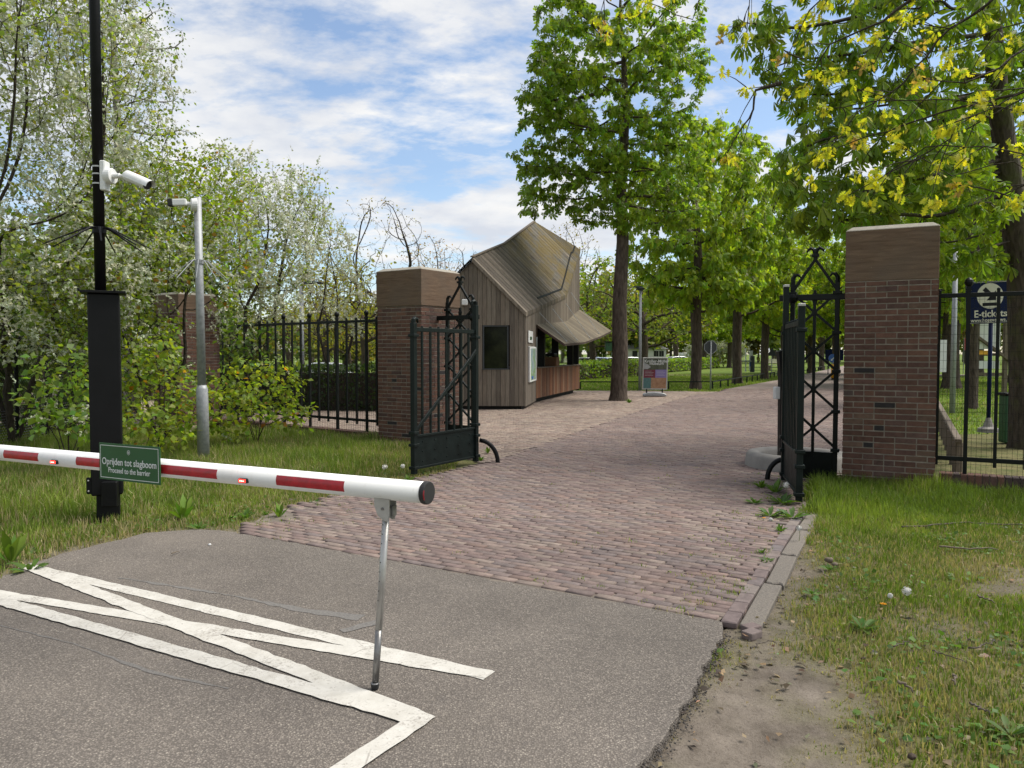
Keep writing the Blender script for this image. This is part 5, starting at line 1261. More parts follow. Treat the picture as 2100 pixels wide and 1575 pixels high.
# yellow bollard with blue disc, blue board beyond
x, d = at(1708, 760, 47).x, 47; t = thing('traffic_bollard', 'yellow traffic bollard with a round blue sign on the road', 'bollard', (x, d, 0))
m = MB(); m.tube([(x, d, .1), (x, d, .95)], .11, 12); m.build('body', M['yellow'], t, smooth=True); m = MB(); m.tube([(x, d, .0), (x, d, .12)], [.09, .07], 10); m.build('socket', M['black'], t)
zc = zat(735, d); m = MB(); m.tube([(x, d - .02, zc), (x, d + .02, zc)], .27, 20); ds = m.build('disc', M['blue'], t); m = MB(); m.bar((x + .1, d - .03, zc + .1), (x - .1, d - .03, zc - .1), .05, .004, (0, -1, 0)); m.prism([(x - .15, d - .028, zc - .15), (x - .02, d - .028, zc - .13), (x - .13, d - .028, zc - .02)], (0, -.004, 0)); m.build('arrow', M['sign_white'], ds)
m = MB(); m.tube([(x, d, .95), (x, d, zc - .2)], .03, 8); m.build('stem', M['galv'], t)
x, d = at(1711, 728, 60).x, 60; t = thing('information_board', 'blue information board on two posts far beyond the yellow bollard', 'board', (x, d, 0))
m = MB(); m.box((x, d, zat(728, d)), (1.4, .04, .85)); m.build('panel', M['sign_blue'], t)
for s_ in (-.45, .45):
    m = MB(); m.tube([(x + s_, d + .05, 0), (x + s_, d + .05, 1.6)], .035, 8); m.build('post', M['sign_blue'], t)
# far sign back, bench, blue frame near the crossing
x, d = at(1583, 722, 62).x, 62; t = thing('triangular_sign', 'small triangular road sign seen from behind, far along the lawn rail', 'road sign', (x, d, 0)); zc = zat(722, d)
m = MB(); m.tube([(x, d, 0), (x, d, zc + .3)], .035, 8); m.build('pole', M['galv'], t); m = MB(); m.prism([(x - .4, d - .05, zc - .3), (x + .4, d - .05, zc - .3), (x, d - .05, zc + .4)], (0, .012, 0)); m.build('plate', M['sign_back'], t)
x, d = at(1533, 733, 66).x, 66; t = thing('service_frame', 'pale blue and white metal frame far across the lawn', 'frame', (x, d, 0))
m = MB(); m.box((x - .15, d, 1.05), (.08, .1, 2.0)); m.box((x + .3, d, 1.0), (.28, .1, 1.7)); m.build('upright', M['white_plastic'], t); m = MB(); m.box((x - .2, d, .95), (1.0, .3, .12)); m.build('shelf', M['galv'], t); m = MB(); m.box((x + .32, d - .06, .75), (.3, .05, .5)); m.build('blue_panel', M['blue'], t)
x, d = at(1543, 738, 66).x, 66; t = thing('dark_post', 'dark thick post beside the pale blue frame', 'post', (x, d, 0)); m = MB(); m.tube([(x, d, 0), (x, d, 1.35), (x, d, 1.42)], [.2, .2, .15], 10); m.build('body', M['sign_back'], t)
x, d = at(1588, 738, 72).x, 72; t = thing('garden_bench', 'pale bench far away on the lawn beyond the trees', 'bench', (x, d, 0))
m = MB(); m.box((x, d, .9), (1.3, .06, .4)); m.build('backrest', M['cream'], t); m = MB(); m.box((x, d - .25, .5), (1.3, .45, .07)); m.build('seat', M['cream'], t)
for s_ in (-.5, .5):
    m = MB(); m.box((x + s_, d - .2, .23), (.08, .4, .5)); m.build('leg', M['timber'], t)
# ------------------------------------------------------------------ parked cars beyond the hedges
def car(label, x, y, rz, col, s=0.92):
    t = thing('parked_car', label, 'car', (x, y, -.05), 'cars parked beyond the hedges'); rm = Matrix.Rotation(rz, 3, 'Z'); o = Vector((x, y, -.05))
    def W(p): return o + rm @ (Vector(p) * s)
    mt = simple('car_paint_' + label.split()[0], col, .3, 0.1, var=.03, coat=.6)
    prof = [(-2.1, .3), (-2.15, .65), (-1.95, .9), (-1.0, .98), (1.1, .98), (1.95, .82), (2.12, .6), (2.1, .3)]
    m = MB(); m.prism([W((a, -.85, b_)) for a, b_ in prof], W((0, .85, 0)) - W((0, -.85, 0))); m.build('body', mt, t, bevel=.06, seg=2)
    cab = [(-1.75, .94), (-1.25, 1.4), (-.7, 1.47), (.2, 1.45), (.65, 1.32), (1.2, .95)]
    m = MB(); vs = [W((a, -.78 + (b_ - .9) * .22, b_)) for a, b_ in cab] + [W((a, .78 - (b_ - .9) * .22, b_)) for a, b_ in cab]; n = 6
    m.add(vs, [tuple(range(n)), tuple(range(2 * n - 1, n - 1, -1))] + [(i, i + n, (i + 1) % n + n, (i + 1) % n) for i in range(n)]); m.build('roof', mt, t, bevel=.04)
    for sg in (-1, 1):
        m = MB(); q = [(-1.45, 1.0), (-1.12, 1.34), (-.65, 1.39), (.15, 1.37), (.55, 1.27), (.95, 1.0)]; P = [W((a, sg * (.795 - (b_ - .9) * .22), b_)) for a, b_ in q]; m.add(P, [tuple(range(6))]); m.build('side_window', M['rubber'], t)
    m = MB(); m.add([W((.72, -.6, 1.29)), W((.72, .6, 1.29)), W((1.17, .68, 1.0)), W((1.17, -.68, 1.0))], [(0, 1, 2, 3)]); m.build('windscreen', M['rubber'], t)
    m = MB(); m.add([W((-1.32, -.6, 1.36)), W((-1.32, .6, 1.36)), W((-1.73, .68, 1.0)), W((-1.73, -.68, 1.0))], [(0, 1, 2, 3)]); m.build('rear_window', M['rubber'], t)
    for a in (-1.3, 1.3):
        for sg in (-1, 1):
            m = MB(); m.tube([W((a, sg * .68, .31)), W((a, sg * .88, .31))], .31 * s, 14); wl = m.build('wheel', M['rubber'], t); m = MB(); m.tube([W((a, sg * .87, .31)), W((a, sg * .89, .31))], .18 * s, 12); m.build('rim', M['alu'], wl)
    for sg in (-1, 1):
        m = MB(); m.box(W((2.1, sg * .6, .66)), (.06, .3, .13), rz=rz); m.build('headlight', M['white_paint'], t)
for i, (px, d, rz, col, lb_) in enumerate(((1205, 61, .25, (.55, .57, .6), 'silver car behind the hedge just right of the kiosk'), (1232, 63, .3, (.12, .18, .3), 'blue-grey car behind the hedge left of the big chestnut trunk'), (1262, 64, .2, (.6, .62, .64), 'white car behind the hedge hidden by the big chestnut trunk'), (1297, 66, .3, (.5, .52, .54), 'grey car behind the hedge left of the slim street lamp'), (1395, 84, .25, (.62, .63, .63), 'white car at the far end of the hedge right of the poster'))):
    car(lb_, at(px, 740, d).x, d, rz, col)
car('light silver car beyond the dark hedge behind the left railing', at(658, 740, 42).x, 42, 2.9, (.66, .68, .7), .8)
# white house and trailer
d = 125; t = thing('white_house', 'low white house with grey hipped roof far behind the hedge', 'house', (at(1335, 730, d).x, d, 0)); x0, x1 = at(1262, 730, d).x, at(1366, 730, d).x; zw = zat(722, d) + .5
m = MB(); m.box(((x0 + x1) / 2, d + 3, zw / 2), (x1 - x0, 6, zw)); m.build('wall', M['white_plastic'], t)
m = MB(); zr = zat(709, d) + .4; a, b_ = x0 - .4, x1 + .4; m.add([(a, d - .4, zw), (b_, d - .4, zw), (b_, d + 6.4, zw), (a, d + 6.4, zw), (a + 3, d + 3, zr), (b_ - 1.5, d + 3, zr)], [(0, 1, 5, 4), (1, 2, 5), (2, 3, 4, 5), (3, 0, 4), (3, 2, 1, 0)]); m.build('roof', M['galv'], t)
for k, px in enumerate((1302, 1343, 1348, 1354, 1359)):
    m = MB(); x = at(px, 730, d).x; m.box((x, d - .03, zw - .75), (.35 if k else .8, .06, .9)); m.build('window', M['rubber'], t)
d = 100; x = at(1408, 733, d).x; t = thing('white_trailer', 'white box trailer parked far behind the hedge', 'trailer', (x, d, 0))
m = MB(); m.box((x, d, 1.1), (1.5, 2.6, 1.2)); m.build('body', M['white_paint'], t, bevel=.05)
for sg in (-1, 1):
    m = MB(); m.tube([(x + sg * .7, d, .3), (x + sg * .85, d, .3)], .3, 12); m.build('wheel', M['rubber'], t)
# ------------------------------------------------------------------ trees: branches grown towards a cloud of points
def colonize(A, nodes, step, infl, kill, maxit, rs, grav=0.0):
    """nodes: list of (pos, parent); returns arrays"""
    pos = [np.array(p, float) for p, _ in nodes]; par = [q for _, q in nodes]
    A = np.array(A, float); nd = np.full(len(A), 1e9); ni = np.zeros(len(A), int)
    def upd(k0):
        nonlocal nd, ni
        P = np.array(pos[k0:])
        if not len(P): return
        for c in range(0, len(P), 256):
            D = np.linalg.norm(A[:, None] - P[None, c:c + 256], axis=2); j = D.argmin(1); d = D[np.arange(len(A)), j]; b = d < nd
            nd[b] = d[b]; ni[b] = k0 + c + j[b]
    upd(0); cnt = {}
    for it in range(maxit):
        if not len(A): break
        act = nd < infl
        if not act.any():
            act = nd <= nd.min() + step
        idx = ni[act]; Pn = np.array(pos)
        dv = nrm(A[act] - Pn[idx]); u, inv = np.unique(idx, return_inverse=True)
        s = np.zeros((len(u), 3)); np.add.at(s, inv, dv)
        s = nrm(s + rs.normal(0, .3, s.shape)) ; s[:, 2] -= grav; s = nrm(s)
        k0 = len(pos)
        for a, d in zip(u, s):
            if cnt.get(a, 0) > 4: continue
            cnt[a] = cnt.get(a, 0) + 1
            pos.append(Pn[a] + d * step); par.append(int(a))
        if len(pos) == k0: break
        upd(k0); keep = nd > kill; A = A[keep]; nd = nd[keep]; ni = ni[keep]
    return np.array(pos), np.array(par)
def limbs(pos, par, r0, rtip, pw=2.3, taper=None, minr=0.0, sides=(9, 6, 4, 3), wob=0.0, rs=RS, base_flare=1.0):
    n = len(pos); tips = np.zeros(n); ch = [[] for _ in range(n)]
    for i in range(1, n):
        if par[i] >= 0: ch[par[i]].append(i)
    for i in range(n - 1, -1, -1):
        if not ch[i]: tips[i] = 1
        else: tips[i] = sum(tips[c] for c in ch[i])
    r = rtip * tips ** (1 / pw); r = r * 1.0
    k = (r0 - rtip) / max(r[0] - rtip, 1e-6); r = rtip + (r - rtip) * k
    if taper: r = np.minimum(r, np.maximum(r0 * np.clip(1 - (pos[:, 2] - pos[0, 2]) / taper, .02, 1) ** .75, rtip * 2))
    mb = MB()
    stack = [(0, None)]
    while stack:
        i, frm = stack.pop(); chain = ([frm] if frm is not None else []) + [i]
        while ch[i]:
            cs = sorted(ch[i], key=lambda c: -tips[c])
            for c in cs[1:]: stack.append((c, i))
            i = cs[0]; chain.append(i)
        rr = [r[c] for c in chain]
        if frm is not None: rr[0] = min(r[frm] * .9, rr[1] * 1.15)
        if max(rr) < minr: continue
        if len(chain) < 2: continue
        m = rr[min(1, len(rr) - 1)]; sd_ = sides[0] if m > .12 else sides[1] if m > .05 else sides[2] if m > .02 else sides[3]
        rr[-1] *= .5
        if frm is None and base_flare > 1: rr[0] *= base_flare
        mb.tube([pos[c] for c in chain], rr, sd_, caps=False)
    return mb, tips, r
def ell(n, c, rad, rs, shell=0.0, zmin=None):
    P = nrm(rs.normal(size=(n, 3))) * (rs.rand(n, 1) ** (1 / 3) * (1 - shell) + shell) * np.array(rad) + np.array(c)
    if zmin is not None: P = P[P[:, 2] > zmin]
    return P
def clump(P, sc, thr, seed):
    """thin a cloud of points so that it has gaps"""
    n = fbm(P[:, :2] + P[:, 2:3] * .7, sc, seed) * .5 + fbm(P[:, 1:] + P[:, :1] * .6, sc, seed + 4) * .5
    return P[n > thr]
# leaf shapes: +Y is the leaf's length, +Z its upper side
def tri_leaf(w, fold=.12, droop=.1):
    v = np.array([(0, 0, 0), (-w, .42, fold * w), (0, .45, -.0), (w, .42, fold * w), (0, 1, -droop)], float)
    return v, np.array([(0, 2, 1), (0, 3, 2), (1, 2, 4), (2, 3, 4)])
def palmate(nl, spread, droop, det):
    V = []; Fs = []; o = 0
    for k in range(nl):
        a = (k / (nl - 1) - .5) * spread; L = 1 - .35 * abs(k / (nl - 1) - .5) * 2
        if det:
            v = np.array([(0, 0, 0), (-.07, .4, .01), (0, .4, -.025), (.07, .4, .01), (-.135, .72, -.02), (0, .74, -.06), (.135, .72, -.02), (0, 1, -.14)]) * np.array((1.0, 1, 1))
            f = [(0, 2, 1), (0, 3, 2), (1, 2, 5), (1, 5, 4), (2, 3, 6), (2, 6, 5), (4, 5, 7), (5, 6, 7)]
        else:
            v = np.array([(0, 0, 0), (-.2, .6, -.02), (.2, .6, -.02), (-.13, .88, -.07), (.13, .88, -.07), (0, 1, -.12)]); f = [(0, 2, 1), (1, 2, 4), (1, 4, 3), (3, 4, 5)]
        v = v * L; y, z = v[:, 1].copy(), v[:, 2].copy(); cd, sd_ = math.cos(droop), math.sin(droop)
        v[:, 1] = y * cd + z * sd_; v[:, 2] = -y * sd_ + z * cd
        c, s = math.cos(a), math.sin(a); x, y = v[:, 0].copy(), v[:, 1].copy(); v[:, 0] = x * c + y * s; v[:, 1] = -x * s + y * c
        V.append(v); Fs += [(p + o, q + o, r_ + o) for p, q, r_ in f]; o += len(v)
    return np.concatenate(V), np.array(Fs)
def raceme(nb=15, rad=.1, seed=3):
    rs = np.random.RandomState(seed); V = []; Fs = []
    for k in range(nb):
        y = .08 + .92 * k / nb; r = rad * (1 - .55 * y); q = k * 2.4; c = np.array((r * math.cos(q), y, r * math.sin(q))); e = .13 * (1.1 - .5 * y)
        d = rs.normal(0, 1, (3, 3)); d = nrm(d) * e * 1.25
        V += [c + d[0], c + d[1], c + d[2]]; Fs.append((3 * k, 3 * k + 1, 3 * k + 2))
    return np.array(V), np.array(Fs)
def panicle():
    return raceme(22, .2, 5)
def put_leaves(tpl, P, D, size, cols, rs, flat=.55, hang=0.0):
    """leaves at P growing along D, faces mostly upward"""
    n = len(P); D = nrm(D + rs.normal(0, .35, D.shape)); D[:, 2] -= hang; D = nrm(D)
    U = nrm(np.array((0, 0, 1.0)) + rs.normal(0, flat, (n, 3)))
    return scatter(tpl[0], tpl[1], P, frames(D, U), size, cols)
def twig_points(pos, par, tips, maxtips, per, rs, spread):
    n = len(pos); ok = np.where((tips <= maxtips) & (np.arange(n) > 0))[0]; I = np.repeat(ok, per); d = nrm(pos[I] - pos[par[I]])
    t = rs.rand(len(I), 1); P = pos[par[I]] + (pos[I] - pos[par[I]]) * t
    D = nrm(d * .5 + nrm(rs.normal(size=P.shape)) * np.array((1, 1, .6)))
    return P + D * spread * rs.rand(len(I), 1), D
def vary(base, n, rs, amt=.18, hue=.12):
    c = np.array(base)[None] * (1 + rs.normal(0, amt, (n, 1))); c = c * (1 + rs.normal(0, hue, (n, 3)) * np.array((1, .5, .6))); return np.clip(c, .004, .9)
def tree(name, label, cat, base, trunk, cloud, step, infl, kill, r0, rtip, leaf, rs, group=None, barkm='bark', maxtips=3, per=4, lsize=.25, lcol=(.07, .15, .02), lmat='leaf', spread=.1, hang=.3, flat=.55, minr=0.0, flare=1.5, extra=None, maxit=140, grav=0.0, colfn=None, leafname='crown', pw=2.3, taper=None):
    nodes = []; k = 0
    for i in range(len(trunk) - 1):
        a, b_ = np.array(trunk[i]), np.array(trunk[i + 1]); m = max(1, int(np.linalg.norm(b_ - a) / step))
        for j in range(m): nodes.append((a + (b_ - a) * j / m, k - 1)); k += 1
    nodes.append((np.array(trunk[-1]), k - 1))
    pos, par = colonize(cloud, nodes, step, infl, kill, maxit, rs, grav)
    t = thing(name, label, cat, tuple(base), group)
    mb, tips, r = limbs(pos, par, r0, rtip, minr=minr, base_flare=flare, pw=pw, taper=taper); mb.build('trunk', M[barkm], t, smooth=True, recalc=False)
    if leaf is not None and per:
        P, D = twig_points(pos, par, tips, maxtips, per, rs, spread)
        c = vary(lcol, len(P), rs) if colfn is None else colfn(P, rs)
        V, Fc, C = put_leaves(leaf, P, D, lsize * rs.uniform(.65, 1.2, len(P)), c, rs, flat, hang)
        np_obj(leafname, V, Fc, M[lmat], t, C)
    if extra: extra(t, pos, par, tips, rs)
    return t
CH_NEAR = palmate(6, R(250), R(56), True); CH_FAR = palmate(5, R(240), R(46), False); SMALL = tri_leaf(.3); ROUND = tri_leaf(.38, .1, .15); RAC = raceme(); PAN = panicle()
def chestnut_col(P, rs):
    n = len(P); c = vary((.17, .255, .032), n, rs, .18, .1); k = fbm(P[:, :2] + P[:, 2:] * .5, .8, 3)[:, None]; return c * (.8 + .4 * k) + np.array((.03, .03, 0)) * (k > .6)
def candles(n, size=.28):
    def f(t, pos, par, tips, rs):
        ok = np.where(tips <= 1)[0]; I = rs.choice(ok, min(n, len(ok)), replace=False); D = np.tile((0, 0, 1.0), (len(I), 1)) + rs.normal(0, .15, (len(I), 3))
        V, Fc, C = scatter(PAN[0], PAN[1], pos[I], frames(nrm(D), nrm(rs.normal(size=D.shape))), size * rs.uniform(.7, 1.2, len(I)), vary((.42, .4, .26), len(I), rs, .08, .03)); np_obj('blossom', V, Fc, M['blossom'], t, C)
    return f
# -- the big chestnut beside the kiosk
rs = np.random.RandomState(21); bx, by = at(1268, 820, 26.2).x, 26.2
def px3(px, py, d): v = at(px, py, d); return (v.x, v.y, v.z)
cl = np.concatenate([ell(1500, px3(1265, 130, 26.2), (3.1, 3.0, 4.2), rs), ell(900, px3(1165, 350, 25.8), (2.0, 2.2, 1.7), rs), ell(800, px3(1340, 330, 26.4), (2.0, 2.2, 1.9), rs), ell(260, px3(1400, 140, 26), (1.0, 1.6, 1.6), rs), ell(460, px3(1125, 210, 26), (1.1, 1.6, 1.9), rs), ell(260, px3(1120, 410, 25), (1.0, 1.2, .7), rs), ell(240, px3(1400, 430, 26), (1.1, 1.2, .7), rs), ell(300, px3(1250, 440, 25.4), (1.3, 1.0, .5), rs)])
cl = clump(cl, .6, .46, 5)
tree('chestnut_tree', 'tall flowering chestnut tree on the plaza beside the kiosk canopy', 'tree', (bx, by, 0), [(bx, by, -.1), (bx + .05, by, 1.5), (bx + .02, by, 3.2), (bx + .12, by, 5.4), (bx + .05, by, 7.4), (bx + .2, by, 9.5), (bx + .1, by, 12)], cl, .28, 1.7, .36, .3, .008, CH_FAR, rs, barkm='bark', maxtips=4, per=8, lsize=.215, spread=.28, hang=.35, colfn=chestnut_col, extra=candles(260), flare=1.25, pw=1.95, taper=14.5)
x = at(1247, 711, by).x; z = zat(711, by); t = thing('nesting_box', 'dark green nesting box fixed to the left side of the big chestnut trunk', 'nesting box', (x, by - .1, z))
m = MB(); m.box((x, by - .1, z), (.22, .22, .3)); m.build('box', M['sign_green'], t, bevel=.01); m = MB(); m.box((x, by - .14, z + .165), (.26, .3, .03)); m.build('lid', M['black'], t); m = MB(); m.tube([(x, by - .2, z + .05), (x, by - .215, z + .05)], .02, 8); m.build('hole', M['rubber'], t)
# -- avenue chestnuts: two grown trees, then copies
def avenue(seed, H=11.0):
    rs = np.random.RandomState(seed)
    cl = np.concatenate([ell(520, (0, 0, H * .62), (3.4, 3.4, H * .34), rs), ell(260, (-1.6, .5, H * .42), (2.2, 2.2, 1.6), rs), ell(260, (1.6, -.5, H * .45), (2.2, 2.2, 1.7), rs), ell(220, (.3, -1.8, H * .36), (2, 1.6, 1.1), rs), ell(200, (-1.9, -.6, H * .33), (1.7, 1.6, .9), rs), ell(200, (1.8, .9, H * .33), (1.7, 1.6, .9), rs), ell(160, (0, 2, H * .36), (1.9, 1.4, .9), rs)])
    cl = clump(cl, .5, .42, seed)
    return tree('chestnut_tree', 'x', 'tree', (0, 0, 0), [(0, 0, -.1), (.06, 0, 1.6), (0, .05, 2.9), (.1, 0, 4.6), (0, 0, 6)], cl, .42, 2.2, .52, .25, .014, CH_FAR, rs, 'chestnuts along the avenue', maxtips=4, per=8, lsize=.31, spread=.34, hang=.4, colfn=lambda P, r: chestnut_col(P, r) * np.array((1.2, 1.12, 1.0)), flare=1.3, extra=candles(60, .3))
av = [avenue(31), avenue(32, 12)]
spots = [(1427, 36.0, 1.0, 'chestnut whose trunk stands just left of the octagonal sign'), (1513, 42.5, 1.02, 'avenue chestnut with its trunk behind the lawn rail, right of the octagonal sign'), (1569, 50, 1.0, 'avenue chestnut whose trunk stands left of the small triangular sign'), (1607, 62, 1.0, 'avenue chestnut seen just left of the dark gate opener column'), (1663, 66, 1.0, 'avenue chestnut seen through the left part of the right lattice'), (1686, 78, 1.05, 'avenue chestnut seen through the middle of the right lattice'), (1496, 92, 1.1, 'distant chestnut beyond the lawn in front of the white blossom tree'), (1715, 54, 1.0, 'avenue chestnut behind the blue information board'), (1446, 88, 1.0, 'distant chestnut at the right end of the clipped hedge'), (1640, 95, 1.1, 'farthest chestnut at the end of the avenue')]
for i, (px, d, s_, lb_) in enumerate(spots):
    o = av[i % 2] if i < 2 else copy_tree(av[i % 2]); o.location = (at(px, 700, d).x, d, 0); o.rotation_euler = (0, 0, i * 1.9 + .4); o.scale = (s_, s_, s_ * (1.22 if i < 3 else 1.0)); o['label'] = lb_
# -- right: trees behind the ticket sign, and the near chestnut overhead
rs = np.random.RandomState(41)
o = copy_tree(av[0]); o.location = (at(1951, 790, 37).x, 37, 0); o.scale = (1.55, 1.55, 1.15); o.rotation_euler = (0, 0, 2.2); o['label'] = 'thick-trunked chestnut on the grass behind the tall grey steel post'
o = copy_tree(av[1]); o.location = (at(1992, 835, 23.5).x, 23.5, 0); o.scale = (.62, .62, .85); o.rotation_euler = (0, 0, .7); o['label'] = 'slim chestnut just left of the white notice board'
for px, d, s_, lb_ in ((1880, 48, 1.1, 'chestnut standing mostly hidden behind the right brick pillar'), (1790, 60, 1.1, 'chestnut far behind the right brick pillar'), (2080, 44, 1.15, 'chestnut beyond the notice board near the right picture edge'), (2010, 58, 1.2, 'farthest chestnut behind the ticket sign')):
    o = copy_tree(av[int(d) % 2]); o.location = (at(px, 700, d).x, d, 0); o.scale = (s_,) * 3; o.rotation_euler = (0, 0, d); o['label'] = lb_
bx, by = at(2083, 915, 13.2).x, 13.2
tk = [px3(2096, 922, 13.2), px3(2098, 800, 13.2), px3(2094, 560, 13.1), px3(2078, 420, 13.0), px3(2060, 300, 12.9), px3(2045, 180, 12.8), px3(2034, 40, 12.7), px3(2020, -80, 12.6)]
tk[0] = (tk[0][0], tk[0][1], -.1)
cl = np.concatenate([ell(520, px3(1800, 330, 11.5), (1.6, 1.5, .95), rs), ell(520, px3(1870, 120, 12.3), (1.9, 1.8, 1.2), rs), ell(300, px3(1700, 430, 11.0), (.75, .9, .42), rs), ell(260, px3(1960, 420, 12.6), (.8, 1.3, .8), rs), ell(260, px3(2090, 420, 15), (1.2, 1, .9), rs), ell(260, px3(1690, 150, 12.5), (1.0, 1.0, .9), rs), ell(300, px3(2090, 150, 15), (1.4, 1.2, 1.4), rs), ell(160, px3(1960, 530, 12.5), (.5, .8, .3), rs), ell(300, px3(1900, -150, 13), (3, 2.4, 1.2), rs), ell(90, px3(1625, 330, 11), (.35, .5, .45), rs), ell(80, px3(1560, 60, 12), (.5, .6, .5), rs)])
cl = clump(cl, 1.1, .31, 77)
cl = cl[~((cl[:, 2] < 3.25) & (cl[:, 0] < 6.3) & (cl[:, 1] < 10.6))]
def near_col(P, rs):
    return vary((.145, .22, .025), len(P), rs, .17, .1)
tree('chestnut_tree', 'near chestnut with dark leaning trunk at the right edge, branches over the pillar', 'tree', (bx, by, 0), tk, cl, .19, 1.5, .235, .215, .006, CH_NEAR, rs, barkm='bark_green', maxtips=2, per=3, lsize=.245, spread=.15, hang=.6, flat=.45, colfn=near_col, flare=1.2, pw=1.9)
# -- red oak just outside the right edge: bare twigs with yellow young leaves hang into the picture
def oak_leaf():
    prof = [(0, .015), (.14, .02), (.24, .15), (.31, .06), (.42, .27), (.5, .09), (.62, .31), (.7, .11), (.82, .2), (.88, .06), (1, .0)]
    V = []; Fs = []
    for y, w in prof: V += [(-w, y, .12 * w - .25 * y * y), (0, y, -.25 * y * y), (w, y, .12 * w - .25 * y * y)]
    for i in range(len(prof) - 1):
        a = 3 * i; Fs += [(a, a + 1, a + 4), (a, a + 4, a + 3), (a + 1, a + 2, a + 5), (a + 1, a + 5, a + 4)]
    return np.array(V), np.array(Fs)
OAK = oak_leaf(); rs = np.random.RandomState(51); ob = (8.4, 4.6, 0)
t = thing('oak_tree', 'red oak overhanging from the right with thin twigs and yellow young leaves', 'tree', ob)
mb = MB(); mb.tube([(8.4, 4.6, -.1), (8.4, 4.6, 2), (8.3, 4.8, 4.4), (8.2, 4.9, 7)], [.3, .24, .2, .12], 12, caps=False)
br_px = [[(2500, -60, 5.2), (2250, 100, 5.5), (2100, 228, 5.6), (1960, 205, 5.8), (1840, 205, 6), (1690, 222, 6.2)],
 [(2500, -60, 5.2), (2200, 150, 5.4), (2000, 255, 5.6), (1870, 330, 5.9), (1740, 400, 6.1)],
 [(2480, -250, 5.4), (2150, -80, 6.2), (1900, -20, 6.4), (1730, -40, 6.6), (1660, 20, 6.6), (1620, 110, 6.6), (1590, 175, 6.5), (1535, 182, 6.5)],
 [(2480, -250, 5.4), (2150, -120, 6.5), (1850, -110, 7), (1540, -90, 7), (1535, 10, 7), (1525, 50, 7), (1485, 55, 7)],
 [(1600, 170, 6.5), (1550, 185, 6.5), (1547, 225, 6.5), (1525, 260, 6.5), (1490, 320, 6.5)],
 [(2500, -60, 5.2), (2300, 250, 5.2), (2120, 320, 5.2), (2020, 300, 5.4), (1900, 300, 5.6), (1800, 370, 5.8)],
 [(2480, -250, 5.4), (2200, 20, 5.6), (2050, 60, 5.7), (1900, 110, 5.9), (1800, 70, 6.2)],
 [(2200, 20, 5.6), (2050, 140, 5.4), (1980, 170, 5.4), (1890, 160, 5.5)],
 [(2500, -60, 5.2), (2280, 120, 5.0), (2120, 180, 5.0), (1960, 260, 5.1)],
 [(2150, -80, 6.2), (1800, -30, 6.4), (1640, -60, 6.6), (1510, -50, 6.8), (1440, -20, 7), (1420, 40, 7), (1330, 5, 7.2)],
 [(2300, 250, 5.2), (2150, 360, 5.2), (2060, 395, 5.3), (1970, 380, 5.4)],
 [(2500, -60, 5.2), (2350, 300, 5.6), (2200, 420, 5.8), (2080, 330, 6), (1950, 360, 6.1), (1850, 300, 6.2)],
 [(2480, -250, 5.4), (2200, -60, 6), (2050, -10, 6.2), (1950, 60, 6.3), (1850, 40, 6.4), (1790, 130, 6.5), (1720, 150, 6.5)],
 [(2200, 150, 5.4), (2050, 200, 5.9), (1900, 240, 6.2), (1780, 280, 6.4), (1700, 310, 6.5)],
 [(2150, -80, 6.2), (1950, 60, 6.6), (1830, 190, 6.7), (1760, 230, 6.7), (1690, 320, 6.7)],
 [(1900, -20, 6.4), (1780, 60, 6.5), (1700, 90, 6.6), (1650, 180, 6.7)],
 [(2150, -120, 6.5), (1700, -120, 7.5), (1430, -110, 7.8), (1300, -60, 8), (1240, 0, 8), (1225, 40, 8)]]
LP = []; LD = []
for bi, b_ in enumerate(br_px):
    pts = [np.array(px3(*q)) for q in b_]
    if b_[0][0] >= 2480: pts = [np.array((8.3, 4.8, 4.2 + .3 * bi % 2))] + pts
    fine = []
    for i in range(len(pts) - 1):
        m_ = max(2, int(np.linalg.norm(pts[i + 1] - pts[i]) / .12))
        for j in range(m_): fine.append(pts[i] + (pts[i + 1] - pts[i]) * j / m_ + rs.normal(0, .006, 3))
    fine.append(pts[-1]); fine = np.array(fine)
    mb.tube(fine, np.interp(np.linspace(0, 1, len(fine)), [0, .25, 1], [.02, .011, .0035]), 5, caps=False)
    for i in range(len(fine) // 4, len(fine)):
        if rs.rand() < (.3 if bi in (3, 4, 9) else .62):
            d0 = fine[min(i + 1, len(fine) - 1)] - fine[i - 1]; d0 = d0 / np.linalg.norm(d0); d1_ = d0 * .5 + nrm(rs.normal(size=3)) * .7 - np.array((0, 0, .25)); L = rs.uniform(.1, .42); p1 = fine[i] + d1_ * L * .5 + rs.normal(0, .01, 3); p2 = fine[i] + d1_ * L - np.array((0, 0, .03))
            mb.tube([fine[i], p1, p2], [.005, .0035, .002], 4, caps=False)
            lo = .3 if bi in (3, 4, 9) else .6
            if rs.rand() < lo * 1.25: LP.append(p2); LD.append(d1_)
            if rs.rand() < .5 * lo: LP.append(p1); LD.append(d1_)
    for q in range(2): LP.append(fine[-1]); LD.append(fine[-1] - fine[-3])
mb.build('trunk', M['twig'], t, smooth=True, recalc=False)
LP = np.array(LP); LD = nrm(np.array(LD)); n = 12; P = np.repeat(LP, n, 0); D = np.repeat(LD, n, 0) * .35 + nrm(rs.normal(size=P.shape)) * .8
D[:, 2] -= .55; D = nrm(D); kind = np.repeat(rs.rand(len(LP)), n); c = vary((.42, .44, .04), len(P), rs, .2, .08); c[kind > .9] = vary((.36, .26, .09), (kind > .9).sum(), rs, .12, .06)
V, Fc, C = scatter(OAK[0], OAK[1], P + rs.normal(0, .025, P.shape), frames(D, nrm(rs.normal(size=P.shape) + np.array((0, -.3, .6)))), rs.uniform(.035, .092, len(P)), c)
np_obj('leaves', V, Fc, M['oakleaf'], t, C)
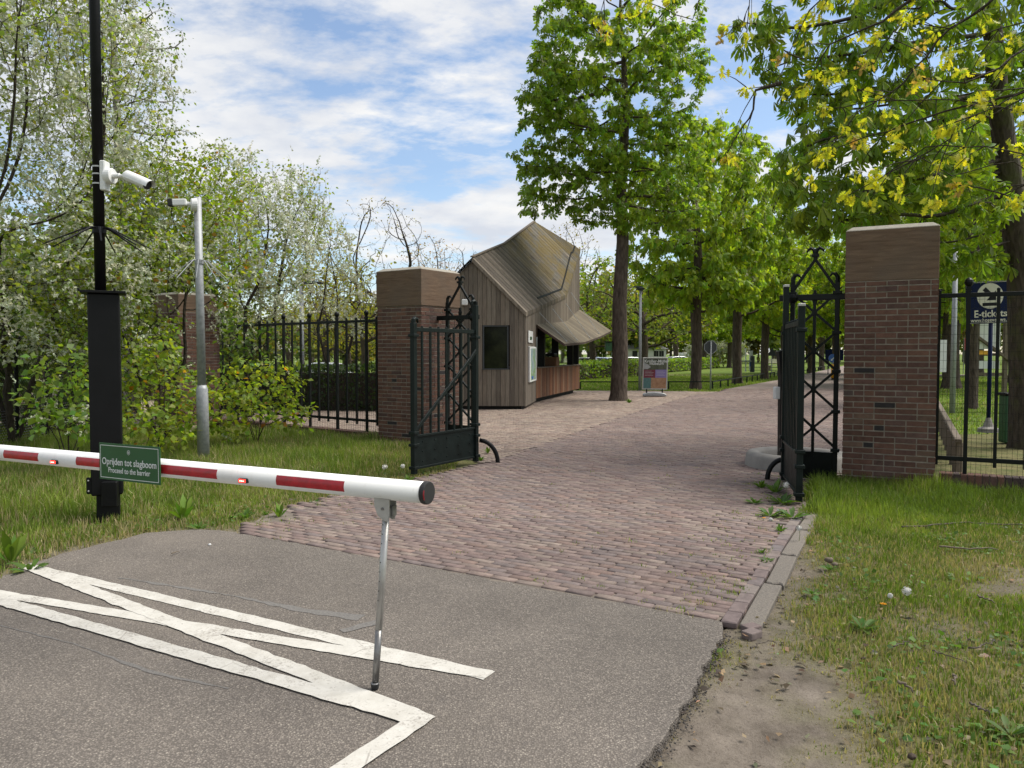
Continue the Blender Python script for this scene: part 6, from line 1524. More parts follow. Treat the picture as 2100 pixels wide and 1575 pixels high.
# -- bird cherries in white flower on the left
def cherry_extra(frac, size=.13, hang=-.1):
    def f(t, pos, par, tips, rs):
        ok = np.where((tips <= 3))[0]; pk = (fbm(pos[ok][:, :2] + pos[ok][:, 2:] * .8, 1.6, 17) - .33).clip(.02, 1) ** 1.6; I = rs.choice(ok, int(len(ok) * frac * 1.25), replace=True, p=pk / pk.sum()); d = nrm(pos[I] - pos[np.maximum(par[I], 0)] + 1e-6)
        P = pos[I] + rs.normal(0, .09, (len(I), 3)); D = nrm(d * .6 + rs.normal(0, .55, (len(I), 3)) + np.array((0, 0, .15 - hang)))
        V, Fc, C = scatter(RAC[0], RAC[1], P, frames(D, nrm(rs.normal(size=D.shape))), size * rs.uniform(.85, 1.55, len(I)), vary((.55, .57, .42), len(I), rs, .1, .04)); np_obj('blossom', V, Fc, M['blossom'], t, C)
    return f
def cherry_col(P, rs): return vary((.185, .235, .055), len(P), rs, .2, .12)
def lime_col(P, rs):
    c = vary((.18, .24, .035), len(P), rs, .18, .12); k = rs.rand(len(P)) < .025; c[k] = vary((.26, .13, .02), k.sum(), rs); return c
def hidden(P):
    """the bushes leave the far brick pillar's right half open"""
    px = CX + P[:, 0] / P[:, 1] * F; py = 725 - (P[:, 2] - CAMZ) / P[:, 1] * F
    return (P[:, 1] < 17.3) & (((px > 372) & (px < 452) & (py > 585) & (py < 770)) | ((px > 318) & (px < 440) & (py > 588) & (py < 650)))
def bird(label, base, d, cl, seed, frac, per, r0=.12, col=cherry_col, lsize=.085, step=.22, kill=.24, size=.13, stems=3, grp='white-flowering bird cherries on the left', name='bird_cherry', cat='tree', hang=.25, barkm='twig', top=2.2):
    rs = np.random.RandomState(seed); B = at(base, 900, d); b0 = np.array((B.x, d, -.05)); 
    nodes = [(b0, -1)]; k = 1
    for s_ in range(stems):
        a = 2 * PI * s_ / stems + seed; prev = 0
        for j in range(1, int(top / .25)):
            nodes.append((b0 + np.array((math.cos(a) * .07 * j, math.sin(a) * .07 * j, .25 * j)) + rs.normal(0, .02, 3), prev)); prev = k; k += 1
    cl = cl[~hidden(cl)]; pos, par = colonize(cl, nodes, step, 1.6, kill, 120, rs)
    t = thing(name, label, cat, tuple(b0), grp); mb, tips, r = limbs(pos, par, r0 * .62, .003, minr=0.0, sides=(8, 5, 4, 3), pw=1.9); mb.build('trunk', M[barkm], t, smooth=True, recalc=False)
    P, D = twig_points(pos, par, tips, 4, per, rs, .16); c = col(P, rs)
    V, Fc, C = put_leaves(ROUND, P, D, lsize * rs.uniform(.6, 1.3, len(P)), c, rs, .7, hang); np_obj('crown', V, Fc, M['leaf'], t, C)
    if frac: cherry_extra(frac, size)(t, pos, par, tips, rs)
    return t
rs = np.random.RandomState(61)
cl = np.concatenate([ell(4200, px3(40, 250, 12.8), (2.6, 2.0, 3.4), rs), ell(1500, px3(70, 580, 12), (1.8, 1.3, 1.2), rs), ell(900, px3(120, 30, 13), (1.3, 1.5, 1.5), rs), ell(900, px3(-30, 60, 11.5), (1.5, 1.2, 1.2), rs)])
bird('tall bird cherry thick with white blossom at the left edge, left of the mast', 30, 13.0, clump(cl, .7, .42, 3), 3, 1.7, 3, .15, top=3.5, size=.15, step=.17, kill=.16, lsize=.08)
cl = np.concatenate([ell(3000, px3(330, 500, 13.2), (1.7, 1.4, 1.45), rs), ell(1600, px3(230, 620, 12.5), (1.2, 1.2, 1.2), rs), ell(800, px3(420, 390, 14), (.9, 1.0, .8), rs), ell(800, px3(270, 400, 13.5), (1.0, 1, .9), rs)])
bird('bushy lime-green bird cherry with few blossoms behind the grey camera pole', 330, 13.2, clump(cl, .8, .38, 6), 4, .85, 5, .09, col=lime_col, lsize=.085, step=.16, kill=.165)
cl = np.concatenate([ell(2400, px3(500, 510, 19), (1.8, 1.5, 2.0), rs), ell(1000, px3(590, 450, 19.5), (1.1, 1.1, 1.6), rs), ell(400, px3(645, 410, 19.5), (.45, .6, .9), rs), ell(350, px3(515, 360, 19), (.5, .6, .8), rs), ell(1000, px3(500, 640, 18.5), (1.4, 1, .9), rs), ell(240, px3(455, 330, 19), (.3, .5, .6), rs)])
bird('bird cherry with long white sprays against the sky behind the left railing', 510, 19.3, clump(cl, .7, .42, 9), 5, 1.6, 3, .14, lsize=.085, size=.18, step=.2, kill=.2, top=2.8)
cl = np.concatenate([ell(800, px3(700, 590, 27), (1.4, 1.2, 1.7), rs), ell(500, px3(665, 510, 27), (1.1, 1.1, 1.2), rs), ell(350, px3(720, 640, 26), (1.0, .8, .6), rs)])
bird('small pale bird cherry beyond the street lamp, left of the brick pillar', 690, 27, clump(cl, .6, .38, 2), 6, 1.1, 2, .13, lsize=.12, size=.24, step=.26, kill=.27, top=2.8, col=lambda P, r: vary((.19, .2, .04), len(P), r, .2, .12))
cl = np.concatenate([ell(900, px3(420, 700, 16.0), (1.5, .9, .9), rs), ell(700, px3(540, 720, 16.5), (.9, .8, .7), rs)])
bird('dark leafy bird cherry growing against the long left railing', 450, 16.4, cl, 8, .4, 5, .07, lsize=.12, col=lambda P, r: vary((.075, .12, .025), len(P), r, .2, .12), top=1.4)
# -- birch behind
rs = np.random.RandomState(71); B = at(265, 900, 18.5); cl = np.concatenate([ell(500, px3(265, 150, 18.5), (1.45, 1.3, 2.6), rs), ell(260, px3(290, 300, 18.5), (1.5, 1.2, 1.2), rs), ell(140, px3(235, 20, 18.5), (.6, .7, 1.4), rs)])
tree('birch_tree', 'slender birch with fine hanging foliage above the bird cherries', 'tree', (B.x, 18.5, 0), [(B.x, 18.5, -.1), (B.x, 18.5, 3), (B.x - .1, 18.5, 6), (B.x - .2, 18.5, 9.5)], clump(cl, .6, .36, 8), .28, 1.8, .34, .12, .005, SMALL, rs, barkm='birch', maxtips=4, per=7, lsize=.085, lcol=(.085, .13, .03), spread=.25, hang=.9, flat=.9)
# -- shrubs at the foot of the trees
def shrub(label, blobs, d, seed, col, lsize, per, frac=0):
    rs = np.random.RandomState(seed); cl = np.concatenate([ell(n, px3(px, py, dd), rad, rs) for n, px, py, dd, rad in blobs]); cl = cl[cl[:, 2] > .05]
    return bird(label, blobs[0][1], d, cl, seed, frac, per, .03, col=col, lsize=lsize, step=.14, kill=.15, stems=5, grp='leafy shrubs at the foot of the trees', name='shrub', cat='shrub', hang=.35, barkm='twig', top=.8)
green2 = lambda P, r: vary((.13, .2, .035), len(P), r, .22, .13)
shrub('bright green shrub between the mast and the grey camera pole', [(900, 325, 790, 11.8, (.9, .6, .8)), (460, 300, 870, 11.0, (.75, .4, .4)), (300, 385, 860, 11.9, (.4, .4, .4))], 11.8, 81, lime_col, .095, 5, .06)
shrub('shrub of loose pale leaves left of the black mast', [(420, 140, 800, 10.2, (.6, .5, .6)), (150, 100, 860, 9.8, (.45, .3, .25)), (120, 190, 870, 9.6, (.3, .3, .3))], 10.2, 82, green2, .1, 4, .15)
shrub('yellow-green shrub spilling over the left railing wall, right of the grey pole', [(420, 525, 800, 13.0, (.75, .5, .6)), (260, 590, 850, 12.8, (.45, .4, .32)), (220, 460, 840, 12.4, (.55, .4, .5)), (130, 600, 790, 13.2, (.3, .3, .3))], 13.0, 83, lime_col, .1, 5)
shrub('low dark green shrub under the chain-link fence at the far left', [(380, 40, 850, 15, (1.6, .8, .8)), (260, 170, 800, 16, (1.2, .8, 1.0))], 15, 84, lambda P, r: vary((.05, .085, .02), len(P), r, .25, .12), .13, 4)
# -- hedges, clipped: leafy skins over a twig core
def hedge(label, A, B, h, w, seed, col, lsize=.1, dens=170):
    rs = np.random.RandomState(seed); A = np.array(A); B = np.array(B); L = np.linalg.norm(B - A); d = (B - A) / L; nv = np.array((-d[1], d[0]))
    t = thing('hedge', label, 'hedge', (A[0], A[1], 0)); mb = MB(); mb.bar((A[0], A[1], (h - .22) / 2), (B[0], B[1], (h - .22) / 2), w - .4, h - .18); mb.build('branches', M['twig'], t)
    N = int((2 * h + w) * L * dens); s = rs.rand(N) * (2 * h + w); u = rs.rand(N) * L
    x = np.where(s < h, -w / 2, np.where(s < h + w, s - h - w / 2, w / 2)); z = np.where(s < h, s, np.where(s < h + w, h, 2 * h + w - s)); dp = -np.abs(rs.normal(0, .09, N)); bm_ = (fbm(np.stack([u, s], 1), 1.3, seed) - .5) * .14
    ox = np.where(s < h, -1.0, np.where(s < h + w, 0, 1)); oz = np.where((s >= h) & (s < h + w), 1.0, 0)
    P = np.column_stack([A[0] + d[0] * u + nv[0] * (x + ox * (dp + bm_)), A[1] + d[1] * u + nv[1] * (x + ox * (dp + bm_)), np.maximum(z + oz * (dp + bm_), .02)])
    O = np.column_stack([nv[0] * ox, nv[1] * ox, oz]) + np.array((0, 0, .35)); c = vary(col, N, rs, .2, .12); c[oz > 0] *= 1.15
    V, Fc, C = scatter(ROUND[0], ROUND[1], P, frames(nrm(rs.normal(size=P.shape) + O * .4), nrm(O + rs.normal(0, .5, O.shape))), lsize * rs.uniform(.6, 1.3, N), c); np_obj('foliage', V, Fc, M['leaf'], t, C)
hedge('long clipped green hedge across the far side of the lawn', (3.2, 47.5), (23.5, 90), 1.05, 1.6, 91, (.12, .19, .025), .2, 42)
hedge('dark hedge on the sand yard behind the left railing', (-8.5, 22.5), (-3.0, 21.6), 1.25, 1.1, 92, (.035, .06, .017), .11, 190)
# -- background trees
def loose(label, px, d, H, rad, seed, col, lsize, per, r0=.2, n=420, name='broadleaf_tree', grp=None, barkm='bark', thr=.4, hang=.3, trunkh=.28, kill=.6, step=.5, flat=.8, rtip=.014, pw=2.3):
    rs = np.random.RandomState(seed); x = at(px, 700, d).x
    cl = np.concatenate([ell(n, (x, d, H * .64), (rad, rad, H * .36), rs), ell(n // 3, (x + rad * .5, d, H * .42), (rad * .7, rad * .7, H * .2), rs), ell(n // 3, (x - rad * .5, d, H * .45), (rad * .7, rad * .7, H * .2), rs)])
    return tree(name, label, 'tree', (x, d, 0), [(x, d, -.1), (x + .1, d, H * trunkh), (x, d, H * (trunkh + .2))], clump(cl, .35, thr, seed), step, 2.6, kill, r0, rtip, SMALL if per else None, rs, grp, barkm=barkm, maxtips=4, per=per, lsize=lsize, lcol=col, spread=.4, hang=hang, flat=flat, flare=1.3, pw=pw)
G1 = 'loose yellow-green trees in the background'
loose('pale spring tree with spreading limbs behind the poster stand', 1318, 56, 9.0, 4.6, 101, (.15, .19, .03), .3, 5, .32, 520, grp=G1, trunkh=.22)
loose('yellow-green tree rising between the kiosk and the big chestnut trunk', 1213, 60, 9.5, 3.4, 102, (.14, .2, .03), .32, 6, .25, 420, grp=G1, trunkh=.15)
loose('distant pale green tree above the white house', 1385, 105, 15, 6, 103, (.15, .18, .05), .55, 4, .35, 420, grp=G1, kill=.9, step=.8, trunkh=.1)
loose('thin yellowish tree just left of the brick gate pillar', 745, 40, 7.2, 2.6, 104, (.19, .18, .03), .22, 4, .2, 360, grp=G1, trunkh=.2)
loose('golden-leaved young tree seen through the left railing', 668, 46, 6.8, 2.6, 105, (.2, .19, .03), .26, 5, .18, 360, grp=G1, trunkh=.15)
loose('yellow-green tree at the left end of the dark hedge', 590, 50, 8.0, 3.4, 106, (.17, .18, .035), .3, 5, .2, 400, grp=G1, trunkh=.12)
loose('yellow-green thicket tree directly above the dark hedge', 715, 58, 5.5, 3.4, 107, (.19, .2, .04), .3, 6, .18, 380, grp=G1, trunkh=.08)
loose('pale tree low behind the brick pillar, left of the kiosk', 880, 62, 7.0, 3.6, 108, (.18, .18, .05), .34, 4, .18, 360, grp=G1, trunkh=.1)
G2 = 'nearly bare oaks behind the left pillar'
def bare(label, px, d, H, rad, seed, per, col, lsize=.2): return loose(label, px, d, H, rad, seed, col, lsize, per, .2, 1100, 'bare_oak', G2, 'twig', .42, .2, .25, .34, .32, rtip=.008, pw=1.85)
bare('forked bare oak with dark limbs rising left of the pillar cap', 775, 44, 10.6, 3.2, 111, 1, (.2, .17, .05), .14)
bare('bare oak tinged orange above the brick pillar cap', 885, 52, 9.6, 2.7, 112, 2, (.25, .15, .05), .15)
bare('faint bare oak just left of the kiosk roof', 962, 62, 11.0, 2.3, 113, 0, (.2, .16, .06))
bare('grey bare oak behind the kiosk roof ridge', 1165, 66, 13.0, 3.4, 114, 1, (.2, .17, .06), .2)
bare('bare grey oak seen in the sky gap left of the near chestnut', 1625, 60, 16.0, 3.5, 115, 0, (.2, .16, .06))
# white blossom bush far right of the octagonal sign
rs = np.random.RandomState(121); d = 96; x = at(1482, 720, d).x; cl = np.concatenate([ell(420, (x, d, 2.2), (3.2, 2.4, 1.9), rs), ell(200, (x - 2.6, d, 1.6), (2, 1.6, 1.3), rs)])
bird('round white-flowering bush far beyond the lawn, right of the octagonal sign', 1482, d, cl, 12, 2.2, 3, .1, lsize=.35, size=.65, step=.4, kill=.45, top=1.2)
# the far wood that closes the view: one mass
def wood(label, pxs, d0, d1, h0, h1, n, seed, cols, lsize, name='far_wood'):
    rs = np.random.RandomState(seed); t = thing(name, label, 'wood', (at((pxs[0] + pxs[1]) / 2, 730, d0).x, d0, 0)); t['kind'] = 'stuff'; mb = MB(); Ps = []; Cs = []
    for i in range(n):
        d = rs.uniform(d0, d1); x = at(rs.uniform(*pxs), 730, d).x; H = rs.uniform(h0, h1); lean = rs.normal(0, .4, 2); r = rs.uniform(.12, .3)
        mb.tube([(x, d, -.1), (x + lean[0] * .4, d, H * .45), (x + lean[0], d + lean[1], H * .95)], [r, r * .7, .02], 5, caps=False)
        for j in range(10):
            z = H * rs.uniform(.3, .85); q = rs.rand() * 2 * PI; L = rs.uniform(.12, .24) * H; mb.tube([(x + lean[0] * z / H, d, z), (x + math.cos(q) * L, d + math.sin(q) * L, z + L * .6)], [r * .35, .012], 4, caps=False)
        k = rs.randint(140, 300); P = ell(k, (x + lean[0] * .5, d, H * .6), (H * .24, H * .24, H * .42), rs); P = P[P[:, 2] > .4]; Ps.append(clump(P, .3, .42, seed + i)); c = cols[rs.randint(len(cols))]; Cs.append(vary(c, len(Ps[-1]), rs, .2, .12))
    mb.build('trunks', M['twig_grey'], t, recalc=False); P = np.concatenate(Ps); C0 = np.concatenate(Cs); P = np.repeat(P, 4, 0) + rs.normal(0, .5, (len(P) * 4, 3)); C0 = np.repeat(C0, 4, 0)
    V, Fc, C = scatter(SMALL[0], SMALL[1], P, frames(nrm(rs.normal(size=P.shape)), nrm(rs.normal(size=P.shape) + np.array((0, 0, .6)))), lsize * rs.uniform(.5, 1.3, len(P)), C0); np_obj('foliage', V, Fc, M['leaf'], t, C)
wood('pale spring wood closing the view behind the lawn and avenue', (1150, 2150), 118, 165, 8, 15, 95, 131, [(.17, .22, .05), (.2, .23, .07), (.13, .18, .04), (.18, .16, .08)], 1.0)
wood('pale green wood beyond the car park on the left', (380, 1000), 80, 120, 5, 8.5, 60, 132, [(.15, .16, .045), (.18, .17, .05), (.11, .13, .035)], .7)
wood('dark undergrowth and trees closing the view at the left edge', (-300, 420), 20, 32, 3.5, 6.5, 42, 133, [(.06, .1, .022), (.08, .12, .025), (.1, .14, .03)], .28, 'left_wood')
# ------------------------------------------------------------------ grass, weeds, litter
def blades(name, label, P, H, Wd, cols, seed, lean=.35, z=None):
    rs = np.random.RandomState(seed); n = len(P); q = rs.rand(n) * 2 * PI; dx, dy = np.cos(q), np.sin(q); z0 = gz_at(P) - .01 if z is None else np.full(n, z)
    ln = rs.normal(0, lean, n) * H; q2 = rs.rand(n) * 2 * PI; lx, ly = np.cos(q2) * ln, np.sin(q2) * ln
    V = np.zeros((n, 5, 3)); w = Wd / 2
    V[:, 0] = np.column_stack([P[:, 0] - dx * w, P[:, 1] - dy * w, z0]); V[:, 1] = np.column_stack([P[:, 0] + dx * w, P[:, 1] + dy * w, z0])
    V[:, 2] = np.column_stack([P[:, 0] - dx * w * .8 + lx * .35, P[:, 1] - dy * w * .8 + ly * .35, z0 + H * .6]); V[:, 3] = np.column_stack([P[:, 0] + dx * w * .8 + lx * .35, P[:, 1] + dy * w * .8 + ly * .35, z0 + H * .6])
    V[:, 4] = np.column_stack([P[:, 0] + lx, P[:, 1] + ly, z0 + H * (1 - .25 * np.abs(ln / np.maximum(H, .01)))])
    f = np.array([(0, 1, 3), (0, 3, 2), (2, 3, 4)]); Fc = (f[None] + (np.arange(n) * 5)[:, None, None]).reshape(-1, 3)
    o = np_obj(name, V.reshape(-1, 3), Fc, M['grass'], None, np.repeat(cols, 5, 0)); return tag(o, label, 'grass', None, 'stuff')
def gcol(P, dry, rs):
    n = len(P); k = fbm(P, 1.7, 41)[:, None]; g = np.array((.155, .225, .035)) * (.75 + .5 * k) + np.array((.045, .035, .008)) * (k > .55)
    g = g * (1 + rs.normal(0, .2, (n, 1))); s = np.array((.36, .3, .165)) * (1 + rs.normal(0, .2, (n, 1))); pick = rs.rand(n) < dry; g[pick] = s[pick]; return np.clip(g, .01, .8)
WALL = [(PR.x, PR.y), (PR.x + ar[0], PR.y + ar[1]), (FR0.x, FR0.y), (FR0.x + FRd.x * 5.8, FR0.y + FRd.y * 5.8)]
def dline(P, pts):
    d = np.full(len(P), 1e9)
    for i in range(len(pts) - 1):
        a = np.array(pts[i][:2], float); b = np.array(pts[i + 1][:2], float); ab = b - a; t = np.clip(((P - a) @ ab) / (ab @ ab), 0, 1); d = np.minimum(d, np.linalg.norm(P - a - t[:, None] * ab, axis=1))
    return d
rs = np.random.RandomState(201)
def inframe(P, m=120): 
    k = P[:, 1] > 2.0; px = CX + P[:, 0] / np.maximum(P[:, 1], .1) * F; return k & (px > -m) & (px < 2100 + m)
KP = [tuple(p) for p in ke]
# right verge
N = 520000; P = np.column_stack([rs.uniform(.4, 11.5, N), rs.uniform(2.2, 10.2, N)]); P = P[inframe(P, 900)]
behind = ((P[:, 0] - PR.x) * (-br[0]) + (P[:, 1] - PR.y) * (-br[1])) < -.05
P = P[~inpoly(P, asph) & ~inpoly(P, road_near) & ~behind]; P = P[~((dline(P, KP) < .2) & (P[:, 1] < 7.6))]; P = P[P[:, 0] * 1.0 > np.interp(P[:, 1], [2.6, 4.6, 8, 9.2], [.4, 1.3, 3.0, 3.6])]
w = wear(P); dens = np.clip(1.05 - w * 1.15, .0, 1) * np.clip(.55 + fbm(P, 3.3, 55) * .9, 0, 1.2); dw = np.minimum(dline(P, WALL), dline(P, [(hn.x, hn.y), (PR.x, PR.y)]))
k = rs.rand(len(P)) < dens; P = P[k]; w = w[k]; dw = dw[k]; n = len(P)
tall = np.exp(-(dw / 1.05) ** 2); H = (.028 + .04 * rs.rand(n) + tall * (.05 + .2 * rs.rand(n))) * (.6 + .8 * fbm(P, 2.1, 66)); H *= np.clip(1.15 - w, .35, 1)
dry = np.clip(.33 + .5 * w + .9 * (fbm(P, 1.2, 88) - .45) - tall * .7, .03, .92)
blades('grass', 'bright tufted verge grass in front of the right pillar, drier near the path', P, H, .0045 + .0035 * rs.rand(n) + tall * .002, gcol(P, dry, rs), 1)
# left verge
N = 420000; P = np.column_stack([rs.uniform(-13.5, -.8, N), rs.uniform(4.0, 15.5, N)]); P = P[inframe(P, 700)]
wl = (P - np.array((PL0.x, PL0.y))) @ np.array(bl)      # behind the left wall line
P = P[~inpoly(P, asph) & ~inpoly(P, road_near) & ~inpoly(P, plaza) & (wl < .2)]
w = wear(P); dr = np.minimum(dpoly(P, asph), dpoly(P, road_near)); k = rs.rand(len(P)) < np.clip(1.1 - w * 1.1, 0, 1) * np.clip(.5 + fbm(P, 2.7, 56), 0, 1.1); P = P[k]; w = w[k]; dr = dr[k]; n = len(P)
H = (.05 + .06 * rs.rand(n) + np.clip(dr - .5, 0, 1.6) * .11 * rs.rand(n)) * (.55 + .9 * fbm(P, 1.6, 67)); near_ = np.exp(-dr / .55); H *= 1 - .45 * near_; dry = np.clip(.2 + .5 * w + .6 * (fbm(P, 1.1, 89) - .45) + .42 * near_, .04, .9)
blades('grass', 'rough verge grass left of the road, around the mast and grey pole', P, H, .006 + .005 * rs.rand(n), gcol(P, dry, rs), 2)
# lawns beyond
N = 150000; P = np.column_stack([rs.uniform(4, 34, N), 9 + 45 * rs.rand(N) ** 1.5]); P = P[inframe(P, 20)]
bh = ((P[:, 0] - PR.x) * (-br[0]) + (P[:, 1] - PR.y) * (-br[1])) < -.4; P = P[bh & ~inpoly(P, road_near) & ~inpoly(P, road_far) & (P[:, 0] > np.interp(P[:, 1], [9, 20, 47], [5.2, 9.4, 20.6]))]; n = len(P)
blades('grass', 'short lawn grass among the trees behind the right railing', P, .03 + .05 * rs.rand(n), .01 + .0006 * P[:, 1], gcol(P, np.full(n, .1), rs) * 1.1, 3, z=-.09)
N = 60000; P = np.column_stack([rs.uniform(2, 22, N), rs.uniform(32.5, 62, N)]); P = P[inframe(P) & ~inpoly(P, plaza) & ~inpoly(P, road_near) & ~inpoly(P, road_far) & (P[:, 0] < np.interp(P[:, 1], [32, 47, 72], [8.6, 16.4, 28.5]))]; n = len(P)
blades('grass', 'short lawn grass behind the poster stand', P, .04 + .07 * rs.rand(n), .03 + .02 * rs.rand(n), gcol(P, np.full(n, .1), rs) * 1.15, 4, z=-.09)
# low broad-leaved herbs between the blades
for seed_, X0, X1, Y0, Y1, N, lb_ in ((7, .6, 7, 2.8, 8.4, 16000, 'low clover and herbs between the blades of the right verge'), (8, -9, -1, 4.6, 11, 15000, 'low clover and herbs between the blades of the left verge')):
    P = np.column_stack([rs.uniform(X0, X1, N), rs.uniform(Y0, Y1, N)]); P = P[inframe(P)]; P = P[~inpoly(P, asph) & ~inpoly(P, road_near) & (dline(P, KP) > .22)]
    if X0 > 0: P = P[(P[:, 0] > np.interp(P[:, 1], [2.6, 4.6, 8, 9.2], [.4, 1.3, 3.0, 3.6])) & (((P[:, 0] - PR.x) * (-br[0]) + (P[:, 1] - PR.y) * (-br[1])) > .05)]
    P = P[rs.rand(len(P)) < np.clip((fbm(P, 2.4, 140 + seed_) - .42) * 3, 0, 1) * (wear(P) < .4)]; n = len(P); D = np.column_stack([rs.normal(size=(n, 2)), rs.uniform(0, .5, n)])
    V, Fc, C = scatter(ROUND[0], ROUND[1], np.column_stack([P, gz_at(P) + .01 + .03 * rs.rand(n)]), frames(D, np.tile((0, 0, 1.0), (n, 1)) + rs.normal(0, .35, (n, 3))), rs.uniform(.02, .055, n), vary((.1, .18, .035), n, rs, .25, .12)); tag(np_obj('ground_herbs', V, Fc, M['grass'], None, C), lb_, 'herbs', None, 'stuff')
# weeds: one rosette plant, copied
LANC = (np.array([(0, 0, 0), (-.1, .3, .02), (0, .3, 0), (.1, .3, .02), (-.13, .65, .05), (0, .65, .02), (.13, .65, .05), (0, 1, -.05)]), np.array([(0, 2, 1), (0, 3, 2), (1, 2, 5), (1, 5, 4), (2, 3, 6), (2, 6, 5), (4, 5, 7), (5, 6, 7)]))
def rosette(n, rise, size, col, seed):
    r_ = np.random.RandomState(seed); q = np.arange(n) * 2.4; el = rise + r_.normal(0, .18, n); D = np.column_stack([np.cos(q) * np.cos(el), np.sin(q) * np.cos(el), np.sin(el)])
    return scatter(LANC[0], LANC[1], np.column_stack([np.cos(q) * .012, np.sin(q) * .012, np.zeros(n)]), frames(D, np.tile((0, 0, 1.0), (n, 1)) + r_.normal(0, .2, (n, 3))), size * r_.uniform(.6, 1.15, n), vary(col, n, r_, .18, .1))
wm = [np_mesh('weed', *rosette(11, 1.05, .2, (.12, .2, .025), 1)), np_mesh('weed', *rosette(16, .45, .15, (.075, .14, .022), 2)), np_mesh('weed', *rosette(22, .75, .1, (.1, .18, .025), 3))]
for m_ in wm: m_.materials.append(M['grass'])
for px, py, k, s, lb_ in ((375, 1062, 0, 1.15, 'tall upright weed in the verge right of the mast foot'), (408, 1082, 1, .8, 'low weed at the asphalt corner below the boom'), (505, 1060, 2, 1.1, 'bushy weed growing at the tip of the brick paving'), (573, 1058, 0, .7, 'upright weed on the bricks below the boom, left of the red stripe'), (545, 1054, 2, .6, 'small weed between two larger ones on the brick edge'), (645, 1030, 1, .6, 'flat weed under the boom at the brick road edge'), (22, 1150, 0, 1.3, 'large weed at the left picture edge above the white marking'), (60, 1168, 1, 1.1, 'flat weed beside the upper tip of the white marking'), (200, 1040, 1, .9, 'flat weed in front of the mast'), (1590, 1010, 2, 1.7, 'largest weed clump on the bricks beside the right gate foot'), (1560, 1000, 2, 1.1, 'weed clump on the bricks left of the right gate foot'), (1605, 1032, 1, 1.4, 'broad weed against the right gate foot'), (1625, 1062, 1, 1.2, 'weed on the kerb below the right gate'), (1548, 1032, 1, .8, 'weed with yellow flower near the right brick edge'), (1580, 1058, 1, 1.1, 'flat weed on the bricks below the right gate'), (1600, 1090, 2, .7, 'small weed beside the second kerb stone'), (1562, 1134, 2, .5, 'tiny weed between kerb and bricks'), (1572, 1152, 1, .5, 'tiny flat weed on the edge of the kerb stone'), (1770, 1285, 1, .8, 'broad-leaved weed on the worn verge right of the path'), (1665, 1215, 1, .5, 'small weed on the bare earth right of the kerb'), (985, 945, 2, .9, 'weed under the curved guard of the left gate'), (1000, 930, 0, .6, 'upright weed inside the curved guard of the left gate'), (838, 985, 2, .9, 'weed at the foot of the left gate post'), (1700, 1165, 1, .5, 'weed in the verge above the bare path'), (2070, 1500, 1, .75, 'leafy weed at the lower right corner'), (1290, 826, 2, 1.6, 'weed at the foot of the big chestnut')):
    o = bpy.data.objects.new('weed', wm[k]); COL.objects.link(o); g = gp(px, py); o.location = (g.x, g.y, -.012 if px < 900 or px > 1640 else .0); o.scale = (s,) * 3; o.rotation_euler = (0, 0, px * .7); tag(o, lb_, 'weed', 'weeds along the road edges')
# dandelions
def dandelion(lb_, px, py, h, kind, r=.02):
    g = gp(px, py); bz = -.02; t = thing('dandelion', lb_, 'flower', (g.x, g.y, bz), 'dandelions'); lean = RS.normal(0, .03, 2); tp = Vector((g.x + lean[0], g.y + lean[1], bz + h))
    m = MB(); m.tube([(g.x, g.y, bz), ((g.x + tp.x) / 2 + .008, (g.y + tp.y) / 2, bz + h * .55), tp], [.0028, .0024, .002], 5); m.build('stem', MST, t)
    m = MB()
    if kind == 'clock':
        for k in range(70):
            d = Vector(RS.normal(size=3)).normalized(); p = tp + d * r; a = d.orthogonal().normalized() * .006; b_ = d.cross(a); m.bar(tp + d * r * .3, p, .0008, .0008); m.add([p - a, p + a, p + d * .001], [(0, 1, 2)]); m.add([p - b_, p + b_, p + d * .001], [(0, 1, 2)])
            m.add([p + a, p + b_, p - a, p - b_], [(0, 1, 2, 3)])
        m.ball(tp, r * .6, 8)
        m.build('seed_head', M['blossom_white'], t, recalc=False)
    else:
        for k in range(40):
            q = k * 2.4; rr = r * math.sqrt((k + 1) / 40); d = Vector((math.cos(q), math.sin(q), 0)); m.bar(tp + d * rr * .3, tp + d * rr + up * (.008 * (1 - rr / r) + .002), .0035, .0012)
        m.build('flower_head', M['yellow'], t)
MST = simple('flower_stem', (.13, .16, .05), .6); M['blossom_white'] = simple('seed_fluff', (.62, .61, .57), .9, var=.05)
dandelion('large dandelion clock on the grass, right of the kerb', 1842, 1232, .1, 'clock', .028); dandelion('small dandelion clock left of the large one on the right verge', 1810, 1232, .07, 'clock', .016); dandelion('yellow dandelion flower on the right verge', 1813, 1243, .03, 'flower', .022)
dandelion('dandelion clock standing before the right gate plate', 1613, 1030, .21, 'clock', .034); dandelion('dandelion clock among the weeds left of the kerb', 1592, 1060, .07, 'clock', .02); dandelion('low dandelion clock on the bricks by the right gate', 1588, 1072, .04, 'clock', .018)
dandelion('yellow dandelion flower in the weeds on the bricks', 1560, 1070, .05, 'flower', .02); dandelion('dandelion clock in the grass left of the left gate', 795, 985, .2, 'clock', .035); dandelion('dandelion clock close beside the left gate post', 832, 985, .2, 'clock', .028); dandelion('dandelion clock in grass at the kerb top', 1638, 1110, .13, 'clock', .024)
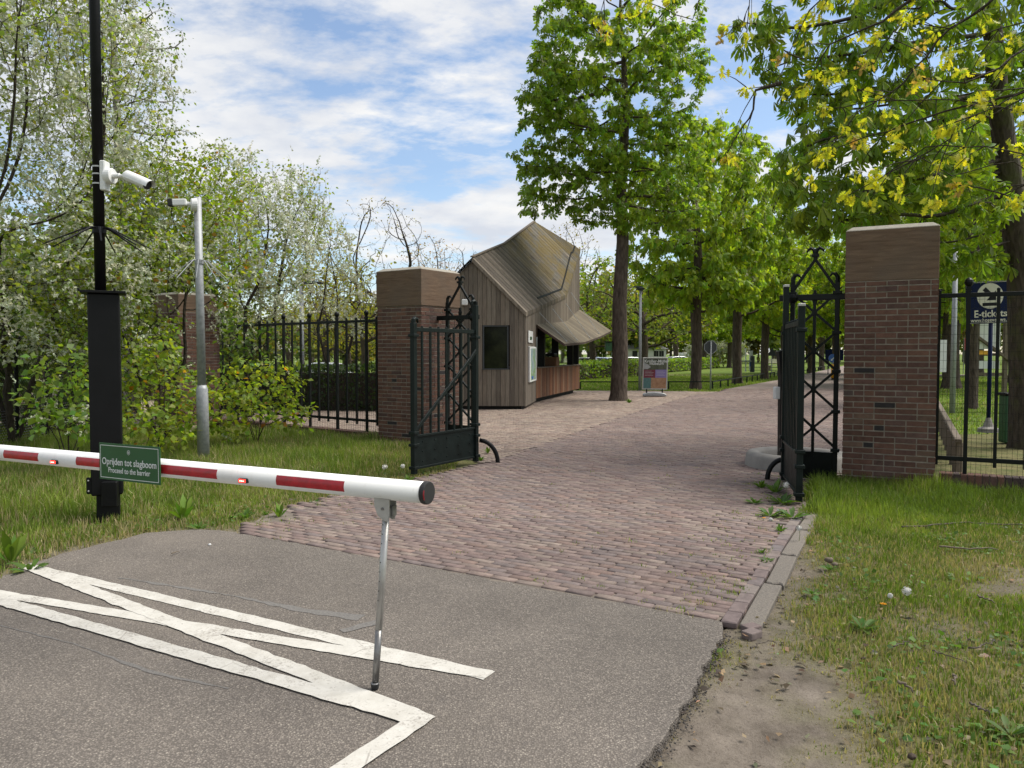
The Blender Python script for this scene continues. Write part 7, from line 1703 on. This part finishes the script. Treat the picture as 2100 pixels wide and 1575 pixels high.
# fallen twigs
def twig(lb_, pts, r, mat='twig_grey', side=0):
    P = [gp(*p) for p in pts]; m = MB(); fine = []
    for i in range(len(P) - 1):
        for j in range(5): fine.append(P[i] + (P[i + 1] - P[i]) * (j / 5) + Vector((RS.normal(0, .006), RS.normal(0, .006), r + .008 + .01 * RS.rand())))
    fine.append(P[-1] + up * r); m.tube(fine, np.linspace(r, r * .5, len(fine)), 6)
    tag(m.build('fallen_twig', M[mat], origin=tuple(P[0]), smooth=True), lb_, 'twig', 'fallen twigs')
twig('long dark twig lying across the right verge grass below the pillar', [(1850, 1086), (1930, 1080), (1985, 1076), (2060, 1080), (2100, 1079)], .008)
twig('pale broken stick on the grass, right of the long twig', [(1925, 1126), (1990, 1130), (2046, 1129)], .008, 'timber')
twig('short curved twig on the bare earth path', [(1538, 1336), (1555, 1326), (1592, 1321)], .005)
twig('pale stick on the verge below the broken stick', [(2004, 1228), (2022, 1234), (2040, 1239)], .007, 'timber')
twig('bent twig on the worn verge right of the kerb', [(1682, 1172), (1690, 1184), (1700, 1189)], .005, 'timber')
twig('thin twig lying on dry grass at lower right', [(1910, 1338), (1945, 1352), (1985, 1362)], .004); twig('crooked twig on dry grass near the right edge', [(1990, 1335), (2018, 1328), (2042, 1320)], .005)
twig('short pale stick on dry grass below the broad-leaved weed', [(1842, 1408), (1858, 1414), (1872, 1424)], .008, 'timber'); twig('thin twig at the lower right among dry leaves', [(1830, 1330), (1850, 1326), (1866, 1318)], .004); twig('curled pale stick in the lower right grass', [(1958, 1392), (1962, 1400), (1958, 1408)], .007, 'timber')
twig('straight twig pointing at the lower right corner', [(1990, 1448), (2015, 1462), (2030, 1470)], .006); twig('small stick on the asphalt below the mast', [(352, 1140), (368, 1134)], .005, 'timber')
# clods and stones
for px, py, r, lb_, mt in ((1700, 1152, .03, 'brown clod on the verge right of the second kerb stone', 'timber'), (1712, 1160, .022, 'smaller brown clod touching the larger one on the verge', 'timber'), (1870, 1555, .016, 'dark bark lump at the lower right picture edge', 'bark'), (1770, 1352, .011, 'dark bark piece beside the worn path', 'bark'), (430, 1118, .012, 'small white pebble on the asphalt under the boom', 'white_plastic')):
    g = gp(px, py); m = MB(); m.ball((g.x, g.y, r * .45), r, 9, (1.15, .9, .75)); m.v = [tuple(np.array(v) + RS.normal(0, r * .1, 3)) for v in m.v]; tag(m.build('stone', M[mt], origin=(g.x, g.y, 0), smooth=True), lb_, 'stone')
# leaf litter and chips
N = 3600; P = np.column_stack([rs.uniform(.4, 6.5, N), rs.uniform(2.7, 8.2, N)]); P = P[inframe(P) & ~inpoly(P, asph) & ~inpoly(P, road_near)]; P = P[rs.rand(len(P)) < .35 + .65 * (fbm(P, 1.5, 99) > .5)]
Q = np.column_stack([rs.uniform(-7, -1, 1500), rs.uniform(4.5, 10, 1500)]); Q = Q[~inpoly(Q, asph) & ~inpoly(Q, road_near)]; P = np.concatenate([P, Q]); n = len(P)
c = vary((.25, .19, .12), n, rs, .35, .12); k = rs.rand(n) < .35; c[k] = vary((.09, .065, .045), k.sum(), rs, .3)
V, Fc, C = scatter(ROUND[0], ROUND[1], np.column_stack([P, gz_at(P) + .012 + .015 * rs.rand(n)]), frames(np.column_stack([rs.normal(size=(n, 2)), rs.normal(0, .15, n)]), np.tile((0, 0, 1.0), (n, 1)) + rs.normal(0, .3, (n, 3))), np.column_stack([rs.uniform(.015, .05, n), rs.uniform(.02, .06, n), rs.uniform(.02, .05, n)]), c)
tag(np_obj('leaf_litter', V, Fc, M['grass'], None, C), 'dry leaf litter and bark chips scattered over the verges', 'leaf litter', None, 'stuff')
N = 2600; P = np.column_stack([rs.uniform(-3, 4, N), rs.uniform(4.6, 13, N)]); P = P[inpoly(P, road_near)]; kk = np.exp(-dline(P, KP) / .45) + .5 * np.exp(-dline(P, [p for p in ROAD_L]) / .5) + .12 * (fbm(P, 2.2, 123) > .62); P = P[rs.rand(len(P)) < kk]; n = len(P); P = np.repeat(P, 12, 0) + rs.normal(0, .03, (n * 12, 2)); n = len(P)
dry = np.full(n, .3); blades('moss', 'thin grass and moss growing in the joints of the brick road', P, .012 + .025 * rs.rand(n), .004 + .004 * rs.rand(n), gcol(P, dry, rs), 6, .6, z=-.006)
